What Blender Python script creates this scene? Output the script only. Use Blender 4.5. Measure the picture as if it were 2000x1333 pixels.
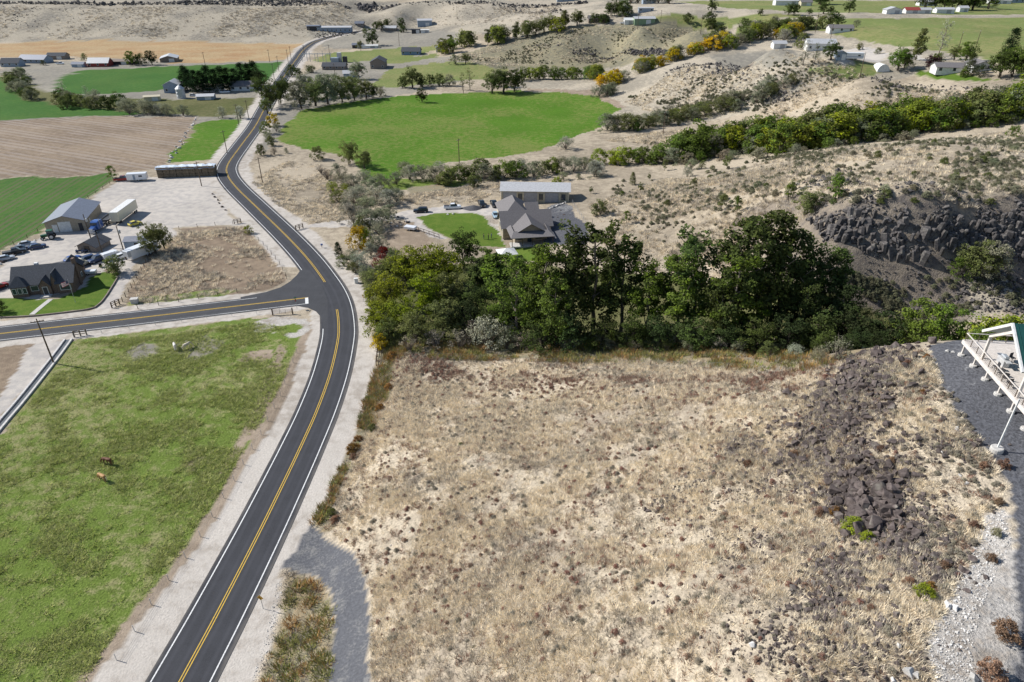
import bpy, bmesh, math, random
import numpy as np
from mathutils import Vector, Matrix
for o in list(bpy.data.objects): bpy.data.objects.remove(o)
SC = bpy.context.scene
COL = SC.collection
R = math.radians
rng = np.random.default_rng(7)
random.seed(7)

# ---------------------------------------------------------------- camera, sky, sun
CAM_H, PITCH, FPX = 75.0, 30.0, 1333.0          # metres above the road, degrees down, focal length in 2000-px photo pixels
cam = bpy.data.objects.new('camera', bpy.data.cameras.new('camera')); COL.objects.link(cam)
cam.data.sensor_width = 36.0; cam.data.lens = 36.0*FPX/2000.0
cam.data.clip_start = 0.5; cam.data.clip_end = 12000
cam.location = (0, 0, CAM_H); cam.rotation_euler = (R(90-PITCH), 0, 0)
SC.camera = cam
SUN_EL, SUN_AZ = 39.0, -74.0                     # azimuth clockwise from +Y
w = bpy.data.worlds.new('World'); SC.world = w; w.use_nodes = True
nt = w.node_tree; nt.nodes.clear()
sky = nt.nodes.new('ShaderNodeTexSky'); sky.sky_type = 'NISHITA'; sky.sun_disc = False
sky.sun_elevation = R(SUN_EL); sky.sun_rotation = R(SUN_AZ); sky.altitude = 900; sky.air_density = 1.0; sky.dust_density = 0.6
bg = nt.nodes.new('ShaderNodeBackground'); bg.inputs[1].default_value = 0.09
ow = nt.nodes.new('ShaderNodeOutputWorld'); nt.links.new(sky.outputs[0], bg.inputs[0]); nt.links.new(bg.outputs[0], ow.inputs[0])
sl = bpy.data.lights.new('sun', 'SUN'); sl.energy = 4.6; sl.angle = R(0.53); sl.color = (1.0, 0.965, 0.915)
sun = bpy.data.objects.new('sun', sl); COL.objects.link(sun)
SD = Vector((math.sin(R(SUN_AZ))*math.cos(R(SUN_EL)), math.cos(R(SUN_AZ))*math.cos(R(SUN_EL)), math.sin(R(SUN_EL))))
sun.rotation_euler = SD.to_track_quat('Z', 'Y').to_euler(); sun.location = SD*300
SC.view_settings.view_transform = 'Standard'; SC.view_settings.look = 'None'
SC.view_settings.exposure = 0.5; SC.view_settings.gamma = 1.0; SC.view_settings.use_curve_mapping = False
SC.render.engine = 'CYCLES'
SC.cycles.max_bounces = 5; SC.cycles.diffuse_bounces = 3; SC.cycles.transparent_max_bounces = 6

# ---------------------------------------------------------------- pixels to directions, terrain height
_t = R(PITCH)
def ray(u, v):
    a = (np.asarray(u, float)-1000)/FPX; b = (666.5-np.asarray(v, float))/FPX
    return a, math.cos(_t)+b*math.sin(_t), -math.sin(_t)+b*math.cos(_t)
def at_z(u, v, z):                                # where a pixel's ray meets the level z
    a, b, c = ray(u, v); s = (z-CAM_H)/c
    return np.array([a*s, b*s, z+0*s])
# height of the land at spots whose level was judged from the size of things standing there
HP = []
def hp(z, *uv):
    for u, v in uv: HP.append((u, v, z))
hp(0, (-150,1333),(0,1333),(0,1000),(0,700),(0,500),(0,350),(0,240),(0,150),(0,100),(300,1333),(300,1000),(300,700),(300,500),(300,350),
   (300,250),(300,150),(300,100),(-200,800),(-200,300),(-200,120),(350,1333),(500,1050),(620,790),(660,650),(630,550),(560,460),(443,340),(515,210),(575,125),(600,92),
   (700,250),(900,285),(1100,230),(800,190),(1000,185),(800,112),(700,135),(620,400),(600,300),(700,400),(450,600),(450,800),(500,90),(400,90),(200,90))
hp(0.5, (1000,150),(760,430),(740,560),(450,1333),(720,640))
hp(1.0, (740,700),(560,1200),(850,520),(880,430),(690,860),(630,1000),(1150,300),(870,600))
hp(1.5, (1000,470),(1000,560)); hp(2.2, (1060,385),(1000,640))
hp(2, (680,1150),(1250,265),(1200,240),(1200,140)); hp(4, (680,1333),(690,66),(1000,705),(1200,450),(1100,450),(1120,660))
hp(0.5, (1150,150),(860,110)); hp(3,(900,110))
hp(2.6,(800,700)); hp(6,(800,1000)); hp(9,(800,1333)); hp(7.5,(1000,800)); hp(10.5,(1000,1000)); hp(15,(1000,1333))
hp(9,(1200,700)); hp(14,(1200,900)); hp(17,(1200,1100)); hp(20,(1200,1333)); hp(14.5,(1400,702)); hp(19.5,(1400,900)); hp(25,(1400,1333))
hp(20.5,(1560,712)); hp(24,(1600,900)); hp(26,(1600,1100)); hp(28,(1600,1333)); hp(25.5,(1680,700)); hp(28.5,(1780,680)); hp(29,(1760,850))
hp(30,(1900,672),(1990,670),(1950,900),(1990,1200),(2150,900),(2150,1250)); hp(29.6,(1850,1333),(1820,1150))
# ravine behind the crest, its far wall and the cliff bench
hp(1.5,(1000,660)); hp(3,(1200,625)); hp(6,(1400,640)); hp(7.5,(1500,650)); hp(9,(1640,640)); hp(11,(1800,620)); hp(13,(1990,600)); hp(14,(2150,600))
hp(17,(1620,545)); hp(18.5,(1720,522)); hp(19,(1900,525)); hp(20,(1990,540)); hp(12,(1520,560)); hp(8,(1400,560)); hp(5,(1250,560))
hp(4,(1200,380)); hp(5,(1300,330)); hp(8,(1300,410)); hp(13,(1400,405)); hp(19.5,(1500,400)); hp(25,(1580,385)); hp(28.5,(1700,370)); hp(30.5,(1850,360)); hp(31,(1990,360))
hp(27.5,(1650,408)); hp(29,(1750,412)); hp(29.5,(1850,412)); hp(30,(1990,400)); hp(13,(1480,480)); hp(7,(1330,490))
hp(14,(1500,320)); hp(25,(1700,300)); hp(30,(1900,285)); hp(2,(1300,295)); hp(7.5,(1500,270)); hp(14,(1700,237)); hp(21,(1900,212)); hp(23.5,(2000,200)); hp(26,(2150,190))
hp(9,(1500,222)); hp(18,(1700,182)); hp(23,(1800,170)); hp(27,(1950,178)); hp(4,(1350,215)); hp(8,(1480,180)); hp(13,(1550,150))
hp(5,(1250,175)); hp(13,(1300,132)); hp(20,(1400,125)); hp(26,(1500,112)); hp(29.5,(1650,112)); hp(27,(1700,150))
hp(5.5,(1300,105)); hp(14,(1400,85)); hp(22,(1480,65)); hp(5,(950,97)); hp(3.5,(1050,112)); hp(13,(1100,82)); hp(20,(1100,52)); hp(25.5,(1250,52)); hp(25,(1350,62)); hp(5,(1200,112)); hp(17,(1300,85))
hp(29,(1300,30)); hp(30,(1500,30),(1500,10),(1700,60),(1900,60),(1950,130),(2150,100),(2000,20),(1800,5),(2200,30))
# mesa: foot, face and rim
hp(0.5,(-100,78),(0,79),(150,78),(300,79),(450,80),(590,78))
hp(10,(0,48),(300,50),(560,48)); hp(19,(0,22),(300,22),(560,22)); hp(23.6,(-300,6.5),(-150,6.5),(0,6.5),(150,7),(300,7),(450,7),(600,7),(660,7.5),(800,6.5),(950,6),(1100,6))
hp(6,(800,50)); hp(3,(720,62)); hp(10,(900,42)); hp(17,(900,24)); hp(12,(820,34)); hp(19,(1000,27)); hp(9,(700,36)); hp(9,(1000,45)); hp(12.5,(718,22)); hp(19,(670,20)); hp(19,(775,20))
pts = np.array([at_z(u, v, z) for u, v, z in HP])
far = [(-3000,200,0),(-1500,300,0),(-700,60,0),(-300,-100,0),(0,-100,15),(150,-100,30),(500,0,30),(1500,300,30),(3000,1500,30),(-100,-60,0),(-60,20,0),(-30,20,1),(20,15,18),(60,10,28),
       (-2500,1100,24),(-1200,1000,24),(-400,1000,24),(-400,870,23.8),(-200,870,23.8),(-600,870,23.8),(0,1050,25),(500,1200,30),(1500,1500,30),(-3500,4500,24),(0,4500,26),(3500,4500,30),(-700,800,14),(-700,680,0),(120,30,30),(300,100,30)]
pts = np.vstack([pts, np.array(far, float)])
_c = 6.0
def _phi(d2): return np.sqrt(d2+_c*_c)
_A = _phi(((pts[:,None,:2]-pts[None,:,:2])**2).sum(-1))
n_ = len(pts); _M = np.zeros((n_+1, n_+1)); _M[:n_,:n_] = _A; _M[:n_,n_] = 1; _M[n_,:n_] = 1
_M[np.arange(n_), np.arange(n_)] -= 0.6
_W = np.linalg.solve(_M, np.append(pts[:,2], 0))
def h_raw(x, y):
    x = np.asarray(x, float); y = np.asarray(y, float); sh = np.broadcast(x, y).shape
    x = np.broadcast_to(x, sh).ravel(); y = np.broadcast_to(y, sh).ravel(); out = np.full(x.shape, _W[n_])
    for i in range(n_): out += _W[i]*np.sqrt((x-pts[i,0])**2+(y-pts[i,1])**2+_c*_c)
    return out.reshape(sh)
# value noise in numpy
def _hash(ix, iy, s):
    h = (ix.astype(np.int64)*374761393 + iy.astype(np.int64)*668265263 + s*1442695041) & 0x7fffffff
    h = ((h ^ (h >> 13))*1274126177) & 0x7fffffff
    return ((h ^ (h >> 16)) & 0xffff)/65535.0
def vnoise(x, y, s=0):
    x = np.asarray(x, float); y = np.asarray(y, float)
    ix = np.floor(x); iy = np.floor(y); fx = x-ix; fy = y-iy
    fx = fx*fx*(3-2*fx); fy = fy*fy*(3-2*fy)
    a = _hash(ix, iy, s); b = _hash(ix+1, iy, s); c = _hash(ix, iy+1, s); d = _hash(ix+1, iy+1, s)
    return (a*(1-fx)+b*fx)*(1-fy)+(c*(1-fx)+d*fx)*fy
def fbm(x, y, sc, oct=4, s=0):
    t = 0; a = 0.5; n = 0
    for k in range(oct):
        t = t+a*vnoise(x/sc+31.7*k, y/sc-17.3*k, s+k); n += a; a *= 0.5; sc *= 0.5
    return t/n
def sstep(a, b, x):
    t = np.clip((x-a)/(b-a), 0, 1); return t*t*(3-2*t)
def catmull(P, step):
    P = [np.array(p, float) for p in P]; P = [2*P[0]-P[1]]+P+[2*P[-1]-P[-2]]; out = []
    for i in range(1, len(P)-2):
        n = max(2, int(np.linalg.norm(P[i+1]-P[i])/step))
        for k in range(n):
            t = k/n
            out.append(0.5*((2*P[i])+(-P[i-1]+P[i+1])*t+(2*P[i-1]-5*P[i]+4*P[i+1]-P[i+2])*t*t+(-P[i-1]+3*P[i]-3*P[i+1]+P[i+2])*t**3))
    out.append(P[-2]); return np.array(out)
def seg_dist(x, y, L):                             # distance to a polyline and index of the nearest vertex-ish
    best = np.full(x.shape, 1e9); idx = np.zeros(x.shape)
    for i in range(len(L)-1):
        a = L[i][:2]; b = L[i+1][:2]; d = b-a; l2 = max((d*d).sum(), 1e-9)
        t = np.clip(((x-a[0])*d[0]+(y-a[1])*d[1])/l2, 0, 1)
        q = np.hypot(x-a[0]-t*d[0], y-a[1]-t*d[1]); m = q < best
        best = np.where(m, q, best); idx = np.where(m, i+t, idx)
    return best, idx
# centre lines of the two roads
ROAD_PX = [(352,1333),(424,1200),(500,1053),(546,960),(588,872),(620,800),(645,730),(659,670),(661.5,640),(658,605),(648,575),(630,545),(600,505),(558,460),(500,404),(461,366),(444,341),(446,320),(472,283),(499,246),(517,212),(538,175),(560,142),(577,118),(592,98),(612,85),(640,79),(690,72),(740,66)]
SIDE_PX = [(0,652.5),(120,638.5),(300,618),(450,600),(602,582)]
def _rl(px):
    Q = [at_z(u, v, 0)[:2] for u, v in px]; return Q
road2 = _rl(ROAD_PX); d0 = road2[0]-road2[1]; road2 = [road2[0]+d0*3.2]+road2
ROAD = catmull(road2, 2.0)
side2 = _rl(SIDE_PX); d0 = side2[0]-side2[1]; side2 = [side2[0]+d0*2]+side2
SIDE = catmull(side2, 2.0)
_rz = h_raw(ROAD[:,0], ROAD[:,1]); k = np.ones(25)/25; _rz = np.convolve(np.pad(_rz, 12, mode='edge'), k, 'valid')
_rz[ROAD[:,1] < 450] = 0.0
_sz = np.zeros(len(SIDE))
ROADC = ROAD[::2]; _rzc = _rz[::2]
def height(x, y, fine=False):
    x = np.asarray(x, float); y = np.asarray(y, float); z = h_raw(x, y)
    amp = sstep(2, 9, z)*(1-.8*sstep(480, 640, y))
    z = z+amp*((fbm(x, y, 34, 3, 3)-.5)*2.6+(fbm(x, y, 9, 3, 5)-.5)*0.9)
    for L, lz, r0, r1 in ((ROADC, _rzc, 7.5, 17), (SIDE, _sz, 6, 12)):
        lo = L.min(0)-r1; hi = L.max(0)+r1; m = (x > lo[0])&(x < hi[0])&(y > lo[1])&(y < hi[1])
        if m.any():
            d, i = seg_dist(x[m] if x.ndim else x.reshape(1), y[m] if y.ndim else y.reshape(1), L)
            zz = np.interp(i, np.arange(len(L)), lz); wgt = sstep(r0, r1, d)
            if x.ndim: z[m] = zz*(1-wgt)+z[m]*wgt
            else: z = float((zz*(1-wgt)+z*wgt)[0])
    return z
# the terrain is a tensor grid, finer where the land is close
def axis(lo, hi, fine_lo, fine_hi, d, grow):
    a = list(np.arange(fine_lo, fine_hi, d)); s = d
    while a[-1] < hi: s = s*grow; a.append(a[-1]+s)
    b = []; s = d; c = fine_lo
    while c > lo: s = s*grow; c -= s; b.append(c)
    return np.array(b[::-1]+a)
GX = axis(-4000, 4000, -105, 95, 0.62, 1.016)
_y = [36.0]
while _y[-1] < 1050: _y.append(_y[-1]+max(0.55, _y[-1]**2/60000))
while _y[-1] < 5000: _y.append(_y[-1]+(_y[-1]-_y[-2])*1.12)
_b = [36.0]; s_ = 0.6
while _b[-1] > -400: s_ *= 1.15; _b.append(_b[-1]-s_)
GY = np.array(_b[:0:-1]+_y)
XX, YY = np.meshgrid(GX, GY); ZZ = height(XX, YY)
def gz(x, y):                                     # bilinear height on the grid: exactly what is drawn
    x = np.asarray(x, float); y = np.asarray(y, float)
    i = np.clip(np.searchsorted(GX, x)-1, 0, len(GX)-2); j = np.clip(np.searchsorted(GY, y)-1, 0, len(GY)-2)
    fx = np.clip((x-GX[i])/(GX[i+1]-GX[i]), 0, 1); fy = np.clip((y-GY[j])/(GY[j+1]-GY[j]), 0, 1)
    return (ZZ[j,i]*(1-fx)+ZZ[j,i+1]*fx)*(1-fy)+(ZZ[j+1,i]*(1-fx)+ZZ[j+1,i+1]*fx)*fy
def P(u, v):                                      # pixel(s) -> point on the terrain (first hit along the ray)
    u = np.atleast_1d(np.asarray(u, float)); v = np.atleast_1d(np.asarray(v, float))
    a, b, c = ray(u, v); s = np.full(u.shape, 35.0); done = np.zeros(u.shape, bool)
    ps = s.copy()
    for _ in range(900):
        g = CAM_H+c*s-gz(a*s, b*s); done |= g <= 0
        if done.all(): break
        ps = np.where(done, ps, s); s = np.where(done, s, s+np.maximum(0.25, np.minimum(0.4*np.abs(g), s*0.01)))
        if s.max() > 6000: break
    lo, hi = ps, s
    for _ in range(25):
        m = (lo+hi)/2; g = CAM_H+c*m-gz(a*m, b*m); lo = np.where(g > 0, m, lo); hi = np.where(g > 0, hi, m)
    s = hi; r = np.stack([a*s, b*s, gz(a*s, b*s)], -1)
    return r[0] if len(r) == 1 else r
# ---------------------------------------------------------------- helpers: materials, tagging, meshes
MATS = {}
def tag(o, label=None, cat=None, group=None, kind=None):
    if label: o['label'] = label
    if cat: o['category'] = cat
    if group: o['group'] = group
    if kind: o['kind'] = kind
    return o
def nodes(name):
    m = bpy.data.materials.new(name); m.use_nodes = True; t = m.node_tree; t.nodes.clear()
    out = t.nodes.new('ShaderNodeOutputMaterial'); MATS[name] = m
    return m, t, out
def N(t, kind, **kw):
    n = t.nodes.new(kind)
    for k, v in kw.items():
        if k == 'i':
            for a, b in v.items():
                if hasattr(b, 'is_output') or isinstance(b, bpy.types.NodeSocket): t.links.new(b, n.inputs[a])
                else: n.inputs[a].default_value = b
        else: setattr(n, k, v)
    return n
def mth(t, op, a, b=0.0, c=0.0, clamp=False):
    n = N(t, 'ShaderNodeMath', operation=op, use_clamp=clamp, i={0: a, 1: b, 2: c}); return n.outputs[0]
def noise(t, pos, scale, detail=4, rough=0.55):
    return N(t, 'ShaderNodeTexNoise', i={'Vector': pos, 'Scale': scale, 'Detail': detail, 'Roughness': rough}).outputs[0]
def mixc(t, f, a, b, blend='MIX'):
    n = N(t, 'ShaderNodeMix', data_type='RGBA', blend_type=blend)
    for k, v in ((0, f), (6, a), (7, b)):
        if isinstance(v, bpy.types.NodeSocket): t.links.new(v, n.inputs[k])
        else: n.inputs[k].default_value = v if k == 0 else (tuple(v)+(1,))[:4]
    return n.outputs[2]
def mrange(t, v, a, b, c=0.0, d=1.0, smooth=True):
    n = N(t, 'ShaderNodeMapRange', interpolation_type='SMOOTHSTEP' if smooth else 'LINEAR', i={0: v, 1: a, 2: b, 3: c, 4: d}); return n.outputs[0]
def princ(t, out, col, rough=0.9, spec=0.2, metal=0.0, bump=None, bstr=0.3, bdist=0.05):
    p = N(t, 'ShaderNodeBsdfPrincipled', i={'Base Color': col if isinstance(col, bpy.types.NodeSocket) else tuple(col)+(1,), 'Roughness': rough, 'Metallic': metal, 'Specular IOR Level': spec})
    if bump is not None:
        b = N(t, 'ShaderNodeBump', i={'Strength': bstr, 'Distance': bdist, 'Height': bump}); t.links.new(b.outputs[0], p.inputs['Normal'])
    t.links.new(p.outputs[0], out.inputs[0]); return p
def simple(name, col, rough=0.7, spec=0.3, metal=0.0, var=0.15, scale=1.5, c2=None, bump=0.0, objc=False):
    if name in MATS: return MATS[name]
    m, t, out = nodes(name)
    pos = N(t, 'ShaderNodeNewGeometry').outputs['Position']
    n = noise(t, pos, scale, 5)
    c = tuple(col)
    if objc: base = N(t, 'ShaderNodeObjectInfo').outputs['Color']
    else:
        a = tuple(x*(1-var) for x in c); b = tuple(min(1, x*(1+var)) for x in c) if c2 is None else c2
        base = mixc(t, mrange(t, n, 0.3, 0.7), a, b)
    princ(t, out, base, rough, spec, metal, n if bump else None, bump, 0.03)
    return m
def newmesh(name, V, F, mat=None, parent=None, smooth=False):
    me = bpy.data.meshes.new(name); me.from_pydata([tuple(map(float, v)) for v in V], [], [tuple(map(int, f)) for f in F])
    if mat: me.materials.append(mat)
    if smooth: me.polygons.foreach_set('use_smooth', [True]*len(me.polygons))
    o = bpy.data.objects.new(name, me); COL.objects.link(o)
    if parent: o.parent = parent
    return o
def fastmesh(name, V, F, mats):                   # numpy quads
    me = bpy.data.meshes.new(name); me.vertices.add(len(V)); me.vertices.foreach_set('co', np.asarray(V, np.float32).ravel())
    k = F.shape[1]; me.loops.add(F.size); me.loops.foreach_set('vertex_index', F.astype(np.int32).ravel())
    me.polygons.add(len(F)); me.polygons.foreach_set('loop_start', np.arange(0, F.size, k, dtype=np.int32)); me.polygons.foreach_set('loop_total', np.full(len(F), k, np.int32))
    me.polygons.foreach_set('use_smooth', np.ones(len(F), bool))
    for m in mats: me.materials.append(m)
    me.update(calc_edges=True); return me
def empty(name, loc=(0,0,0), rz=0.0):
    o = bpy.data.objects.new(name, None); COL.objects.link(o); o.location = loc; o.rotation_euler = (0, 0, rz); o.empty_display_size = 0.3; return o

# ---------------------------------------------------------------- land cover: what grows or lies where
# kind: (colour a, colour b, share of b, fine contrast, relief)
LC = {
 'tan':     ((.42,.355,.265), (.28,.235,.175), .45, .6, .7),
 'tannear': ((.50,.425,.32), (.33,.275,.21), .40, .85, .9),
 'tanfar':  ((.43,.375,.29), (.28,.25,.20), .48, .8, .9),
 'mesa':    ((.38,.335,.26), (.22,.20,.165), .45, .8, 1.1),
 'hillgrey':((.255,.225,.145), (.17,.16,.115), .5, .4, .5),
 'pasture': ((.135,.188,.038), (.26,.25,.115), .44, .6, .8),
 'bright':  ((.072,.155,.014), (.150,.185,.045), .46, .5, .5),
 'alfalfa': ((.042,.112,.020), (.065,.130,.026), .45, .3, .25),
 'bench':   ((.145,.182,.058), (.225,.215,.09), .45, .3, .25),
 'lawn':    ((.075,.130,.018), (.105,.150,.026), .4, .25, .2),
 'gravel':  ((.48,.44,.39), (.35,.31,.265), .42, .35, .25),
 'yard':    ((.47,.43,.38), (.36,.335,.31), .45, .25, .15),
 'dgravel': ((.10,.102,.112), (.20,.20,.20), .34, .9, .5),
 'drive':   ((.105,.107,.116), (.175,.172,.168), .42, .4, .3),
 'white':   ((.46,.43,.39), (.31,.27,.225), .5, .8, .7),
 'dirt':    ((.33,.265,.2), (.24,.19,.14), .5, .45, .4),
 'brown':   ((.265,.205,.145), (.19,.145,.105), .45, .5, .5),
 'stubble': ((.315,.19,.095), (.36,.27,.15), .48, .35, .2),
 'weeds':   ((.25,.225,.155), (.30,.235,.145), .5, .6, .8),
 'olive':   ((.14,.135,.06), (.09,.10,.035), .5, .5, .8),
 'rockdirt':((.25,.21,.165), (.125,.11,.10), .5, .7, 1.0),
 'greyland':((.29,.265,.215), (.21,.195,.165), .5, .4, .4),
}
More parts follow.
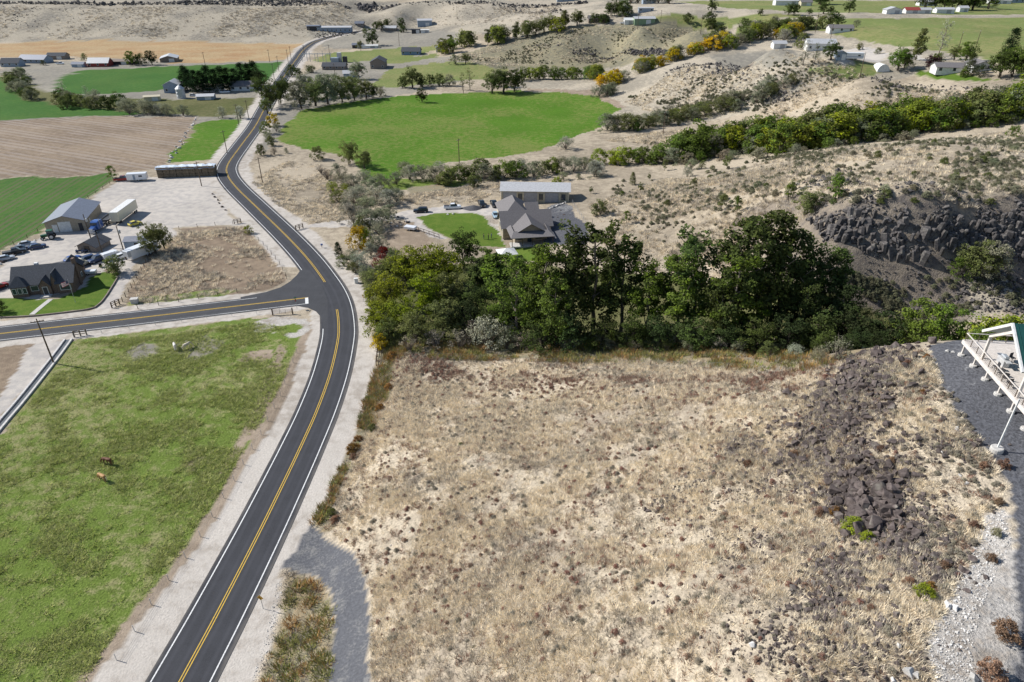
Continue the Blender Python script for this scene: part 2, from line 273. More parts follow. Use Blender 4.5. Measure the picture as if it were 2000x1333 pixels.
# (object name or None for bare ground, land cover, photo outline)
RG = [
 (None,'mesa',[(-400,90),(-400,-5),(720,-5),(1200,2),(1130,48),(1000,62),(880,70),(700,72),(612,84),(590,84),(300,84),(0,82)]),
 (None,'tanfar',[(730,30),(900,8),(1180,2),(1130,48),(1000,50),(900,48),(800,50)]),
 (None,'greyland',[(600,60),(690,60),(800,55),(900,65),(880,85),(760,90),(690,96),(640,95),(615,85)]),
 (None,'hillgrey',[(860,125),(900,105),(955,88),(1140,48),(1380,52),(1385,85),(1290,108),(1200,130),(1100,135),(950,135)]),
 (None,'greyland',[(480,235),(500,195),(520,165),(760,95),(860,110),(990,140),(720,200),(560,260),(520,300)]),
 (None,'greyland',[(0,240),(0,120),(300,120),(560,118),(580,125),(500,245)]),
 ('stubble_field','stubble',[(-200,112),(0,112),(150,110),(250,115),(320,116),(340,125),(578,118),(594,93),(600,86),(300,82),(100,80),(20,86),(-200,95)]),
 ('hay_field','alfalfa',[(104,184),(108,166),(120,152),(152,138),(300,131),(500,124),(566,120),(556,140),(540,156),(505,164),(372,166),(300,178),(185,185)]),
 ('hay_field','alfalfa',[(-200,238),(-200,150),(0,150),(22,172),(55,196),(112,206),(205,214),(280,221),(240,228),(100,230),(0,235)]),
 (None,'olive',[(0,150),(22,172),(55,196),(112,206),(205,214),(280,221),(380,226),(480,224),(500,205),(505,190),(360,196),(180,187),(104,184),(80,175),(60,160),(20,140)]),
 ('plowed_field','brown',[(-200,350),(-200,240),(0,236),(100,231),(300,228),(378,229),(386,238),(352,285),(318,330),(212,341),(0,347)]),
 ('hay_field','bright',[(392,236),(440,233),(484,236),(488,242),(470,268),(432,314),(328,318),(346,290)]),
 ('crop_field','alfalfa',[(-200,350),(0,350),(208,342),(214,352),(160,392),(92,440),(0,492),(-200,590)]),
 ('pasture','bright',[(548,272),(560,238),(590,216),(640,206),(700,196),(800,186),(900,181),(1000,178),(1100,181),(1160,190),(1208,212),(1172,250),(1130,264),(1060,292),(960,308),(870,318),(800,338),(740,360),(716,350),(690,312),(650,298),(600,292)]),
 (None,'dirt',[(1100,181),(1160,190),(1208,212),(1215,208),(1190,190),(1165,176),(1030,172),(1035,178)]),
 (None,'tanfar',[(1030,172),(1160,176),(1168,158),(1036,156)]),
 ('pasture','bench',[(722,168),(745,150),(760,136),(850,122),(930,124),(992,136),(985,150),(850,163),(760,172)]),
 ('pasture','bench',[(612,118),(640,104),(740,97),(850,88),(872,92),(800,112),(742,118),(650,124)]),
 ('pasture','bench',[(740,118),(800,112),(850,106),(860,112),(800,122),(745,126)]),
 (None,'greyland',[(845,60),(905,66),(890,85),(850,88),(740,97),(690,92),(720,70)]),
 ('dry_field','brown',[(352,449),(474,441),(498,466),(543,515),(560,540),(552,556),(518,568),(440,580),(258,602),(246,596),(258,556),(292,500),(346,462)]),
 (None,'pasture',[(248,598),(262,584),(330,577),(430,564),(462,568),(430,580),(300,597)]),
 ('dry_field','tan',[(486,358),(500,320),(560,312),(640,322),(680,400),(690,428),(600,440),(540,400)]),
 ('dry_field','tan',[(590,452),(680,440),(690,500),(700,540),(660,500),(620,465)]),
 ('pasture','pasture',[(-150,1400),(145,1400),(150,1333),(222,1240),(300,1150),(370,1050),(435,950),(500,840),(540,765),(570,700),(583,662),(580,640),(540,622),(490,621),(420,631),(330,643),(160,660),(136,672),(60,770),(0,850),(-150,1020)]),
 (None,'greyland',[(246,684),(275,672),(305,672),(318,686),(290,702),(262,706)]),
 (None,'greyland',[(336,690),(350,668),(400,655),(442,664),(420,690),(385,704)]),
 (None,'dirt',[(466,700),(490,688),(532,684),(535,700),(500,712)]),
 (None,'dirt',[(548,672),(560,690),(540,745),(520,800),(490,852),(455,905),(432,930),(426,922),(470,850),(505,775),(528,720)]),
 (None,'dirt',[(360,905),(395,885),(402,900),(372,925)]),
 ('dry_field','brown',[(-120,690),(0,674),(60,671),(15,755),(0,772),(-120,900)]),
 (None,'yard',[(60,671),(135,660),(125,680),(0,815),(-100,930),(-100,870),(0,772),(15,755)]),
 (None,'dirt',[(178,1400),(178,1333),(250,1240),(325,1150),(395,1050),(457,950),(520,848),(560,775),(590,700),(602,655),(607,628),(596,624),(583,662),(570,700),(540,765),(500,840),(435,950),(370,1050),(300,1150),(222,1240),(150,1333),(145,1400)]),
 ('gravel_shoulder','gravel',[(178,1400),(178,1333),(250,1240),(325,1150),(395,1050),(457,950),(520,848),(560,775),(590,700),(602,655),(607,628),(612,600),(660,620),(640,760),(560,950),(430,1200),(330,1400)]),
 (None,'white',[(495,628),(540,618),(600,622),(606,640),(588,656),(575,662),(560,655),(520,652),(498,650)]),
 (None,'pasture',[(528,650),(545,638),(575,632),(590,638),(575,650),(545,654)]),
 ('gravel_yard','yard',[(0,600),(-60,600),(-60,560),(0,524),(62,470),(130,420),(200,372),(236,350),(312,347),(415,334),(424,380),(450,424),(480,438),(342,447),(342,462),(290,486),(264,520),(240,542),(150,565),(60,588)]),
 ('gravel_yard','yard',[(230,538),(264,520),(242,570),(214,608),(160,615),(190,600),(206,580)]),
 (None,'drive',[(0,575),(0,556),(60,528),(140,506),(256,486),(262,496),(180,516),(100,545)]),
 ('lawn','lawn',[(-120,585),(0,582),(60,585),(110,586),(165,560),(172,540),(200,532),(230,536),(226,552),(206,579),(190,598),(172,605),(70,617),(0,621),(-120,635)]),
 (None,'brown',[(200,532),(215,523),(234,528),(230,537)]),
 ('gravel_drive','yard',[(582,444),(640,432),(745,422),(790,412),(860,403),(965,398),(985,400),(985,440),(968,438),(950,420),(900,415),(850,418),(806,426),(746,434),(700,440),(600,446)]),
 (None,'yard',[(806,426),(780,428),(800,445),(860,470),(875,468),(835,448)]),
 ('lawn','lawn',[(806,426),(850,418),(920,415),(942,420),(958,436),(972,450),(984,472),(990,482),(972,484),(900,476),(850,455)]),
 ('lawn','lawn',[(984,484),(1062,484),(1066,512),(990,512)]),
 ('concrete_pad','white',[(942,420),(968,418),(985,440),(986,470),(992,484),(986,476),(972,450),(958,436)]),
 (None,'dgravel',[(1070,402),(1105,397),(1128,425),(1152,458),(1140,480),(1060,475),(1050,430)]),
 (None,'tan',[(1110,395),(1125,400),(1175,455),(1160,470)]),
 (None,'dirt',[(745,470),(760,440),(800,436),(850,470),(830,500),(780,500)]),
 (None,'olive',[(740,690),(735,640),(722,600),(700,545),(760,500),(860,520),(980,510),(1080,520),(1300,540),(1500,560),(1620,580),(1700,600),(1900,625),(1800,668),(1690,676),(1600,700),(1400,690),(1200,680),(1000,680)]),  # dark soil under the grove, the trees' shade put into its colour too
 (None,'pasture',[(720,360),(780,345),(860,350),(920,355),(900,365),(820,372),(740,380)]),
 (None,'weeds',[(790,372),(850,362),(900,368),(880,382),(800,384)]),
 (None,'tannear',[(737,680),(760,690),(1000,690),(1300,694),(1640,712),(1700,690),(1800,680),(2200,660),(2200,1500),(500,1500),(500,1333),(530,1260),(550,1190),(545,1120),(575,1080),(610,1022),(632,985),(660,930),(690,860),(715,800),(735,720)]),
 (None,'weeds',[(740,676),(800,680),(1000,674),(1300,676),(1500,684),(1640,694),(1710,676),(1700,694),(1560,716),(1300,704),(1000,700),(830,700),(775,705),(760,760),(735,830),(700,880),(660,960),(640,1010),(655,1030),(628,1040),(615,1022),(640,975),(690,865),(716,800),(733,730)]),
 ('gravel_shoulder','gravel',[(410,1420),(500,1333),(530,1260),(548,1190),(545,1120),(575,1080),(610,1022),(632,985),(660,930),(690,860),(713,800),(730,720),(737,680),(720,640),(722,600),(700,545),(660,500),(600,448),(540,400),(496,352),(486,340),(470,330),(450,330),(600,480),(660,560),(675,620),(660,720),(600,850),(500,1080),(400,1300),(330,1420)]),
 (None,'weeds',[(560,1120),(622,1132),(642,1162),(650,1240),(638,1333),(640,1420),(480,1420),(510,1333),(535,1260),(556,1190)]),
 ('gravel_drive','drive',[(604,1022),(632,1047),(690,1085),(713,1130),(722,1200),(722,1420),(640,1420),(640,1333),(652,1240),(645,1160),(622,1130),(560,1116),(547,1112),(572,1078)]),
 (None,'rockdirt',[(1735,680),(1690,698),(1620,765),(1560,835),(1540,895),(1590,930),(1645,955),(1655,1010),(1700,1045),(1775,1110),(1825,1125),(1815,1060),(1760,1000),(1735,930),(1700,860),(1715,780),(1755,700)]),
 (None,'rockdirt',[(1420,830),(1470,840),(1500,900),(1440,915),(1405,890)]),
 (None,'rockdirt',[(1600,1090),(1660,1090),(1670,1150),(1640,1210),(1595,1200)]),
 ('gravel_pad','dgravel',[(1812,676),(2200,650),(2200,1500),(1975,1500),(1984,1333),(1992,1200),(1984,1040),(1965,950),(1935,900),(1870,812),(1832,745)]),
 (None,'white',[(1835,1500),(1828,1333),(1800,1262),(1842,1195),(1872,1130),(1900,1080),(1925,1010),(1958,988),(1980,1080),(1990,1200),(1982,1333),(1975,1500)]),
 (None,'mesa',[(1600,515),(2100,525),(2100,645),(1880,632),(1700,600),(1620,570)]),
 (None,'rockdirt',[(1560,425),(1640,400),(1720,405),(1850,402),(2100,385),(2100,545),(1900,540),(1700,535),(1610,530)]),
 ('hay_field','bench',[(1395,78),(1440,55),(1490,40),(1560,38),(1750,36),(2300,36),(2300,190),(1980,140),(1900,110),(1780,92),(1700,85),(1610,62),(1480,52)]),
 ('hay_field','bench',[(1320,4),(1420,2),(2300,2),(2300,30),(1800,28),(1560,24),(1420,16)]),
 (None,'tanfar',[(1240,15),(1420,16),(1560,24),(1540,34),(1380,26),(1260,24)]),
 ('hay_field','bench',[(1270,38),(1330,28),(1560,28),(1560,36),(1480,42),(1400,60),(1350,52)]),
 (None,'yard',[(1615,98),(1700,92),(1735,108),(1720,120),(1640,118)]),
 (None,'bench',[(1560,150),(1620,125),(1700,122),(1730,132),(1650,150)]),
 (None,'greyland',[(1390,110),(1500,100),(1560,110),(1560,128),(1480,124)]),
 ('lawn','lawn',[(1780,138),(1850,140),(1940,160),(2080,166),(2080,172),(1880,158)]),
 (None,'yard',[(1740,106),(1800,108),(1810,120),(1740,116)]),
]
def inpoly(x, y, poly):
    r = np.zeros(x.shape, bool); j = len(poly)-1
    for i in range(len(poly)):
        xi, yi = poly[i]; xj, yj = poly[j]
        c = ((yi > y) != (yj > y)); r ^= c & (x < (xj-xi)*(y-yi)/(yj-yi+1e-12)+xi); j = i
    return r
xs = XX.ravel(); ys = YY.ravel(); zs = ZZ.ravel()
dist = np.hypot(xs, ys); wamp = np.clip(dist/130, .6, 4)
wx = xs+(fbm(xs, ys, 5, 3, 11)-.5)*1.9*wamp; wy = ys+(fbm(xs, ys, 5, 3, 12)-.5)*1.9*wamp
_f = sstep(170, 260, dist)*5.5; wx = wx+(fbm(xs, ys, 17, 3, 14)-.5)*_f; wy = wy+(fbm(xs, ys, 17, 3, 15)-.5)*_f*1.6
cover = np.full(xs.shape, 'tan', dtype='U9'); region = np.zeros(xs.shape, np.int32)
cover[(ys > 330)&(xs > 0)] = 'tanfar'
POLY = []
for k, (nm, lc, px) in enumerate(RG):
    # points of the outline that fall beyond the land in view are pulled to it by P itself
    q = P(np.array([p[0] for p in px]), np.array([max(p[1], 1) for p in px]))[:, :2]; POLY.append(q)
    bb = (wx > q[:,0].min())&(wx < q[:,0].max())&(wy > q[:,1].min())&(wy < q[:,1].max()); ii = np.nonzero(bb)[0]
    ii = ii[inpoly(wx[ii], wy[ii], q)]
    cover[ii] = lc; region[ii] = k+1 if nm else 0
dside, _ = seg_dist(xs, ys, SIDE[::6]); m = (dside < 7.0+2*(fbm(xs, ys, 6, 2, 19)-.5))&(xs < -45); cover[m] = 'gravel'; region[m] = 0
droad, _ = seg_dist(xs, ys, ROAD[::5]); m = (droad < 8.2+2*(fbm(xs, ys, 6, 2, 18)-.5))&(ys > 170); cover[m] = 'gravel'; region[m] = 0
# where the land is steep and stony
gy, gx = np.gradient(ZZ, GY, GX); slope = np.hypot(gx, gy).ravel()
m = (slope > .75)&np.isin(cover, ['tan', 'tannear', 'tanfar', 'mesa']); cover[m] = 'rockdirt'
# irregular pale/dark swells inside each cover
keys = list(LC); ci = np.searchsorted(sorted(keys), cover); sk = sorted(keys)
TA = np.array([LC[k][0] for k in sk]); TB = np.array([LC[k][1] for k in sk]); TP = np.array([LC[k][2:] for k in sk])
ca = TA[ci]; cb = TB[ci]; gp = TP[ci].copy()
swell = fbm(xs, ys, 22, 3, 21)-.5; gp[:,0] = np.clip(gp[:,0]+swell*0.9*(gp[:,1]+.2), .02, .95)

def ground_material(name, rows=None, rowc=None):
    m, t, out = nodes(name)
    pos = N(t, 'ShaderNodeNewGeometry').outputs['Position']
    A = N(t, 'ShaderNodeAttribute', attribute_name='ca').outputs['Color']; B = N(t, 'ShaderNodeAttribute', attribute_name='cb').outputs['Color']
    G = N(t, 'ShaderNodeSeparateXYZ', i={0: N(t, 'ShaderNodeAttribute', attribute_name='gp').outputs['Vector']})
    n1 = noise(t, pos, 0.45, 6, 0.62); n2 = noise(t, pos, 3.1, 5, 0.65); n3 = noise(t, pos, 0.045, 4)
    s = mth(t, 'ADD', n1, mth(t, 'MULTIPLY', mth(t, 'SUBTRACT', n2, 0.5), 0.55))
    thr = mth(t, 'SUBTRACT', 0.86, mth(t, 'MULTIPLY', G.outputs[0], 0.72))
    f = N(t, 'ShaderNodeMapRange', interpolation_type='SMOOTHSTEP', i={0: s, 1: mth(t, 'SUBTRACT', thr, 0.13), 2: mth(t, 'ADD', thr, 0.13)}).outputs[0]
    c = mixc(t, f, A, B)
    if rows:
        # worked rows: a wave across the field, broken up by noise
        ang, per, amt = rows
        px = N(t, 'ShaderNodeVectorRotate', rotation_type='Z_AXIS', i={'Vector': pos, 'Angle': ang})
        xx = N(t, 'ShaderNodeSeparateXYZ', i={0: px.outputs[0]}).outputs[0]
        wv = mth(t, 'SINE', mth(t, 'ADD', mth(t, 'MULTIPLY', xx, 2*math.pi/per), mth(t, 'MULTIPLY', n1, 2.2)))
        wv2 = mth(t, 'SINE', mth(t, 'ADD', mth(t, 'MULTIPLY', xx, 2*math.pi/(per*4.3)), mth(t, 'MULTIPLY', n3, 9)))
        wsum = mth(t, 'ADD', mth(t, 'MULTIPLY', wv, .5), mth(t, 'MULTIPLY', wv2, .35 if per > 2 else .08))
        c = mixc(t, mth(t, 'MULTIPLY', mrange(t, wsum, -.2, .6), amt), c, rowc)
    k = mth(t, 'ADD', 1.0, mth(t, 'MULTIPLY', mth(t, 'SUBTRACT', n2, 0.5), mth(t, 'MULTIPLY', G.outputs[1], 2.6)))
    k = mth(t, 'MULTIPLY', k, mth(t, 'ADD', 0.80, mth(t, 'MULTIPLY', n3, 0.4)))
    cc = N(t, 'ShaderNodeCombineColor', i={0: k, 1: k, 2: k}).outputs[0]
    c = mixc(t, 1.0, c, cc, 'MULTIPLY')
    p = princ(t, out, c, 0.95, 0.08)
    b = N(t, 'ShaderNodeBump', i={'Strength': 1.0, 'Distance': mth(t, 'MULTIPLY', G.outputs[2], 0.35), 'Height': mth(t, 'ADD', n2, mth(t, 'MULTIPLY', n1, 0.5))})
    t.links.new(b.outputs[0], p.inputs['Normal'])
    return m
GM = ground_material('ground')
def rowang(a, b):
    d = (P(*b)-P(*a))[:2]; d /= np.linalg.norm(d); return math.atan2(-d[0], -d[1])
GMX = {'plowed_field': ground_material('plowed soil', (rowang((0,285),(240,325)), 3.4, .5), (.33, .285, .245)),
       'crop_field': ground_material('crop rows', (rowang((0,485),(205,350)), 2.3, .75), (.105, .105, .055)),
       'stubble_field': ground_material('stubble', (R(75), 7.0, .4), (.44, .36, .22))}
# one grid, cut into the pieces of land that have a name
nx, ny = len(GX), len(GY)
idx = np.arange(nx*ny).reshape(ny, nx)
Fq = np.stack([idx[:-1,:-1], idx[:-1,1:], idx[1:,1:], idx[1:,:-1]], -1).reshape(-1, 4)
rf = region.reshape(ny, nx)[:-1,:-1].ravel()
VV = np.stack([xs, ys, zs], -1)
LAB = {}
def land(name, sel, label, cat):
    F = Fq[sel]
    if not len(F): return None
    u, inv = np.unique(F, return_inverse=True); F2 = inv.reshape(-1, 4)
    me = fastmesh(name, VV[u], F2, [GMX.get(name, GM)])
    for an, arr in (('ca', ca), ('cb', cb), ('gp', gp)):
        a = me.attributes.new(an, 'FLOAT_VECTOR', 'POINT'); a.data.foreach_set('vector', arr[u].astype(np.float32).ravel())
    o = bpy.data.objects.new(name, me); COL.objects.link(o)
    return tag(o, label, cat, kind='structure')
land('ground', rf == 0, 'dry tan grassland rolling from the valley up to the mesa', 'ground')
RL = {6: 'orange-tan stubble field at the foot of the mesa', 7: 'deep green hay field in front of the dark pine row', 8: 'green hay field bordered by a creek of olive shrubs',
      10: 'bare grey-brown plowed field with pale furrows', 11: 'small bright green field between plowed soil and highway', 12: 'dark green row crop field beside the truck yard',
      13: 'large bright green pasture with a lone dark tree'}
cnames = {'hay_field': 'field', 'stubble_field': 'field', 'plowed_field': 'field', 'crop_field': 'field', 'dry_field': 'field', 'pasture': 'pasture', 'lawn': 'lawn', 'gravel_shoulder': 'shoulder',
          'gravel_yard': 'yard', 'gravel_drive': 'driveway', 'gravel_pad': 'gravel pad', 'concrete_pad': 'concrete'}
SHL = {'gravel_shoulder': ['pale gravel shoulder between highway and horse pasture', 'pale gravel shoulder between highway and dry hillside'],
       'gravel_yard': ['wide pale gravel truck yard beside the crop field', 'narrow gravel lane beside the brick house lawn'],
       'gravel_drive': ['pale gravel drive leading to the grey-roofed house', 'dark gravel driveway curving off the highway'],
       'lawn': ['green lawn in front of the brick house', 'striped green lawn beside the grey-roofed house', 'narrow green lawn behind the grey-roofed house', 'green lawn of the white ranch house on the bench'],
       'gravel_pad': ['dark gravel pad around the raised deck'], 'concrete_pad': ['pale concrete walk beside the grey-roofed house'],
       'hay_field': ['deep green hay field in front of the dark pine row', 'green hay field above the plowed soil, edged by olive shrubs', 'small bright green field between plowed soil and highway',
                     'wide pale green mown field beyond the bench houses', 'far green field strip beyond the bench farm', 'green field by the long green-walled shed'],
       'pasture': ['large bright green pasture with a lone dark tree', 'green pasture behind the creek trees', 'green meadow in front of the blue house', 'thin grass strip beside the blue house', 'green horse pasture beside the highway'],
       'dry_field': ['dry brown paddock at the road junction', 'dry pale grass field inside the highway bend', 'dry grass strip below the house driveway', 'bare brown field left of the concrete ditch'],
       'stubble_field': ['orange-tan stubble field at the foot of the mesa'], 'plowed_field': ['bare grey-brown plowed field with pale furrows'], 'crop_field': ['dark green row crop field beside the truck yard']}
cnt = {}
for k, (nm, lc, px) in enumerate(RG):
    if nm:
        i = cnt.get(nm, 0); cnt[nm] = i+1
        land(nm, rf == k+1, SHL[nm][min(i, len(SHL[nm])-1)], cnames[nm])

# ---------------------------------------------------------------- roads
def offs(L, d):
    T = np.gradient(L, axis=0); T /= np.linalg.norm(T, axis=1)[:, None]; return L+np.stack([T[:,1], -T[:,0]], -1)*d   # +d is to the right of travel
def strip(name, L, d0, d1, dz, mat, parent=None, zl=None):
    A = offs(L, d0); B = offs(L, d1); V = []; F = []
    za = (gz(A[:,0], A[:,1]) if zl is None else zl)+dz; zb = (gz(B[:,0], B[:,1]) if zl is None else zl)+dz
    for i in range(len(L)):
        V += [(A[i,0], A[i,1], za[i]), (B[i,0], B[i,1], zb[i])]
        if i: k = 2*i; F.append((k-2, k-1, k+1, k))
    o = newmesh(name, V, F, mat, parent); a_ = o.data.attributes.new('lat', 'FLOAT', 'POINT'); a_.data.foreach_set('value', np.tile(np.array([d0, d1], np.float32), len(L)))
    return o
def asphalt(name, base=(.034,.035,.040)):
    m, t, out = nodes(name); pos = N(t, 'ShaderNodeNewGeometry').outputs['Position']
    n = noise(t, pos, 9, 6, .7); n2 = noise(t, pos, .35, 4); n3 = noise(t, N(t, 'ShaderNodeMapping', i={'Vector': pos, 'Scale': (1.2, .07, 1)}).outputs[0], 1.0, 4)
    c = mixc(t, mrange(t, n, .25, .8), tuple(x*.8 for x in base), tuple(x*1.45 for x in base))
    c = mixc(t, mth(t, 'MULTIPLY', mrange(t, n2, .35, .75), .35), c, tuple(x*1.7 for x in base))
    c = mixc(t, mth(t, 'MULTIPLY', mrange(t, n3, .4, .7), .35), c, tuple(x*1.5 for x in base))
    lat = N(t, 'ShaderNodeAttribute', attribute_name='lat').outputs['Fac']     # wheel tracks polished paler, dust at the edges
    q_ = mth(t, 'ABSOLUTE', mth(t, 'SUBTRACT', mth(t, 'ABSOLUTE', mth(t, 'SUBTRACT', mth(t, 'ABSOLUTE', lat), 1.75)), .85))
    tr = mth(t, 'MULTIPLY', mrange(t, q_, .42, .05), mth(t, 'ADD', .35, mth(t, 'MULTIPLY', n2, .8)))
    c = mixc(t, mth(t, 'MULTIPLY', tr, .5), c, tuple(x*1.9 for x in base))
    ed = mrange(t, mth(t, 'ADD', mth(t, 'ABSOLUTE', lat), mth(t, 'MULTIPLY', n2, .9)), 4.1, 4.75); c = mixc(t, mth(t, 'MULTIPLY', ed, .4), c, (.2,.18,.155))
    princ(t, out, c, .85, .25, 0, n, .25, .01); return m
def paint(name, col, worn):
    m, t, out = nodes(name); pos = N(t, 'ShaderNodeNewGeometry').outputs['Position']
    n = noise(t, pos, 5, 5, .65); c = mixc(t, mth(t, 'MULTIPLY', mrange(t, n, .42, .7), .75), col, worn); princ(t, out, c, .7, .2); return m
ASP = asphalt('asphalt'); ASP2 = asphalt('older asphalt', (.042,.043,.047)); WHITE = paint('white road paint', (.72,.72,.70), (.35,.35,.35)); YEL = paint('yellow road paint', (.62,.40,.05), (.36,.26,.09))
def nearest(L, uv):
    q = at_z(uv[0], uv[1], 0)[:2]; return int(np.argmin(((L-q)**2).sum(1)))
rz = _rz
road = strip('road', ROAD, -4.15, 4.35, .05, ASP, None, rz)
tag(road, 'dark asphalt two-lane highway winding up the valley', 'road', kind='structure')
i0 = nearest(ROAD, (658,603)); i1 = nearest(ROAD, (634,549)); iw0 = nearest(ROAD, (661,628)); iw1 = nearest(ROAD, (618,525))
near = ROAD[:,1] < 2000
def rline(a, b, c, mat, w=.13): 
    return strip('road_line', ROAD[a:b], c-w/2, c+w/2, .063, mat, road, rz[a:b])
for c in (-.17, .17): rline(0, i0+1, c, YEL, .13); rline(i1, len(ROAD), c, YEL, .13)
rline(0, iw0, -3.45, WHITE, .17); rline(iw1, len(ROAD), -3.45, WHITE, .17); rline(0, len(ROAD), 3.5, WHITE, .17)
side = strip('side_road', SIDE[:nearest(SIDE, (640,577))] if False else SIDE, -4.0, 3.95, .042, ASP2)
tag(side, 'darker asphalt side road joining the highway', 'road', kind='structure')
def sline(a, b, c, mat, w): return strip('road_line', SIDE[a:b], c-w/2, c+w/2, .063, mat, side)
ns = len(SIDE)
for c in (-.15, .15): sline(0, ns, c, YEL, .14)
sline(0, nearest(SIDE, (525,581)), -3.35, WHITE, .15); sline(0, ns, 3.3, WHITE, .15)
T = SIDE[-1]-SIDE[-2]; T /= np.linalg.norm(T); nn = np.array([T[1], -T[0]]); e = SIDE[-1]
q = [e+nn*.0, e+nn*3.4, e+nn*3.4-T*.75, e+nn*.0-T*.75]
newmesh('stop_bar', [(a[0], a[1], .067) for a in q], [(0,1,2,3)], WHITE, side)
jp = [(470,581),(520,571),(548,562),(566,551),(580,538),(590,524),(606,530),(628,556),(640,588),(640,620),(637,658),(634,660),(631,635),(627,620),(617,609),(602,602),(580,598),(540,599),(470,606)]
J = [at_z(u, v, 0) for u, v in jp]
bm = bmesh.new(); vs = [bm.verts.new((a[0], a[1], .055)) for a in J]; bm.faces.new(vs); bmesh.ops.triangulate(bm, faces=bm.faces[:])
me = bpy.data.meshes.new('junction'); bm.to_mesh(me); bm.free(); me.materials.append(ASP2); jo = bpy.data.objects.new('road_junction', me); COL.objects.link(jo)
tag(jo, 'flared asphalt mouth where the side road meets the highway', 'road', kind='structure')
# ---------------------------------------------------------------- vegetation: leaf-by-leaf crowns on tapered limbs
def leaf_material(name, trans=0.34, objc=True, col=None, dry=(.30,.20,.05)):
    m, t, out = nodes(name)
    lr = N(t, 'ShaderNodeAttribute', attribute_name='lr').outputs['Fac']
    oi = N(t, 'ShaderNodeObjectInfo')
    base = oi.outputs['Color'] if objc else mixc(t, oi.outputs['Random'], col[0], col[1])
    k = mth(t, 'ADD', 0.55, mth(t, 'MULTIPLY', lr, 0.9)); kk = N(t, 'ShaderNodeCombineColor', i={0: k, 1: k, 2: k}).outputs[0]
    c = mixc(t, 1.0, base, kk, 'MULTIPLY')
    hue = N(t, 'ShaderNodeHueSaturation', i={'Hue': mth(t, 'ADD', 0.494, mth(t, 'MULTIPLY', oi.outputs['Random'], 0.016)), 'Saturation': mth(t, 'ADD', .85, mth(t, 'MULTIPLY', lr, .3)), 'Value': mth(t, 'ADD', .85, mth(t, 'MULTIPLY', oi.outputs['Random'], .3)), 'Color': c}).outputs[0]
    d = N(t, 'ShaderNodeBsdfDiffuse', i={'Color': hue}); tr = N(t, 'ShaderNodeBsdfTranslucent', i={'Color': hue})
    mx = N(t, 'ShaderNodeMixShader', i={0: trans, 1: d.outputs[0], 2: tr.outputs[0]}); t.links.new(mx.outputs[0], out.inputs[0]); return m
LEAF = leaf_material('leaves')
BARK = simple('grey bark', (.20,.17,.14), .95, .1, 0, .35, 3.0, None, .4)
BARKD = simple('dark bark', (.085,.07,.055), .95, .1, 0, .35, 3.0, None, .4)
def quads(cent, size, rs, up=0.35, aspect=0.7, out_from=None):
    n = len(cent); nrm = rs.normal(size=(n, 3)); nrm /= np.linalg.norm(nrm, axis=1)[:, None]
    if out_from is not None:
        o = cent-out_from; o /= np.linalg.norm(o, axis=1)[:, None]+1e-6; nrm = nrm*0.75+o*0.6
    nrm[:,2] += up; nrm /= np.linalg.norm(nrm, axis=1)[:, None]
    t = np.cross(nrm, rs.normal(size=(n, 3))); t /= np.linalg.norm(t, axis=1)[:, None]+1e-9; b = np.cross(nrm, t)
    s = size if np.ndim(size) else np.full(n, size); s = s*rs.uniform(.65, 1.35, n)
    t = t*s[:,None]*.5; b = b*s[:,None]*.5*aspect
    return np.stack([cent-t, cent-b*1.0+t*.15, cent+t, cent+b*1.0-t*.1], 1)     # a leaf-shaped lozenge
def leafmesh(name, Q, lr, mat=None):
    n = len(Q); me = fastmesh(name, Q.reshape(-1, 3), np.arange(n*4).reshape(n, 4), [mat or LEAF])
    me.polygons.foreach_set('use_smooth', np.zeros(n, bool))
    a = me.attributes.new('lr', 'FLOAT', 'POINT'); a.data.foreach_set('value', np.repeat(lr, 4).astype(np.float32)); return me
def tube(V, F, pts_, rad, sides=5):
    base = len(V); P_ = [np.array(p, float) for p in pts_]
    for i, p in enumerate(P_):
        d = P_[min(i+1, len(P_)-1)]-P_[max(i-1, 0)]; d /= np.linalg.norm(d)+1e-9
        a = np.cross(d, (0.31, 0.95, 0.1)); a /= np.linalg.norm(a)+1e-9; b = np.cross(d, a)
        for k in range(sides):
            th = 2*math.pi*k/sides; V.append(p+(a*math.cos(th)+b*math.sin(th))*rad[i])
    for i in range(len(P_)-1):
        for k in range(sides):
            q = base+i*sides; F.append((q+k, q+(k+1)%sides, q+sides+(k+1)%sides, q+sides+k))
    F.append(tuple(base+(len(P_)-1)*sides+k for k in range(sides)))
def limbs(rs, h, r, nl, lean, tr_top, spread, lo, hi, bend=.03, stems=1):
    V, F, tips = [], [], []
    for s in range(stems):
        off = rs.normal(size=2)*r*1.6*(stems > 1); tilt = rs.normal(size=2)*lean
        pts_ = [np.array([off[0]+tilt[0]*z*h+rs.normal()*bend*h*(z > 0), off[1]+tilt[1]*z*h+rs.normal()*bend*h*(z > 0), z*h]) for z in np.linspace(-.03, tr_top, 6)]
        tube(V, F, pts_, [r*1.15*(1-.75*k/5) for k in range(6)], 7)
        for k in range(nl):
            z = lo+(hi-lo)*(k+rs.random())/nl; i = min(4, int(z/tr_top*5)); f = z/tr_top*5-i
            p0 = pts_[min(i, 5)]*(1-f)+pts_[min(i+1, 5)]*f; a = rs.uniform(0, 2*math.pi); L = h*spread*rs.uniform(.7, 1.15)*(1.15-.7*z)
            p1 = p0+np.array([math.cos(a)*L*.5, math.sin(a)*L*.5, L*.32]); p2 = p0+np.array([math.cos(a)*L, math.sin(a)*L, L*rs.uniform(.55, 1.0)])
            tube(V, F, [p0, p1, p2], [r*.38*(1-.5*z), r*.24, r*.09], 5); tips += [p1, p2]
        tips.append(pts_[-1])
    return V, F, np.array(tips)
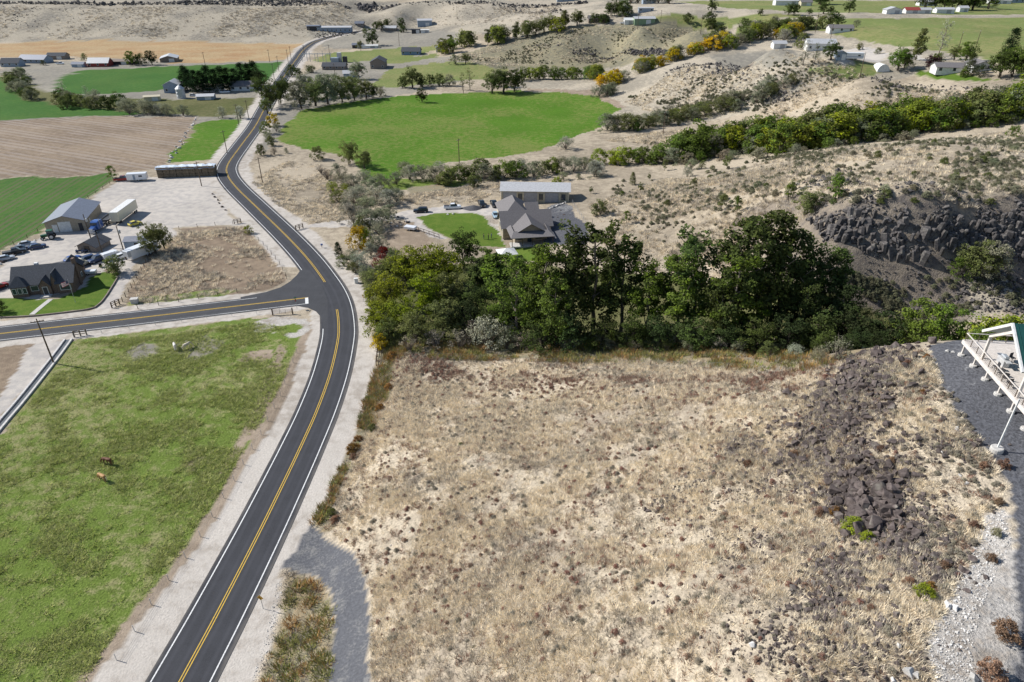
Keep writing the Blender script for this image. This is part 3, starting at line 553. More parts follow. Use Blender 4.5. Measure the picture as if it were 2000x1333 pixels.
def make_tree(kind, seed):
    rs = np.random.default_rng(seed)
    if kind == 'cottonwood':
        h = 24.; V, F, tips = limbs(rs, h, .42, 13, .02, .86, .27, .2, .84, .012); ncl, lpc, ls, rad = 112, 58, .56, 1.4
    elif kind == 'willow':                       # broad, fine-leaved
        h = 10.; V, F, tips = limbs(rs, h, .2, 8, .12, .7, .34, .2, .65, .02, 3); ncl, lpc, ls, rad = 95, 52, .36, 1.0
    elif kind == 'poplar':
        h = 14.; V, F, tips = limbs(rs, h, .24, 12, .02, .9, .17, .2, .86, .008); ncl, lpc, ls, rad = 80, 45, .5, 1.0
    elif kind == 'bare':
        h = 14.; V, F, tips = limbs(rs, h, .24, 22, .03, .9, .24, .18, .88, .01); ncl, lpc, ls, rad = 46, 16, .42, 1.1
    elif kind == 'sapling':
        h = 5.; V, F, tips = limbs(rs, h, .08, 7, .05, .85, .26, .3, .8, .02); ncl, lpc, ls, rad = 34, 30, .26, .55
    mx = np.array(tips); C = []
    for k in range(ncl):
        if kind == 'cottonwood':
            z = .2+.8*rs.random()**.75; w = .235*h*(math.sin(math.pi*min(1, (z-.08)/.94)**.8)**.6)
        elif kind == 'willow':
            z = .12+.84*rs.random()**.8; w = .5*h*(math.sin(math.pi*(.16+.84*z))**.55 if z < .99 else .1)
        elif kind == 'poplar':
            z = .18+.82*rs.random(); w = .16*h*(math.sin(math.pi*(z*.93))**.5 if z < 1 else .1)
        elif kind == 'bare':
            z = .25+.75*rs.random(); w = .2*h*math.sin(math.pi*z*.96)**.5
        else:
            z = .28+.72*rs.random(); w = .28*h*math.sin(math.pi*(.1+.86*z))**.6
        if rs.random() < .55:
            t = tips[rs.integers(len(tips))]; c = t+rs.normal(size=3)*rad*.45
        else:
            a = rs.uniform(0, 2*math.pi); q = w*math.sqrt(rs.uniform(.25, 1)); c = np.array([math.cos(a)*q, math.sin(a)*q, z*h])
        if c[2] < .1*h: c[2] = .1*h+rs.random()*.1*h
        C.append(c)
    C = np.array(C); cen, lr = [], []
    for c in C:
        n = int(lpc*rs.uniform(.6, 1.4)); r_ = rad*rs.uniform(.6, 1.25); d = rs.normal(size=(n, 3)); d /= np.linalg.norm(d, axis=1)[:, None]
        p = c+d*(r_*rs.uniform(.35, 1, n)**.6)[:, None]*np.array([1, 1, .72]); cen.append(p); lr.append(np.clip(rs.normal(.5, .22, n)+rs.normal(0, .13), 0, 1))
    cen = np.vstack(cen); lr = np.concatenate(lr); cen[:,2] = np.maximum(cen[:,2], .03*h)
    Q = quads(cen, ls, rs, .3, .75, np.array([0, 0, h*.5]))
    me = leafmesh(kind+'_crown', Q, lr)
    tm = bpy.data.meshes.new(kind+'_trunk'); tm.from_pydata([tuple(v) for v in V], [], F); tm.materials.append(BARK if kind in ('cottonwood', 'bare', 'poplar') else BARKD)
    return {'h': h, 'trunk': tm, 'crown': me}
def make_conifer(seed, h=12.):
    rs = np.random.default_rng(seed); V, F = [], []; tube(V, F, [(0,0,-.3),(0,0,h*.5),(0,0,h*.97)], [.22,.14,.02], 6)
    cen, lr = [], []
    for k in range(150):
        z = .06+.93*rs.random()**.9; w = .30*h*(1-z)**.6*(.55+.45*min(1, z*5))+.12; a = rs.uniform(0, 2*math.pi); q = w*rs.uniform(.45, 1)
        c = np.array([math.cos(a)*q, math.sin(a)*q, z*h-.1*q]); n = 34; d = rs.normal(size=(n, 3))*np.array([.5,.5,.28]); cen.append(c+d); lr.append(np.clip(rs.normal(.5, .2, n), 0, 1))
    Q = quads(np.vstack(cen), .42, rs, .35, .45, np.array([0, 0, h*.4]))
    tm = bpy.data.meshes.new('conifer_trunk'); tm.from_pydata([tuple(v) for v in V], [], F); tm.materials.append(BARKD)
    return {'h': h, 'trunk': tm, 'crown': leafmesh('conifer_crown', Q, np.concatenate(lr))}
def make_shrub(seed, h=4., wid=1.15, ncl=46, lpc=46, ls=.25, rad=.62, twigs=14, aspect=.7, up=.35):
    rs = np.random.default_rng(seed); cen, lr = [], []
    V, F = [], []
    for k in range(twigs):
        a = rs.uniform(0, 2*math.pi); L = h*rs.uniform(.5, .9); sp = rs.uniform(.15, .75)
        tube(V, F, [(0,0,-.05),(math.cos(a)*L*sp*.4, math.sin(a)*L*sp*.4, L*.5),(math.cos(a)*L*sp, math.sin(a)*L*sp, L)], [.045*h/4,.03*h/4,.008*h/4], 3)
    for k in range(ncl):
        z = rs.random()**.75; w = .5*wid*h*math.sqrt(max(.04, 1-(z*.96)**2.2)); a = rs.uniform(0, 2*math.pi); q = w*math.sqrt(rs.random())
        c = np.array([math.cos(a)*q, math.sin(a)*q, z*h*(.8+.2*rs.random())]); n = int(lpc*rs.uniform(.6, 1.4)); d = rs.normal(size=(n, 3)); d /= np.linalg.norm(d, axis=1)[:, None]
        cen.append(c+d*(rad*h/4*rs.uniform(.5, 1.2)*rs.uniform(.3, 1, n)**.6)[:, None]*np.array([1, 1, .8])); lr.append(np.clip(rs.normal(.5, .2, n)+rs.normal(0, .15), 0, 1))
    cen = np.vstack(cen); cen[:,2] = np.maximum(cen[:,2], .02)
    Q = quads(cen, ls*h/4, rs, up, aspect, np.array([0, 0, h*.3])); L = np.concatenate(lr)
    nq = len(Q); n2 = len(V)
    # twigs and leaves in one mesh
    VV2 = np.vstack([Q.reshape(-1, 3), np.array(V)]); me = bpy.data.meshes.new('shrub')
    faces = [tuple(range(4*i, 4*i+4)) for i in range(nq)]+[tuple(i+4*nq for i in f) for f in F]
    me.from_pydata([tuple(v) for v in VV2], [], faces); me.materials.append(LEAF); me.materials.append(BARK)
    me.polygons.foreach_set('material_index', [0]*nq+[1]*len(F))
    a = me.attributes.new('lr', 'FLOAT', 'POINT'); a.data.foreach_set('value', np.concatenate([np.repeat(L, 4), np.full(n2, .5)]).astype(np.float32))
    return {'h': h, 'mesh': me}
PROTO = {k: [make_tree(k, s*13+5) for s in range(n)] for k, n in (('cottonwood', 4), ('willow', 3), ('poplar', 2), ('bare', 2), ('sapling', 3))}
PROTO['conifer'] = [make_conifer(3), make_conifer(4)]
PROTO['shrub'] = [make_shrub(s) for s in (1, 2, 3)]
PROTO['olive'] = [make_shrub(s, 4., 1.25, 52, 56, .2, .62, 22, .5, .2) for s in (11, 12, 13)]
PROTO['thin'] = [make_shrub(s, 4., 1.1, 26, 26, .2, .6, 40, .5, .2) for s in (21, 22)]
PROTO['sage'] = [make_shrub(s, 1., 1.6, 60, 44, .40, .85, 10, .55, .3) for s in (31, 32, 33)]
# colours of leaves (linear)
GRN = {'dark': (.078,.102,.032), 'deep': (.048,.066,.026), 'green': (.125,.172,.036), 'lime': (.235,.265,.038), 'yellow': (.48,.36,.025), 'gold': (.50,.31,.025), 'grey': (.235,.24,.155),
       'silver': (.34,.345,.26), 'olive': (.150,.165,.060), 'red': (.15,.022,.018), 'plum': (.05,.024,.028), 'pine': (.020,.036,.016), 'twig': (.27,.235,.18), 'rust': (.30,.165,.06), 'sage': (.28,.265,.175), 'brown': (.26,.165,.11)}
CW = {'dark': 'dark green', 'deep': 'very dark green', 'green': 'green', 'lime': 'yellow-green', 'yellow': 'bright yellow', 'gold': 'golden yellow', 'grey': 'grey-green', 'silver': 'silvery grey', 'olive': 'olive green',
      'red': 'dark red', 'plum': 'purple-leaved', 'pine': 'blackish green', 'twig': 'bare brownish', 'rust': 'rust-orange', 'sage': 'grey-green', 'brown': 'reddish brown'}
KW = {'cottonwood': ('cottonwood_tree', 'tall', 'cottonwood tree', 'tree'), 'willow': ('willow_tree', 'broad', 'willow tree', 'tree'), 'poplar': ('poplar_tree', 'slender', 'poplar tree', 'tree'), 'bare': ('sparse_tree', 'thin-leaved', 'tree', 'tree'),
      'sapling': ('small_tree', 'small', 'tree', 'tree'), 'conifer': ('pine_tree', 'conical', 'pine tree', 'tree'), 'shrub': ('leafy_shrub', 'leafy', 'shrub', 'shrub'), 'olive': ('round_shrub', 'rounded', 'shrub', 'shrub'),
      'thin': ('twiggy_shrub', 'twiggy', 'shrub', 'shrub'), 'sage': ('low_bush', 'low', 'bush', 'bush')}
SIZES = {'cottonwood': (20, 26), 'willow': (8, 12), 'poplar': (10, 14), 'bare': (9, 13), 'sapling': (3.5, 5), 'conifer': (6, 13.5), 'shrub': (5, 8), 'olive': (4, 6.5), 'thin': (4.2, 5.5), 'sage': (.8, 1.35)}
vrs = np.random.default_rng(99)
NVEG = 0
def plant(kind, x, y, h, col, where, group=None, z=None, wide=1.0, sink=0.0):
    global NVEG; NVEG += 1
    pr = PROTO[kind][vrs.integers(len(PROTO[kind]))]; s = h/pr['h']; z = float(gz(x, y)) if z is None else z
    nm, adj, noun, cat = KW[kind]; c = np.array(GRN[col])*vrs.uniform(.95, 1.06, 3)*vrs.uniform(.85, 1.18)
    sc = (s*wide*vrs.uniform(.92, 1.1), s*wide*vrs.uniform(.92, 1.1), s); rz = vrs.uniform(0, 6.283)
    lo_, hi_ = SIZES[kind]; sw = 'small ' if h < lo_ else ('large ' if h > hi_ else '')
    if kind in ('cottonwood', 'sapling', 'sage'): sw, adj = '', {'cottonwood': ('shorter', 'tall', 'very tall'), 'sapling': ('very small', 'small', 'taller young'), 'sage': ('tiny', 'low', 'big round')}[kind][0 if h < lo_ else (2 if h > hi_ else 1)]
    label = f'{sw}{adj} {CW[col]} {noun} {where}'
    if 'mesh' in pr:
        o = bpy.data.objects.new(nm, pr['mesh']); COL.objects.link(o); o.color = (*c, 1)
    else:
        o = bpy.data.objects.new(nm, None); COL.objects.link(o); o.empty_display_size = .5
        for part in ('trunk', 'crown'):
            p = bpy.data.objects.new(part, pr[part]); COL.objects.link(p); p.parent = o; p.color = (*c, 1)
    o.location = (x, y, z-sink-.05); o.scale = sc; o.rotation_euler = (0, 0, rz)
    tag(o, label, cat, group or f'{noun}s {where}'); return o
def plant_px(kind, u, v, h, col, where, group=None, **kw):
    q = P(u, v); return plant(kind, q[0], q[1], h, col, where, group, **kw)
def plant_top(kind, u, v, y, col, where, group=None, **kw):       # its top seen at (u, v), standing y metres ahead
    a, b, c = ray(u, v); s = y/b; x = float(a*s); zt = CAM_H+float(c*s); return plant(kind, x, y, max(2.0, zt-float(gz(x, y))), col, where, group, **kw)
def belt(line, n, hr, pal, where, jit=1.5, rows=1):
    q = P(np.array([p[0] for p in line]), np.array([p[1] for p in line]))[:, :2]
    L = np.concatenate([[0], np.cumsum(np.linalg.norm(np.diff(q, axis=0), axis=1))])
    ks = [p[0] for p in pal]; ws = np.array([p[2] for p in pal], float); ws /= ws.sum()
    for i in range(n):
        t = (i+vrs.uniform(.1, .9))/n*L[-1]; x = np.interp(t, L, q[:,0]); y = np.interp(t, L, q[:,1]); j = vrs.choice(len(pal), p=ws)
        plant(pal[j][0], x+vrs.normal()*jit, y+vrs.normal()*jit, vrs.uniform(*hr), pal[j][1], where, 'shrubs and trees '+where, wide=vrs.uniform(1.0, 1.3))
# --- cottonwoods and undergrowth of the ravine
W = 'in the dark ravine grove'
for u, v, y, c in [(1010,505,126,'green'),(1062,482,124,'green'),(1118,462,126,'dark'),(1172,430,125,'dark'),(1228,464,124,'dark'),(1275,512,120,'green'),(1372,446,120,'dark'),
                   (1345,500,117,'green'),(1470,425,116,'dark'),(1522,420,117,'dark'),(1452,485,112,'green'),(1562,455,117,'dark'),(1604,480,117,'dark'),(1645,486,118,'dark'),(1590,530,111,'dark'),
                   (1090,540,119,'green'),(1660,560,110,'deep'),(1420,560,112,'dark')]:
    plant_top('cottonwood', u, v, y, c, W, 'cottonwoods in the ravine grove', wide=1.0)
for u, v, y, c in [(1700,600,104,'deep'),(1745,615,100,'deep'),(1650,600,106,'deep'),(1790,612,101,'olive'),(1600,610,105,'dark'),(1550,620,104,'deep'),(1490,620,106,'dark'),(1430,625,108,'deep'),(1360,620,110,'dark'),(1300,615,113,'deep'),(1240,620,114,'dark'),
                   (1180,615,116,'dark'),(1120,610,117,'deep'),(1060,615,119,'dark'),(1720,650,92,'deep'),(1660,655,92,'deep'),(1690,640,96,'deep'),(1620,650,97,'dark')]:
    plant_top('willow', u, v, y, c, 'low in the shade of the ravine grove', 'undergrowth of the ravine grove', wide=1.1)
plant_top('willow', 1815, 590, 98, 'green', 'behind the rock ridge by the dark gravel pad', wide=.9); plant_top('willow', 1870, 598, 97, 'green', 'behind the rock ridge by the dark gravel pad', wide=.9)
plant_top('shrub', 1945, 622, 94, 'lime', 'behind the raised deck'); plant_top('shrub', 1990, 616, 94, 'lime', 'behind the raised deck'); plant_top('shrub', 1925, 640, 90, 'green', 'behind the raised deck')
for u, v, h, c in [(1000,672,4.5,'silver'),(1040,676,3.5,'grey'),(1085,678,3.5,'silver'),(1110,684,3,'grey'),(1150,684,3,'green'),(1190,684,3,'grey'),(1345,690,3.2,'grey'),(1405,690,3.5,'silver'),(1440,694,3,'grey'),(1500,698,3,'olive'),(1550,702,2.8,'silver'),(1600,706,2.5,'grey'),(1300,688,2.8,'olive'),(1240,686,2.6,'grey')]:
    plant_px('olive', u, v, h, c, 'along the foot of the ravine grove', 'willow tufts along the slope edge')
plant_px('thin', 1632, 706, 4.2, 'grey', 'alone beside the dark ravine rocks')
# --- yellow-green thicket by the highway bend
W = 'in the thicket beside the highway bend'
for k, u, v, h, c in [('willow',762,610,10,'lime'),('willow',798,560,11,'lime'),('willow',845,560,12,'lime'),('willow',742,655,8,'lime'),('willow',790,650,9,'lime'),('willow',835,620,11,'lime'),('willow',880,610,10,'olive'),('willow',868,660,9,'olive'),
                      ('willow',815,672,8,'olive'),('willow',760,672,6,'olive'),('willow',905,655,9,'deep'),('willow',930,620,9,'dark'),('shrub',735,600,6,'lime'),('willow',755,560,8,'olive'),('shrub',742,682,4,'yellow'),('willow',880,560,9,'lime'),('willow',965,660,9,'dark'),('willow',1015,655,9,'dark'),
                      ('thin',850,680,5,'twig'),('thin',800,688,4.5,'twig'),('thin',900,682,5,'twig'),('thin',925,668,6,'twig'),('olive',952,680,7.5,'silver'),('olive',990,682,5,'grey'),('thin',1015,684,4,'twig'),('olive',725,560,5,'olive'),('shrub',790,545,6,'lime'),('olive',770,520,5,'olive')]:
    plant_px(k, u, v, h, c, W, 'thicket beside the highway bend')
plant_px('willow', 905, 524, 11.5, 'dark', 'with bare lower limbs beside the striped lawn', wide=.85)
plant_px('poplar', 952, 548, 9, 'green', 'beside the white canopy roof', wide=1.3); plant_px('poplar', 968, 585, 13, 'green', 'beside the white canopy roof', wide=1.4); plant_px('poplar', 935, 575, 10, 'dark', 'beside the white canopy roof', wide=1.4)
plant_px('olive', 752, 510, 4.5, 'red', 'between grey shrubs and the highway bend'); plant_px('olive', 738, 525, 3.5, 'red', 'between grey shrubs and the highway bend')
plant_px('shrub', 703, 486, 7, 'yellow', 'beside the drive to the grey-roofed house', wide=.8); plant_px('shrub', 716, 484, 6, 'lime', 'beside the drive to the grey-roofed house', wide=.7)
plant_px('conifer', 662, 503, 4.6, 'pine', 'alone on the highway verge')
for u, v, h, c in [(690,520,5,'grey'),(705,525,5,'silver'),(740,492,5,'grey'),(672,520,3.5,'olive'),(715,545,4,'grey'),(725,500,4,'silver'),(690,532,3,'olive')]: plant_px('olive', u, v, h, c, 'between the highway and the yellow bush', 'grey shrubs by the highway')
# --- grey olive mass left of the house
W = 'in the grey thicket left of the house drive'
for u, v, h, c in [(640,352,4.5,'twig'),(662,345,5,'grey'),(628,340,4,'twig'),(690,372,6,'grey'),(700,395,6,'silver'),(735,398,6.5,'silver'),(760,402,6,'silver'),(742,372,6,'grey'),(718,418,6,'grey'),(660,395,4,'olive'),(690,436,6.5,'silver'),(722,446,6.5,'grey'),(745,440,5.5,'grey'),(670,362,5,'grey'),(712,360,5.5,'silver'),(680,415,4.5,'grey'),(650,375,4,'lime'),(676,380,4,'lime'),(705,455,5,'olive'),(760,425,4.5,'grey'),(775,395,5,'grey'),(740,460,4.5,'grey'),(690,400,5.5,'silver'),(725,380,6,'grey')]:
    plant_px('thin' if c == 'twig' else 'olive', u, v, h, c, W, 'grey thicket by the house drive', wide=1.2)
plant_px('willow', 683, 322, 10.5, 'olive', 'at the corner of the bright pasture', wide=.8); plant_px('willow', 712, 330, 8, 'olive', 'at the corner of the bright pasture', wide=.8); plant_px('shrub', 622, 312, 5.5, 'olive', 'at the corner of the bright pasture')
W = 'in the shrub row above the house'
for u, v, h, c in [(775,362,5,'grey'),(800,352,6,'silver'),(826,352,6,'grey'),(850,356,6,'grey'),(868,362,5,'olive'),(880,360,6.5,'olive'),(898,352,6,'green'),(925,366,5,'olive'),(940,345,7,'olive'),(948,352,6,'grey'),(985,348,6.5,'green'),(1008,348,6.5,'green'),(1020,335,5,'silver'),(1042,345,6,'grey'),(1062,340,5,'olive'),(1080,338,6,'green'),(1098,336,6,'grey'),(1120,336,6,'silver'),(1105,292,5.5,'silver'),
                   (1160,345,6,'silver'),(1142,332,5,'grey'),(968,352,4,'olive'),(915,350,5,'olive'),(860,340,5,'silver'),(790,340,5,'grey'),(1088,362,3,'lime'),(1100,352,3.2,'grey'),(1130,350,2.2,'grey'),(1000,338,5,'grey')]:
    plant_px('olive' if c in ('grey', 'silver') else 'shrub', u, v, h, c, W, 'shrub row above the house', wide=1.2)
# --- creek rows across the hills
gp_ = [('shrub','green',4),('shrub','lime',3),('olive','grey',1.0),('shrub','olive',1.4)]
belt([(1180,322),(1260,318),(1300,320)], 9, (5,7.5), [('shrub','green',3),('olive','grey',2),('shrub','lime',2)], 'at the pasture end of the creek hedge', 1.5)
belt([(1330,312),(1400,304),(1480,297),(1540,297),(1620,281),(1700,271),(1760,262),(1850,250),(1920,243),(2010,230)], 50, (8,11.5), gp_, 'in the middle row of the creek hedge', 1.6)
belt([(1340,300),(1480,285),(1620,268),(1760,250),(1900,232),(2010,218)], 38, (8.5,12.5), gp_, 'on the uphill side of the creek hedge', 1.6)
belt([(1320,322),(1400,312),(1540,304),(1700,279),(1850,258),(2000,240)], 20, (2.2,4), [('olive','grey',3),('shrub','green',2),('sage','sage',2)], 'at the sunny foot of the creek hedge', 1.5)
belt([(1178,256),(1230,254),(1290,246),(1340,234),(1400,221),(1450,208),(1500,188),(1552,166)], 30, (5,8), [('olive','grey',5),('olive','olive',3),('shrub','green',1.5),('shrub','lime',.7)], 'in the grey shrub row above the pasture', 2)
belt([(1260,240),(1340,225),(1450,196),(1520,165)], 12, (4,7), [('olive','grey',4),('olive','silver',1),('shrub','olive',2)], 'in the grey shrub row above the pasture', 2)
belt([(1180,172),(1215,158),(1250,143),(1275,134),(1310,120),(1350,107),(1400,97),(1440,96)], 26, (6,8.5), [('shrub','gold',3),('shrub','yellow',2),('shrub','lime',3),('olive','grey',2)], 'in the autumn-yellow row below the stony hill', 2.5)
belt([(1200,176),(1185,190),(1175,182)], 5, (5,7.5), [('olive','grey',1)], 'at the near end of the autumn-yellow row', 2)
belt([(1390,95),(1440,85),(1480,78),(1530,75),(1560,68)], 20, (6,10), [('shrub','olive',3),('shrub','lime',1.5),('olive','grey',2),('shrub','yellow',1)], 'at the head of the draw below the bench', 3)
belt([(1350,46),(1400,55),(1440,62),(1480,68),(1500,52)], 14, (7,10), [('olive','grey',2),('shrub','dark',3)], 'on the bench rim by the mown field', 4)
belt([(1022,156),(1060,155),(1100,155),(1140,154),(1170,156)], 12, (7,9.5), [('shrub','green',3),('shrub','lime',1),('olive','grey',1.2)], 'in the row behind the bright pasture', 2)
belt([(865,106),(900,94),(950,88),(1000,77),(1060,66),(1100,57),(1138,47)], 24, (10,13.5), [('willow','olive',3),('poplar','olive',2),('shrub','lime',1)], 'in the tall row below the mesa slope', 3)
for k, u, v, h, c, w_ in [('willow',588,213,14,'grey',1),('willow',615,208,15,'olive',1),('willow',640,204,16,'grey',1),('willow',668,200,14,'olive',1),('willow',692,197,13,'olive',1),('willow',716,193,12,'olive',1),('willow',600,195,15,'grey',1),('willow',650,190,14,'grey',1),('willow',728,192,8,'dark',1),('willow',690,186,12,'grey',1)]:
    plant_px(k, u, v, h, c, 'in the grey-green grove across the highway from the pines', 'grove at the head of the pasture', wide=w_)
for k, u, v, h, c in [('willow',548,205,15,'dark'),('willow',530,212,13,'dark'),('willow',560,192,12,'dark'),('willow',522,222,9,'olive'),('shrub',535,247,6.5,'yellow'),('shrub',520,262,6,'olive'),('olive',540,258,4,'grey'),('shrub',510,304,5,'olive'),('shrub',530,285,4.5,'olive'),('olive',524,276,4,'grey'),('olive',536,303,3.5,'twig'),('olive',560,300,2.5,'grey')]:
    plant_px(k, u, v, h, c, 'on the highway edge beside the bright pasture', 'roadside trees by the bright pasture', wide=.85)
for k, u, v, h, c, wh in [('willow',985,183,15,'dark','at the top of the bright pasture'),('willow',962,182,13,'olive','at the top of the bright pasture'),('willow',1005,180,13,'dark','at the top of the bright pasture'),('willow',975,170,12,'grey','at the top of the bright pasture'),
        ('bare',918,178,13,'olive','beside the pasture gate track'),('bare',903,176,10,'olive','beside the pasture gate track'),('willow',805,172,13,'olive','above the pasture track'),('shrub',786,172,7,'dark','above the pasture track'),('shrub',822,170,8,'dark','above the pasture track'),('shrub',840,168,7,'dark','above the pasture track'),
        ('shrub',858,168,7.5,'olive','above the pasture track'),('shrub',878,168,7,'grey','above the pasture track'),('willow',824,200,7.5,'dark','standing alone in the bright pasture'),('olive',744,188,6,'grey','beside the grove in the bright pasture'),
        ('willow',885,104,12,'green','at the foot of the tall hillside row'),('willow',910,125,8,'olive','below the tall hillside row'),('olive',889,126,7,'grey','below the tall hillside row'),('willow',728,90,14,'dark','above the green meadow by the highway'),('shrub',704,95,6,'olive','above the green meadow by the highway'),
        ('willow',745,60,10,'dark','around the farmhouse under the mesa'),('willow',758,56,10,'dark','around the farmhouse under the mesa'),('willow',784,56,10,'dark','around the farmhouse under the mesa'),('shrub',735,57,7,'dark','around the farmhouse under the mesa'),('shrub',788,64,7,'dark','around the farmhouse under the mesa'),('shrub',712,66,5,'olive','around the farmhouse under the mesa'),
        ('willow',582,152,7,'dark','beside the highway near the ranch house'),('shrub',570,150,8,'dark','beside the highway near the ranch house'),('willow',700,155,12,'grey','beside the brown workshop'),('olive',604,142,5,'dark','in front of the low dark house'),('olive',611,143,5,'dark','in front of the low dark house')]:
    plant_px(k, u, v, h, c, wh)
for i, (u, v) in enumerate([(372,178),(384,181),(397,181),(410,180),(423,179),(436,178),(449,177),(462,175),(476,172),(489,169),(500,167),(366,176)]): plant_px('conifer', u, v, vrs.uniform(12, 15), 'pine', 'in the dark pine row behind the barn', 'pine row behind the barn', wide=1.25)
plant_px('willow', 512, 188, 12, 'dark', 'at the road end of the pine row'); plant_px('willow', 508, 172, 12, 'deep', 'at the road end of the pine row')
cl = [('olive','grey',3),('shrub','dark',2),('shrub','olive',2)]
belt([(42,150),(34,163),(44,178),(56,190),(75,196)], 15, (5,7.5), cl, 'along the creek between the green fields', 3)
belt([(98,200),(120,204),(150,208),(180,212),(225,214)], 11, (5.5,8), cl, 'along the creek between the green fields', 3)
belt([(246,219),(265,221),(300,224),(330,226),(358,226)], 8, (5.5,8), [('olive','silver',2),('olive','grey',2),('shrub','dark',1)], 'along the creek between the green fields', 2)
plant_px('olive', 435, 231, 5.5, 'silver', 'above the small bright field'); plant_px('olive', 470, 232, 6, 'silver', 'above the small bright field'); plant_px('bare', 128, 190, 9, 'silver', 'by the creek at the hay field corner')
belt([(130,205),(160,195),(200,205)], 4, (6,8), [('bare','silver',1),('olive','grey',1)], 'in the bare clump by the creek', 3)
for k, u, v, h, c, wh in [('willow',258,128,10,'green','by the far barns below the stubble field'),('shrub',276,127,8,'dark','by the far barns below the stubble field'),('willow',297,127,10,'deep','by the far barns below the stubble field'),('olive',165,118,5,'olive','by the far barns below the stubble field'),('olive',85,128,4,'dark','by the far blue houses')]: plant_px(k, u, v, h, c, wh)
# --- lone trees of the hillside
W = 'scattered on the pale hillside right of the house'
for k, u, v, h, c in [('conifer',1235,362,4.6,'olive'),('sapling',1250,377,3.6,'olive'),('sapling',1154,379,2.6,'dark'),('sage',1215,381,1.3,'green'),('shrub',1172,420,4.8,'olive'),('sapling',1224,437,4,'green'),('sapling',1408,412,4.8,'olive'),('sapling',1438,418,4.6,'green'),('sapling',1353,377,4.6,'olive'),
                      ('sapling',1419,331,5.2,'olive'),('sapling',1298,334,4.2,'olive'),('olive',1342,346,3.6,'silver'),('olive',1350,332,4,'grey'),('sage',1304,402,1.8,'olive'),('willow',1574,419,6.5,'olive'),('sapling',1539,394,5,'green'),('sapling',1627,397,6.5,'green'),('olive',1166,345,6,'silver'),('sapling',1268,352,2.6,'olive'),('shrub',1978,270,4,'green'),('olive',1370,330,3,'olive')]:
    plant_px(k, u, v, h, c, W, 'lone trees on the pale hillside')
plant_px('willow', 1898, 545, 8.5, 'olive', 'below the basalt cliff', wide=1.0); plant_px('willow', 1925, 548, 8, 'grey', 'below the basalt cliff'); plant_px('olive', 1870, 540, 4, 'green', 'below the basalt cliff')
# --- farm yard left
plant_px('willow', 303, 498, 10, 'olive', 'shading the camper in the truck yard', wide=.75); plant_px('willow', 322, 488, 8, 'olive', 'shading the camper in the truck yard', wide=.7); plant_px('shrub', 228, 534, 5, 'olive', 'beside the brick house drive', wide=1.2)
plant_px('sapling', 222, 352, 5.5, 'green', 'at the corner of the crop field', wide=1.2); plant_px('shrub', 486, 456, 2.6, 'lime', 'at the yard gate by the highway'); plant_px('shrub', -8, 612, 4, 'dark', 'at the edge of the brick house lawn')
# --- bench at the top right
for k, u, v, h, c, wh in [('willow',1752,138,11,'green','beside the white garden canopy'),('willow',1765,136,9,'olive','beside the white garden canopy'),('poplar',1788,118,15,'olive','behind the white ranch house'),('bare',1832,112,17,'silver','behind the white ranch house'),('willow',1818,136,7,'plum','left of the white ranch house'),
        ('shrub',1828,130,6,'green','left of the white ranch house'),('willow',1885,122,9,'green','behind the white ranch house'),('willow',1862,118,7,'olive','behind the white ranch house'),('conifer',1890,148,9,'dark','in front of the white ranch house'),('shrub',1880,152,4,'green','in front of the white ranch house'),('olive',1912,150,5,'deep','in front of the white ranch house'),
        ('willow',1950,152,12,'dark','right of the white ranch house'),('willow',1975,150,13,'green','right of the white ranch house'),('willow',2000,152,12,'dark','right of the white ranch house'),('conifer',1965,122,14,'pine','right of the white ranch house'),('bare',2005,120,13,'silver','right of the white ranch house'),('bare',1985,225,10,'silver','at the end of the creek hedge'),('bare',2005,228,10,'silver','at the end of the creek hedge'),
        ('bare',1568,128,11,'silver','in front of the white farmhouse on the bench'),('bare',1590,125,9,'olive','in front of the white farmhouse on the bench'),('willow',1621,118,9,'dark','in front of the white farmhouse on the bench'),('shrub',1565,95,9,'olive','in front of the white farmhouse on the bench'),('olive',1530,82,8,'silver','in front of the white farmhouse on the bench'),('shrub',1678,98,4,'olive','by the white trailer on the bench'),('shrub',1714,106,3.5,'olive','by the white trailer on the bench')]: plant_px(k, u, v, h, c, wh)
belt([(1505,70),(1535,62),(1570,58),(1600,55),(1635,52)], 16, (7,10), [('willow','dark',3),('shrub','olive',2)], 'in the hedge along the mown bench field', 3)
plant_px('olive', 1672, 54, 5, 'grey', 'beside the small white field house')
belt([(1785,16),(1830,17),(1870,22),(1895,20),(1905,12)], 12, (14,18), [('willow','dark',3),('poplar','dark',1)], 'around the far bench farm', 6)
belt([(1598,10),(1605,8)], 4, (13,15), [('willow','deep',1)], 'beside the far long shed', 4)
for u, v, h in [(1540,30,9),(1550,30,9),(1608,28,10),(1622,29,6),(1658,26,10),(1390,23,9),(1485,31,5),(1580,30,5)]: plant_px('willow', u, v, h, 'dark', 'alone in the far bench fields', 'lone trees in the far bench fields')
belt([(1190,30),(1210,30),(1225,32),(1240,28)], 7, (9,12), [('willow','dark',2),('olive','silver',1)], 'around the farmstead by the green shed', 3)
belt([(1160,44),(1175,46),(1185,46)], 4, (6,8), [('shrub','dark',1)], 'in front of the brown bench house', 2)
belt([(1210,5),(1240,7),(1260,7),(1300,8),(1325,8)], 9, (12,15), [('willow','deep',2),('olive','silver',1)], 'around the far hilltop farmstead', 4)
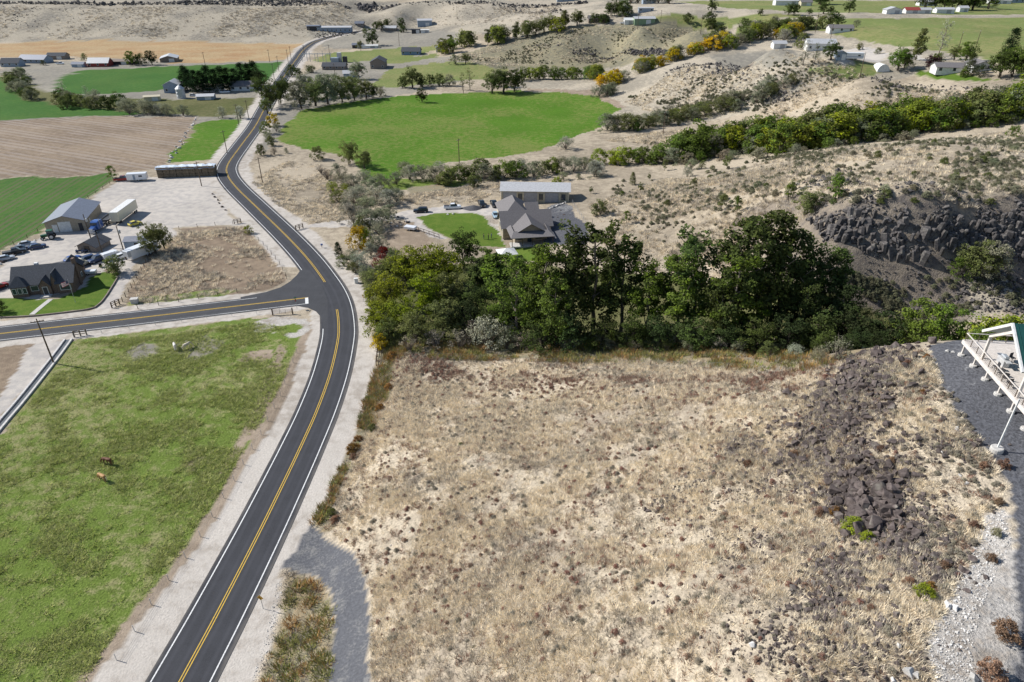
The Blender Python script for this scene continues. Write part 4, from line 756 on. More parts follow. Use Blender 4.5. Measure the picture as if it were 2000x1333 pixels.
# --- low bushes one can tell apart
W = 'on the sage-covered bench above the cliff'
for i in range(120):
    u = vrs.uniform(1380, 2000); v = vrs.uniform(275, 400); 
    if v < 330-(u-1380)*.11: continue
    plant_px('sage', u, v, vrs.uniform(.8, 1.7), vrs.choice(['sage', 'olive', 'sage', 'grey']), W, 'sagebrush on the bench', wide=1.1)
for u, v, h, c in [(765,700,1.6,'rust'),(760,760,1.3,'rust'),(742,800,1.2,'rust'),(728,840,1.2,'olive'),(690,880,1.6,'rust'),(700,860,1.0,'rust'),(648,1005,1.1,'olive'),(655,1018,1.0,'brown'),(690,895,1.0,'brown')]: plant_px('sage', u, v, h, c, 'on the weedy verge between highway and dry slope', 'weed clumps on the verge')
for u, v, h, c in [(1960,1245,1.7,'brown'),(1935,1320,1.6,'brown'),(1950,985,.8,'brown'),(1945,1045,.8,'sage'),(1935,1095,.8,'brown'),(1665,1035,1.6,'lime'),(1692,1055,1.1,'lime'),(1630,1005,1.0,'rust'),(1600,1008,.9,'brown'),(1805,1165,1.3,'lime'),(1815,1150,.8,'rust'),(1775,1140,.8,'brown'),(1450,1075,.8,'brown'),(1070,1240,.6,'brown'),
                    (1020,1125,.6,'brown'),(960,1010,.6,'brown'),(1460,910,.9,'brown'),(1845,1110,.8,'brown'),(1900,1030,.8,'brown'),(1740,905,.8,'brown'),(1720,880,.7,'brown'),(1920,915,.9,'brown'),(1960,912,1.0,'brown'),(900,870,.6,'olive'),(840,900,.6,'brown'),(1700,1190,.6,'brown'),(1550,890,.9,'brown'),(1330,920,.6,'brown'),(1770,715,.9,'brown'),(1800,770,.7,'rust'),(1810,700,.7,'rust')]:
    plant_px('sage', u, v, h, c, 'on the stony dry slope by the gravel pad', 'round weeds on the stony slope', wide=.8)
print('plants', NVEG)
# ---------------------------------------------------------------- rock: boulders, cliff columns, rubble; and what nobody could count
def rock_material(name, a, b, lich=(.23,.215,.18)):
    m, t, out = nodes(name); pos = N(t, 'ShaderNodeNewGeometry').outputs['Position']; oi = N(t, 'ShaderNodeObjectInfo').outputs['Random']
    n = noise(t, pos, 2.2, 6, .65); n2 = noise(t, pos, .9, 3)
    c = mixc(t, mrange(t, n, .3, .72), a, b); c = mixc(t, mth(t, 'MULTIPLY', mrange(t, n2, .55, .75), .55), c, lich)
    k = mth(t, 'ADD', .75, mth(t, 'MULTIPLY', oi, .5)); c = mixc(t, 1.0, c, N(t, 'ShaderNodeCombineColor', i={0: k, 1: k, 2: k}).outputs[0], 'MULTIPLY')
    princ(t, out, c, .9, .2, 0, n, .7, .06); return m
BASALT = rock_material('basalt', (.055,.043,.040), (.135,.110,.100)); CLIFFM = rock_material('cliff basalt', (.05,.046,.046), (.14,.128,.12)); PALE = rock_material('pale stone', (.42,.40,.37), (.62,.60,.57), (.3,.27,.23))
rrs = np.random.default_rng(5)
def boulder_mesh(seed, flat=.7):
    rs = np.random.default_rng(seed); bm = bmesh.new()
    for i in range(11):
        d = rs.normal(size=3); d /= np.linalg.norm(d); bm.verts.new(d*rs.uniform(.38, .56)*np.array([1, rs.uniform(.7, 1), flat]))
    r = bmesh.ops.convex_hull(bm, input=bm.verts[:]); bmesh.ops.delete(bm, geom=[v for v in bm.verts if not v.link_faces], context='VERTS')
    bmesh.ops.bevel(bm, geom=bm.edges[:], offset=.012, segments=1, affect='EDGES')
    me = bpy.data.meshes.new('boulder'); bm.to_mesh(me); bm.free(); return me
BM_ = [boulder_mesh(s, .65+.1*(s % 3)) for s in range(9)]
def withmat(me, mat): m = me.copy(); m.materials.clear(); m.materials.append(mat); return m
BB = [withmat(m, BASALT) for m in BM_]; BP = [withmat(m, PALE) for m in BM_]; BC = [withmat(m, CLIFFM) for m in BM_]
def column_mesh(seed):
    rs = np.random.default_rng(seed); n = 6; V = []; F = []
    ang = np.sort((np.arange(n)+rs.uniform(-.25, .25, n))*2*math.pi/n); rad = rs.uniform(.42, .56, n)
    lev = [(0, 1.12), (.55, 1.02), (.93, .94), (1.0, .74)]; tl = rs.normal(size=2)*.12
    for z, s in lev:
        for k in range(n): V.append((math.cos(ang[k])*rad[k]*s+tl[0]*z*.3, math.sin(ang[k])*rad[k]*s+tl[1]*z*.3, z+(tl[0]*math.cos(ang[k])+tl[1]*math.sin(ang[k]))*.12*(z > .9)))
    for l in range(3):
        for k in range(n): F.append((l*n+k, l*n+(k+1) % n, (l+1)*n+(k+1) % n, (l+1)*n+k))
    F.append(tuple(3*n+k for k in range(n)))
    me = bpy.data.meshes.new('rock_column'); me.from_pydata(V, [], F); me.materials.append(CLIFFM); return me
CM = [column_mesh(s) for s in range(7)]
# scatter of countless small pieces: one object, instances on its points
def scatter(name, pts3, scale, rot, protos, label, cat, idx=None):
    col = bpy.data.collections.new(name+'_pieces')
    for i, me in enumerate(protos):
        o = bpy.data.objects.new(f'{name}_{i:02d}', me); col.objects.link(o)
    n = len(pts3); me = bpy.data.meshes.new(name); me.vertices.add(n); me.vertices.foreach_set('co', np.asarray(pts3, np.float32).ravel())
    sc = np.asarray(scale, np.float32); sc = np.repeat(sc[:, None], 3, 1) if sc.ndim == 1 else sc
    a = me.attributes.new('sc', 'FLOAT_VECTOR', 'POINT'); a.data.foreach_set('vector', sc.astype(np.float32).ravel())
    a = me.attributes.new('ro', 'FLOAT_VECTOR', 'POINT'); a.data.foreach_set('vector', np.asarray(rot, np.float32).ravel())
    a = me.attributes.new('ix', 'INT', 'POINT'); a.data.foreach_set('value', (rrs.integers(0, len(protos), n) if idx is None else idx).astype(np.int32))
    o = bpy.data.objects.new(name, me); COL.objects.link(o)
    g = bpy.data.node_groups.new(name, 'GeometryNodeTree'); g.interface.new_socket('Geometry', in_out='INPUT', socket_type='NodeSocketGeometry'); g.interface.new_socket('Geometry', in_out='OUTPUT', socket_type='NodeSocketGeometry')
    gi = g.nodes.new('NodeGroupInput'); go = g.nodes.new('NodeGroupOutput'); ci_ = g.nodes.new('GeometryNodeCollectionInfo'); ci_.inputs[0].default_value = col; ci_.inputs['Separate Children'].default_value = True; ci_.inputs['Reset Children'].default_value = True
    ip = g.nodes.new('GeometryNodeInstanceOnPoints'); ip.inputs['Pick Instance'].default_value = True
    def at(nm, ty):
        q = g.nodes.new('GeometryNodeInputNamedAttribute'); q.data_type = ty; q.inputs[0].default_value = nm; return q.outputs[0]
    m2p = g.nodes.new('GeometryNodeMeshToPoints')
    er = g.nodes.new('FunctionNodeEulerToRotation')
    g.links.new(gi.outputs[0], m2p.inputs[0]); g.links.new(m2p.outputs[0], ip.inputs['Points']); g.links.new(ci_.outputs[0], ip.inputs['Instance']); g.links.new(at('ix', 'INT'), ip.inputs['Instance Index']); g.links.new(at('sc', 'FLOAT_VECTOR'), ip.inputs['Scale'])
    g.links.new(at('ro', 'FLOAT_VECTOR'), er.inputs[0]); g.links.new(er.outputs[0], ip.inputs['Rotation']); g.links.new(ip.outputs[0], go.inputs[0])
    md = o.modifiers.new('scatter', 'NODES'); md.node_group = g
    return tag(o, label, cat, kind='stuff')
# --- the stony ridge: blobs (photo spot, radius in metres, pieces, biggest piece)
RIDGE = [(1725,690,3,60,1.3),(1700,715,3,70,1.4),(1665,745,4,80,1.2),(1690,760,3,50,1.1),(1640,790,4,80,1.0),(1680,800,3,60,1.0),(1610,825,4,80,.9),(1650,840,3.5,80,1.1),(1570,850,3,50,.8),(1600,880,4,80,.9),(1640,890,4,90,1.0),(1560,900,3,45,.8),
         (1690,935,3,70,1.2),(1665,950,2.5,50,1.1),(1700,965,2.2,45,1.6),(1690,990,2.2,50,1.7),(1705,1010,2.2,45,1.7),(1670,985,2.2,45,1.3),(1735,1040,2.5,70,1.0),(1760,1060,3,70,.9),(1790,1090,2.5,60,.9),(1800,1115,2,40,.9),(1760,985,2,40,.8),(1800,1010,2.5,50,.8),(1630,1100,2.0,50,.9),(1650,1130,2.0,50,.9),(1620,1150,2,45,.8),(1625,1185,2,45,.8),(1610,1205,2,35,.7),
         (1440,855,2.5,45,.7),(1450,885,2.5,50,.7),(1430,880,2,30,.7),(1340,940,2.5,40,.7),(1310,985,2.0,30,.6),(1290,992,1.5,20,.6),(1480,1065,2.5,40,.6),(1420,1085,2,30,.5),(1400,1050,2,25,.5),(1500,1245,3,50,.6),(1540,1235,2.5,40,.6),(1735,1235,2,35,.7),(1670,1275,3,60,.6),(1620,1285,2.5,45,.6),(1750,1290,2.5,50,.6),(1540,960,3,45,.7),(1480,960,3,30,.6),(1380,1010,3,30,.6),
         (1740,760,3,35,.6),(1780,800,4,30,.6),(1830,870,3,30,.8),(1860,860,2.5,25,.9),(1620,760,3,40,.8)]
cand = []
for u, v, r, n, s in RIDGE:
    c = P(u, v); n = int(n*3.4)
    d = rrs.normal(size=(n, 2))*r*.72; sz = s*np.clip(rrs.lognormal(-.85, .55, n), .15, 1.25)
    for k in range(n): cand.append((c[0]+d[k,0], c[1]+d[k,1], sz[k]))
cand = np.array(cand); order = np.argsort(-cand[:,2]); cand = cand[order]
def spot(u, v): 
    q = P(u, v); return q
ANT = [(1690,985,'in the big pile above the yellow-green bush'),(1705,715,'on the crest beside the dark ravine'),(1650,790,'in the broad spill just below the crest'),(1620,880,'in the broad spill above the big pile'),(1630,1140,'in the heap below the yellow-green bush'),(1780,1080,'between the big pile and the white stone chips'),(1440,870,'in the outlying patch amid dry grass'),(1330,960,'in the farthest outlying patch toward the road'),(1520,1245,'in the low patch around a white stone'),(1700,1270,'in the low patch beside pale blocks'),(1840,870,'near the edge of the dark gravel pad'),(1450,1060,'scattered in the grass below the outlying patch')]
ANC = [P(a[0], a[1]) for a in ANT]
big = cand[:270]; rest = cand[270:]
for i, (x, y, s) in enumerate(big):
    o = bpy.data.objects.new('boulder', BB[i % len(BB)]); COL.objects.link(o); o.location = (x, y, float(gz(x, y))+s*.28); o.scale = (s*1.25, s*rrs.uniform(.8, 1.1), s*rrs.uniform(.8, 1.2)); o.rotation_euler = (rrs.normal()*.35, rrs.normal()*.35, rrs.uniform(0, 6.28))
    k_ = int(np.argmin([(x-a[0])**2+(y-a[1])**2 for a in ANC])); tag(o, ('huge' if s > .95 else 'large' if s > .68 else 'mid-sized')+' dark basalt boulder '+ANT[k_][2], 'boulder', 'boulders '+ANT[k_][2])
def rot3(n, tilt=.5): return np.stack([rrs.normal(size=n)*tilt, rrs.normal(size=n)*tilt, rrs.uniform(0, 6.28, n)], -1)
n = len(rest); scatter('rubble', np.stack([rest[:,0], rest[:,1], gz(rest[:,0], rest[:,1])+rest[:,2]*.12], -1), np.stack([rest[:,2]*1.2, rest[:,2], rest[:,2]*.9], -1), rot3(n), BB, 'small dark basalt rubble around the boulders', 'rubble')
# pale stones by the gravel pad
WP = [(1850,1185,.9),(1865,1190,.8),(1790,1105,.5),(1470,1262,.75),(1755,1262,.6),(1770,1310,1.4),(1785,1325,.9),(1740,1330,.8),(1900,1325,.9),(1875,930,.5),(1887,945,.5),(1840,885,.55),(1735,1160,.45),(1820,975,.45),(1000,965,.4),(955,1058,.4),(865,1055,.4),(1865,1080,.5),(1780,1275,.5),(1120,925,.3),(800,1040,.3)]
for u, v, s in WP:
    q = spot(u, v); o = bpy.data.objects.new('pale_stone', BP[rrs.integers(9)]); COL.objects.link(o); o.location = (q[0], q[1], q[2]+s*.18); o.scale = (s*1.2, s, s*.8); o.rotation_euler = (rrs.normal()*.3, rrs.normal()*.3, rrs.uniform(0, 6))
    tag(o, 'pale whitish stone lying on the dry slope', 'stone', 'pale stones on the dry slope')
def in_px(poly_px, n, seed, thin=None):            # n random spots inside a photo outline, on the land
    rs = np.random.default_rng(seed); q = P(np.array([p[0] for p in poly_px]), np.array([p[1] for p in poly_px]))[:, :2]; out = []
    lo, hi = q.min(0), q.max(0); tot = 0
    while tot < n:
        c = rs.uniform(lo, hi, (max(4*n, 2000), 2)); c = c[inpoly(c[:,0], c[:,1], q)]
        if thin is not None: c = c[rs.random(len(c)) < thin(c[:,0], c[:,1])]
        out.append(c); tot += len(c)
    return np.vstack(out)[:n]
pw = in_px([(1835,1420),(1828,1333),(1805,1262),(1842,1195),(1872,1130),(1900,1080),(1925,1010),(1958,988),(1975,1060),(1930,1150),(1900,1250),(1890,1420)], 2600, 3)
s = np.clip(rrs.lognormal(-2.2, .5, len(pw)), .05, .4); scatter('pale_rubble', np.stack([pw[:,0], pw[:,1], gz(pw[:,0], pw[:,1])+.02], -1), s, rot3(len(pw)), BP, 'scattered white stone chips beside the dark gravel pad', 'stone chips')
pr_ = np.vstack([in_px([(735,1080),(790,1040),(840,1050),(800,1100),(750,1200),(740,1330),(722,1330),(725,1150)], 260, 4), in_px([(540,1140),(556,1130),(540,1230),(505,1333),(490,1333),(520,1240)], 300, 6)])
s = np.clip(rrs.lognormal(-2.2, .5, len(pr_)), .05, .3); scatter('verge_stones', np.stack([pr_[:,0], pr_[:,1], gz(pr_[:,0], pr_[:,1])+.02], -1), s, rot3(len(pr_)), BP, 'pale stones strewn along the driveway banks', 'stones')
# --- basalt cliff: columns one by one
clf = empty('basalt_cliff', tuple(P(1780, 520))); tag(clf, 'dark columnar basalt cliff below the sage-covered bench', 'cliff')
cx = in_px([(1585,435),(1640,424),(1750,428),(1850,428),(2020,424),(2060,490),(1990,512),(1900,508),(1780,506),(1700,494),(1630,470),(1595,450)], 3000, 8)
e_ = 1.2; gxx = (gz(cx[:,0]+e_, cx[:,1])-gz(cx[:,0]-e_, cx[:,1]))/(2*e_); gyy = (gz(cx[:,0], cx[:,1]+e_)-gz(cx[:,0], cx[:,1]-e_))/(2*e_); st = np.hypot(gxx, gyy)
cx = cx[st > .95]; loc0 = np.array(clf.location); keep = []
for x, y in cx:
    if all((x-a)**2+(y-b)**2 > .8**2 for a, b in keep): keep.append((x, y))
    if len(keep) >= 290: break
for i, (x, y) in enumerate(keep):
    w_ = float(np.clip(rrs.lognormal(.0, .4), .55, 2.0)); hh = rrs.uniform(1.2, 3.4); o = bpy.data.objects.new('rock_column', CM[i % 7]); COL.objects.link(o); o.parent = clf
    o.location = (x-loc0[0], y-loc0[1], float(gz(x, y))-hh*.72-loc0[2]+rrs.uniform(-.3, 1.0)); o.scale = (w_, w_*rrs.uniform(.8, 1.1), hh); o.rotation_euler = (rrs.normal()*.2, rrs.normal()*.2, rrs.uniform(0, 6.28))
print('columns', len(keep))
# talus and outcrops too many to count
def rocks(name, outlines, label, seed, protos=BC, thin=None):
    Pn, S = [], []
    for poly, n, s0 in outlines:
        c = in_px(poly, n, seed, thin); seed += 1; Pn.append(c); S.append(s0*np.clip(rrs.lognormal(-.9, .5, n), .2, 1.5))
    c = np.vstack(Pn); s = np.concatenate(S)
    return scatter(name, np.stack([c[:,0], c[:,1], gz(c[:,0], c[:,1])+s*.15], -1), np.stack([s*1.1, s, s*.9], -1), rot3(len(c), .4), protos, label, 'rocks')
patchy = lambda x, y: np.clip((fbm(x, y, 9, 3, 77)-.42)*5, 0, 1)
rocks('talus', [([(1575,430),(1640,415),(1800,418),(2050,412),(2060,515),(1900,515),(1700,505),(1610,475)], 1500, 1.6), ([(1575,425),(1640,405),(1800,408),(2050,400),(2060,530),(1900,530),(1700,520),(1600,475)], 600, 1.0), ([(1620,520),(1750,525),(2000,545),(2000,620),(1880,615),(1700,585),(1630,560)], 900, 1.1), ([(1540,370),(1600,340),(1660,330),(1690,360),(1640,400),(1570,420)], 320, 1.4), ([(1650,390),(1900,385),(2000,395),(2000,410),(1700,405)], 260, 1.1)], 'dark basalt talus and loose blocks around the cliff', 40, BC, patchy)
rocks('hill_outcrop', [([(1370,130),(1410,118),(1445,130),(1470,150),(1450,165),(1400,160),(1360,165)], 420, 2.6), ([(1290,150),(1350,122),(1380,130),(1340,160)], 180, 2.0), ([(1240,180),(1350,150),(1440,170),(1400,200),(1300,205)], 260, 1.3), ([(1685,145),(1740,150),(1900,170),(1890,176),(1700,162)], 320, 1.8), ([(1480,185),(1560,178),(1570,190),(1500,205)], 140, 2.0), ([(1380,160),(1500,130),(1650,165),(1500,200)], 120, 1.2)], 'dark rock outcrops on the pale hills behind the pasture', 60)
rocks('ledge_outcrop', [([(1150,105),(1230,97),(1295,97),(1330,103),(1310,110),(1200,112)], 420, 3.2), ([(1110,100),(1160,92),(1170,106),(1120,108)], 130, 2.2), ([(1030,88),(1080,82),(1110,90),(1060,96)], 90, 1.8), ([(1120,115),(1170,112),(1165,124),(1130,124)], 80, 2.0)], 'black rock ledges on the grey-green hill', 70)
rocks('mesa_rim', [([(-100,10),(-100,5.2),(300,5.6),(660,5.8),(900,5),(1150,4.4),(1150,7.5),(900,9.5),(740,11),(700,12),(640,11.5),(400,10.5),(300,10)], 2800, 4.2), ([(690,8),(735,8),(730,18),(720,26),(712,20)], 160, 6.0), ([(0,45),(60,15),(90,15),(30,45)], 40, 3.0), ([(610,60),(690,62),(700,68),(640,75),(612,75)], 260, 2.2), ([(740,8),(1000,6),(1100,8),(1000,10),(800,11)], 220, 3.0), ([(1000,20),(1090,15),(1105,25),(1040,28)], 110, 4.0)], 'dark basalt rim of the long mesa', 80)
rocks('mesa_talus', [([(-100,70),(-100,12),(600,12),(700,20),(690,50),(590,72),(300,74)], 1100, 1.3), ([(740,30),(900,12),(1090,10),(1000,40),(850,48)], 250, 1.3)], 'small dark stones speckled over the mesa face', 90, BC, patchy)
# --- grass tufts
def tuft_mesh(seed, n, h, w, spread, mat, name='tuft'):
    rs = np.random.default_rng(seed); V = []; F = []
    for k in range(n):
        a = rs.uniform(0, 6.283); r = spread*math.sqrt(rs.random())*.55; b = np.array([math.cos(a)*r, math.sin(a)*r, 0]); a2 = a+rs.normal()*.8; L = h*rs.uniform(.5, 1.1); o = np.array([math.cos(a2), math.sin(a2), 0])*spread*rs.uniform(.15, .6)
        s = np.array([-math.sin(a2), math.cos(a2), 0])*w*rs.uniform(.7, 1.3); i = len(V); V += [b-s, b+s, b+o+np.array([0, 0, L])]; F.append((i, i+1, i+2))
    me = bpy.data.meshes.new(name); me.from_pydata([tuple(v) for v in V], [], F); me.materials.append(mat)
    at_ = me.attributes.new('lr', 'FLOAT', 'POINT'); at_.data.foreach_set('value', np.repeat(rs.random(n), 3).astype(np.float32)); return me
STRAW = leaf_material('straw', .35, False, ((.82,.72,.55), (.68,.59,.46))); GREYW = leaf_material('grey weed', .2, False, ((.43,.38,.31), (.31,.27,.22))); RUSTW = leaf_material('rust weed', .2, False, ((.34,.21,.155), (.28,.20,.15)))
GRASS = leaf_material('green grass', .3, False, ((.30,.37,.10), (.44,.42,.20))); OLW = leaf_material('olive weed', .25, False, ((.33,.31,.11), (.22,.23,.08))); ORW = leaf_material('orange weed', .25, False, ((.46,.30,.13), (.38,.22,.11)))
def tufts(name, outlines, protos, smin, smax, label, cat, seed, thin=None):
    c = np.vstack([in_px(p, n, seed+i, thin) for i, (p, n) in enumerate(outlines)]); n = len(c); rs = np.random.default_rng(seed)
    return scatter(name, np.stack([c[:,0], c[:,1], gz(c[:,0], c[:,1])-.02], -1), rs.uniform(smin, smax, n), np.stack([rs.normal(size=n)*.12, rs.normal(size=n)*.12, rs.uniform(0, 6.28, n)], -1), protos, label, cat)
SLOPE = [(740,700),(1000,702),(1300,705),(1560,718),(1690,690),(1810,682),(1835,745),(1870,812),(1935,900),(1965,950),(1925,1010),(1900,1080),(1870,1130),(1840,1195),(1800,1262),(1828,1333),(1830,1400),(728,1400),(725,1150),(690,1070),(635,1030),(690,900),(735,800)]
straw = [tuft_mesh(s, 26, .34, .022, .55, STRAW) for s in range(4)]; greyw = [tuft_mesh(s+20, 34, .3, .022, .6, GREYW) for s in range(3)]; rustw = [tuft_mesh(s+30, 40, .32, .024, .6, RUSTW) for s in range(3)]
grass = [tuft_mesh(s+40, 26, .26, .03, .7, GRASS) for s in range(3)]; olw = [tuft_mesh(s+50, 40, .45, .03, .75, OLW) for s in range(3)]; orw = [tuft_mesh(s+60, 40, .5, .03, .75, ORW) for s in range(3)]
tufts('dry_grass', [(SLOPE, 26000)], straw, .7, 1.7, 'straw-coloured dry grass covering the slope', 'grass', 100, lambda x, y: np.clip(.25+(fbm(x, y, 5, 3, 31)-.38)*3.2, .08, 1))
tufts('grey_weeds', [(SLOPE, 9000)], greyw, .5, 1.3, 'grey-brown weeds among the dry grass', 'weeds', 120, lambda x, y: np.clip((fbm(x, y, 7, 3, 33)-.45)*5, .03, 1))
tufts('rust_weeds', [(SLOPE, 2600), ([(740,688),(1640,708),(1600,760),(1200,745),(800,730)], 900)], rustw, .5, 1.6, 'small reddish brown weeds dotted over the slope', 'weeds', 140, lambda x, y: np.clip((fbm(x, y, 3, 2, 35)-.45)*4, .12, 1))
tufts('edge_weeds', [([(742,678),(1000,676),(1300,678),(1500,686),(1660,696),(1600,722),(1300,712),(1000,704),(800,702),(750,705)], 4000), ([(735,720),(772,705),(760,770),(720,850),(690,890),(640,1000),(628,1035),(612,1022),(660,930),(690,862)], 600), ([(565,1120),(622,1135),(640,1165),(648,1240),(638,1400),(500,1400),(530,1270),(555,1190)], 260)], orw+olw+olw+greyw+greyw, .8, 2.1, 'olive and orange weeds fringing the slope and verge', 'weeds', 160, lambda x, y: np.clip((fbm(x, y, 4, 2, 37)-.4)*5, .05, 1))
tufts('pasture_grass', [([(-60,1400),(150,1350),(222,1240),(300,1150),(370,1050),(435,950),(500,840),(540,765),(570,700),(560,640),(490,630),(330,655),(160,668),(0,860),(-60,950)], 12000)], grass, .5, 1.5, 'uneven green grass tussocks of the horse pasture', 'grass', 180, lambda x, y: np.clip((fbm(x, y, 6, 4, 39)-.42)*4, .06, 1))
sg = [PROTO['sage'][i]['mesh'].copy() for i in range(3)]
SAGEM = leaf_material('sage leaves', .2, False, ((.23,.22,.14), (.16,.165,.10)))
for m in sg: m.materials[0] = SAGEM
tufts('sagebrush_cover', [([(1380,340),(1500,310),(1700,285),(2050,250),(2050,395),(1850,400),(1640,395),(1500,400)], 1300), ([(1620,530),(1900,545),(2050,560),(2050,630),(1880,615),(1700,585)], 350), ([(1180,280),(1500,230),(1900,185),(2000,190),(1900,205),(1500,265),(1250,290)], 250), ([(1200,350),(1400,340),(1450,480),(1300,520),(1180,470)], 260), ([(1240,200),(1350,150),(1500,120),(1700,150),(1900,185),(1600,215),(1450,215)], 900), ([(1220,190),(1350,165),(1450,190),(1300,215)], 250), ([(860,120),(1100,60),(1370,60),(1300,100),(1100,125)], 900)], sg, .35, 1.05, 'low grey-green sagebrush speckling the hillsides', 'sagebrush', 200, lambda x, y: np.clip((fbm(x, y, 16, 3, 43)-.45)*6, .05, 1))

# small round weeds and dark stones that dot the slope
def dotmesh(i, mat): m = PROTO['sage'][i]['mesh'].copy(); m.materials[0] = mat; return m
REDW = leaf_material('red-brown weed leaves', .2, False, ((.36,.20,.15), (.29,.20,.15))); GRYW = leaf_material('grey weed leaves', .2, False, ((.37,.33,.26), (.28,.25,.19)))
tufts('brown_weed_clumps', [(SLOPE, 900), ([(745,700),(1640,716),(1600,800),(1200,775),(760,760)], 420)], [dotmesh(i, REDW) for i in range(3)], .18, .5, 'small round red-brown weed clumps dotted over the slope', 'weeds', 300, lambda x, y: np.clip((fbm(x, y, 10, 3, 51)-.4)*4, .15, 1))
tufts('grey_weed_clumps', [(SLOPE, 700), ([(1640,700),(1810,690),(1960,960),(1840,1180),(1780,1000),(1720,850)], 400)], [dotmesh(i, GRYW) for i in range(3)], .18, .5, 'small grey weed clumps dotted over the slope', 'weeds', 320, lambda x, y: np.clip((fbm(x, y, 10, 3, 53)-.4)*4, .15, 1))
c = in_px([(1250,720),(1560,725),(1690,700),(1800,900),(1830,1100),(1760,1330),(1200,1333),(1150,1000)], 1500, 330, lambda x, y: np.clip((fbm(x, y, 7, 3, 55)-.45)*5, .05, 1)); s_ = np.clip(rrs.lognormal(-1.7, .5, len(c)), .08, .5)
scatter('slope_stones', np.stack([c[:,0], c[:,1], gz(c[:,0], c[:,1])+s_*.1], -1), s_, rot3(len(c)), BB, 'small dark stones strewn through the dry grass', 'stones')

# dry clumps that roughen the middle hillsides
tufts('hill_grass', [([(1150,400),(1300,350),(1500,330),(1600,395),(1560,440),(1500,520),(1300,540),(1180,480)], 5200), ([(1380,345),(1560,305),(1800,275),(2050,245),(2050,400),(1850,402),(1640,395),(1500,400)], 5200), ([(490,355),(560,315),(640,325),(680,400),(690,428),(600,438),(540,400)], 1600), ([(350,455),(470,446),(545,520),(550,552),(440,575),(262,596),(262,556),(300,500)], 1500), ([(770,385),(1000,355),(1120,365),(960,378),(930,395),(820,402)], 1500)], [straw[0], straw[1], straw[2], greyw[0], greyw[1]], 1.2, 2.6, 'pale dry bunch grass roughening the hillsides', 'grass', 400, lambda x, y: np.clip(.2+(fbm(x, y, 9, 3, 61)-.4)*4, .05, 1))
tufts('far_hill_grass', [([(1180,275),(1300,255),(1500,215),(1700,175),(1900,180),(2000,190),(1900,208),(1700,235),(1500,265),(1300,288)], 2600), ([(1220,200),(1300,150),(1400,125),(1550,110),(1700,150),(1900,180),(1700,178),(1500,215),(1300,232)], 3200), ([(870,118),(960,92),(1130,55),(1370,58),(1300,98),(1150,120),(950,130)], 2600)], [straw[0], straw[1], straw[2], straw[3], greyw[0], greyw[1]], 1.5, 2.8, 'coarse dry clumps on the far hillsides', 'grass', 420, lambda x, y: np.clip(.2+(fbm(x, y, 16, 3, 63)-.4)*4, .05, 1))
tufts('mesa_brush', [([(-150,74),(-150,14),(600,14),(700,22),(690,55),(590,74),(300,76)], 3000), ([(740,32),(900,12),(1100,10),(1050,42),(850,50)], 900)], [greyw[0], greyw[1], greyw[2], straw[0]], 2.0, 4.2, 'grey brush streaking the mesa face', 'brush', 440, lambda x, y: np.clip(.15+(fbm(x*1.0, y*.35, 30, 3, 65)-.42)*3, .1, 1))
# ---------------------------------------------------------------- buildings
def pmat(name, col, rough=.6, spec=.3, metal=0., var=.12, scale=2.0, bump=0.): return simple(name, col, rough, spec, metal, var, scale, None, bump)
M_ = dict(brick=pmat('brick', (.16,.115,.09), .9, .1, 0, .35, 6), shingle=pmat('dark shingles', (.075,.080,.09), .9, .15, 0, .25, 5), shingle2=pmat('grey shingles', (.16,.15,.15), .9, .15, 0, .2, 5), white=pmat('white paint', (.62,.62,.60), .6),
          metalw=pmat('pale metal roof', (.47,.47,.47), .5, .4, .15), metalg=pmat('grey metal roof', (.20,.21,.24), .4, .4, .3), tan=pmat('tan siding', (.33,.28,.21), .8), taupe=pmat('taupe siding', (.22,.18,.15), .8), blue=pmat('blue siding', (.16,.24,.36), .7), bluegrey=pmat('blue-grey siding', (.25,.30,.36), .7), red=pmat('barn red', (.26,.05,.04), .8),
          green=pmat('green siding', (.20,.28,.17), .7), cream=pmat('cream siding', (.50,.45,.33), .8), dark=pmat('dark trim', (.04,.04,.045), .6), concrete=pmat('concrete', (.47,.45,.42), .9, .1, 0, .15, 3), glass=pmat('window glass', (.03,.045,.06), .12, .6), door=pmat('grey door', (.34,.34,.35), .6),
          wood=pmat('weathered wood', (.12,.09,.065), .9, .1, 0, .35, 5), steel=pmat('galvanised steel', (.45,.47,.49), .45, .5, .5), greenroof=pmat('green metal roof', (.02,.085,.075), .4, .5, .2, .1), beam=pmat('off-white steel', (.62,.57,.52), .55), deck=pmat('pale decking', (.55,.50,.45), .8, .1, 0, .12, 4), hay=pmat('hay bales', (.17,.135,.095), .95, .05, 0, .35, 3), tarp=pmat('white-blue tarp', (.55,.62,.70), .5, .4, 0, .25, .8), black=pmat('black rubber', (.02,.02,.02), .8), orange=pmat('orange panel', (.55,.25,.05), .7))
def box(root, name, c, s, mat, rz=0., bev=0.0):      # c: centre of base, s: size
    bm = bmesh.new(); bmesh.ops.create_cube(bm, size=1.0); bmesh.ops.scale(bm, vec=s, verts=bm.verts)
    if bev: bmesh.ops.bevel(bm, geom=bm.edges[:], offset=bev, segments=1, affect='EDGES')
    bmesh.ops.translate(bm, vec=(0, 0, s[2]/2), verts=bm.verts); bmesh.ops.rotate(bm, cent=(0,0,0), matrix=Matrix.Rotation(rz, 3, 'Z'), verts=bm.verts); bmesh.ops.translate(bm, vec=c, verts=bm.verts)
    me = bpy.data.meshes.new(name); bm.to_mesh(me); bm.free(); me.materials.append(mat); o = bpy.data.objects.new(name, me); COL.objects.link(o); o.parent = root; return o
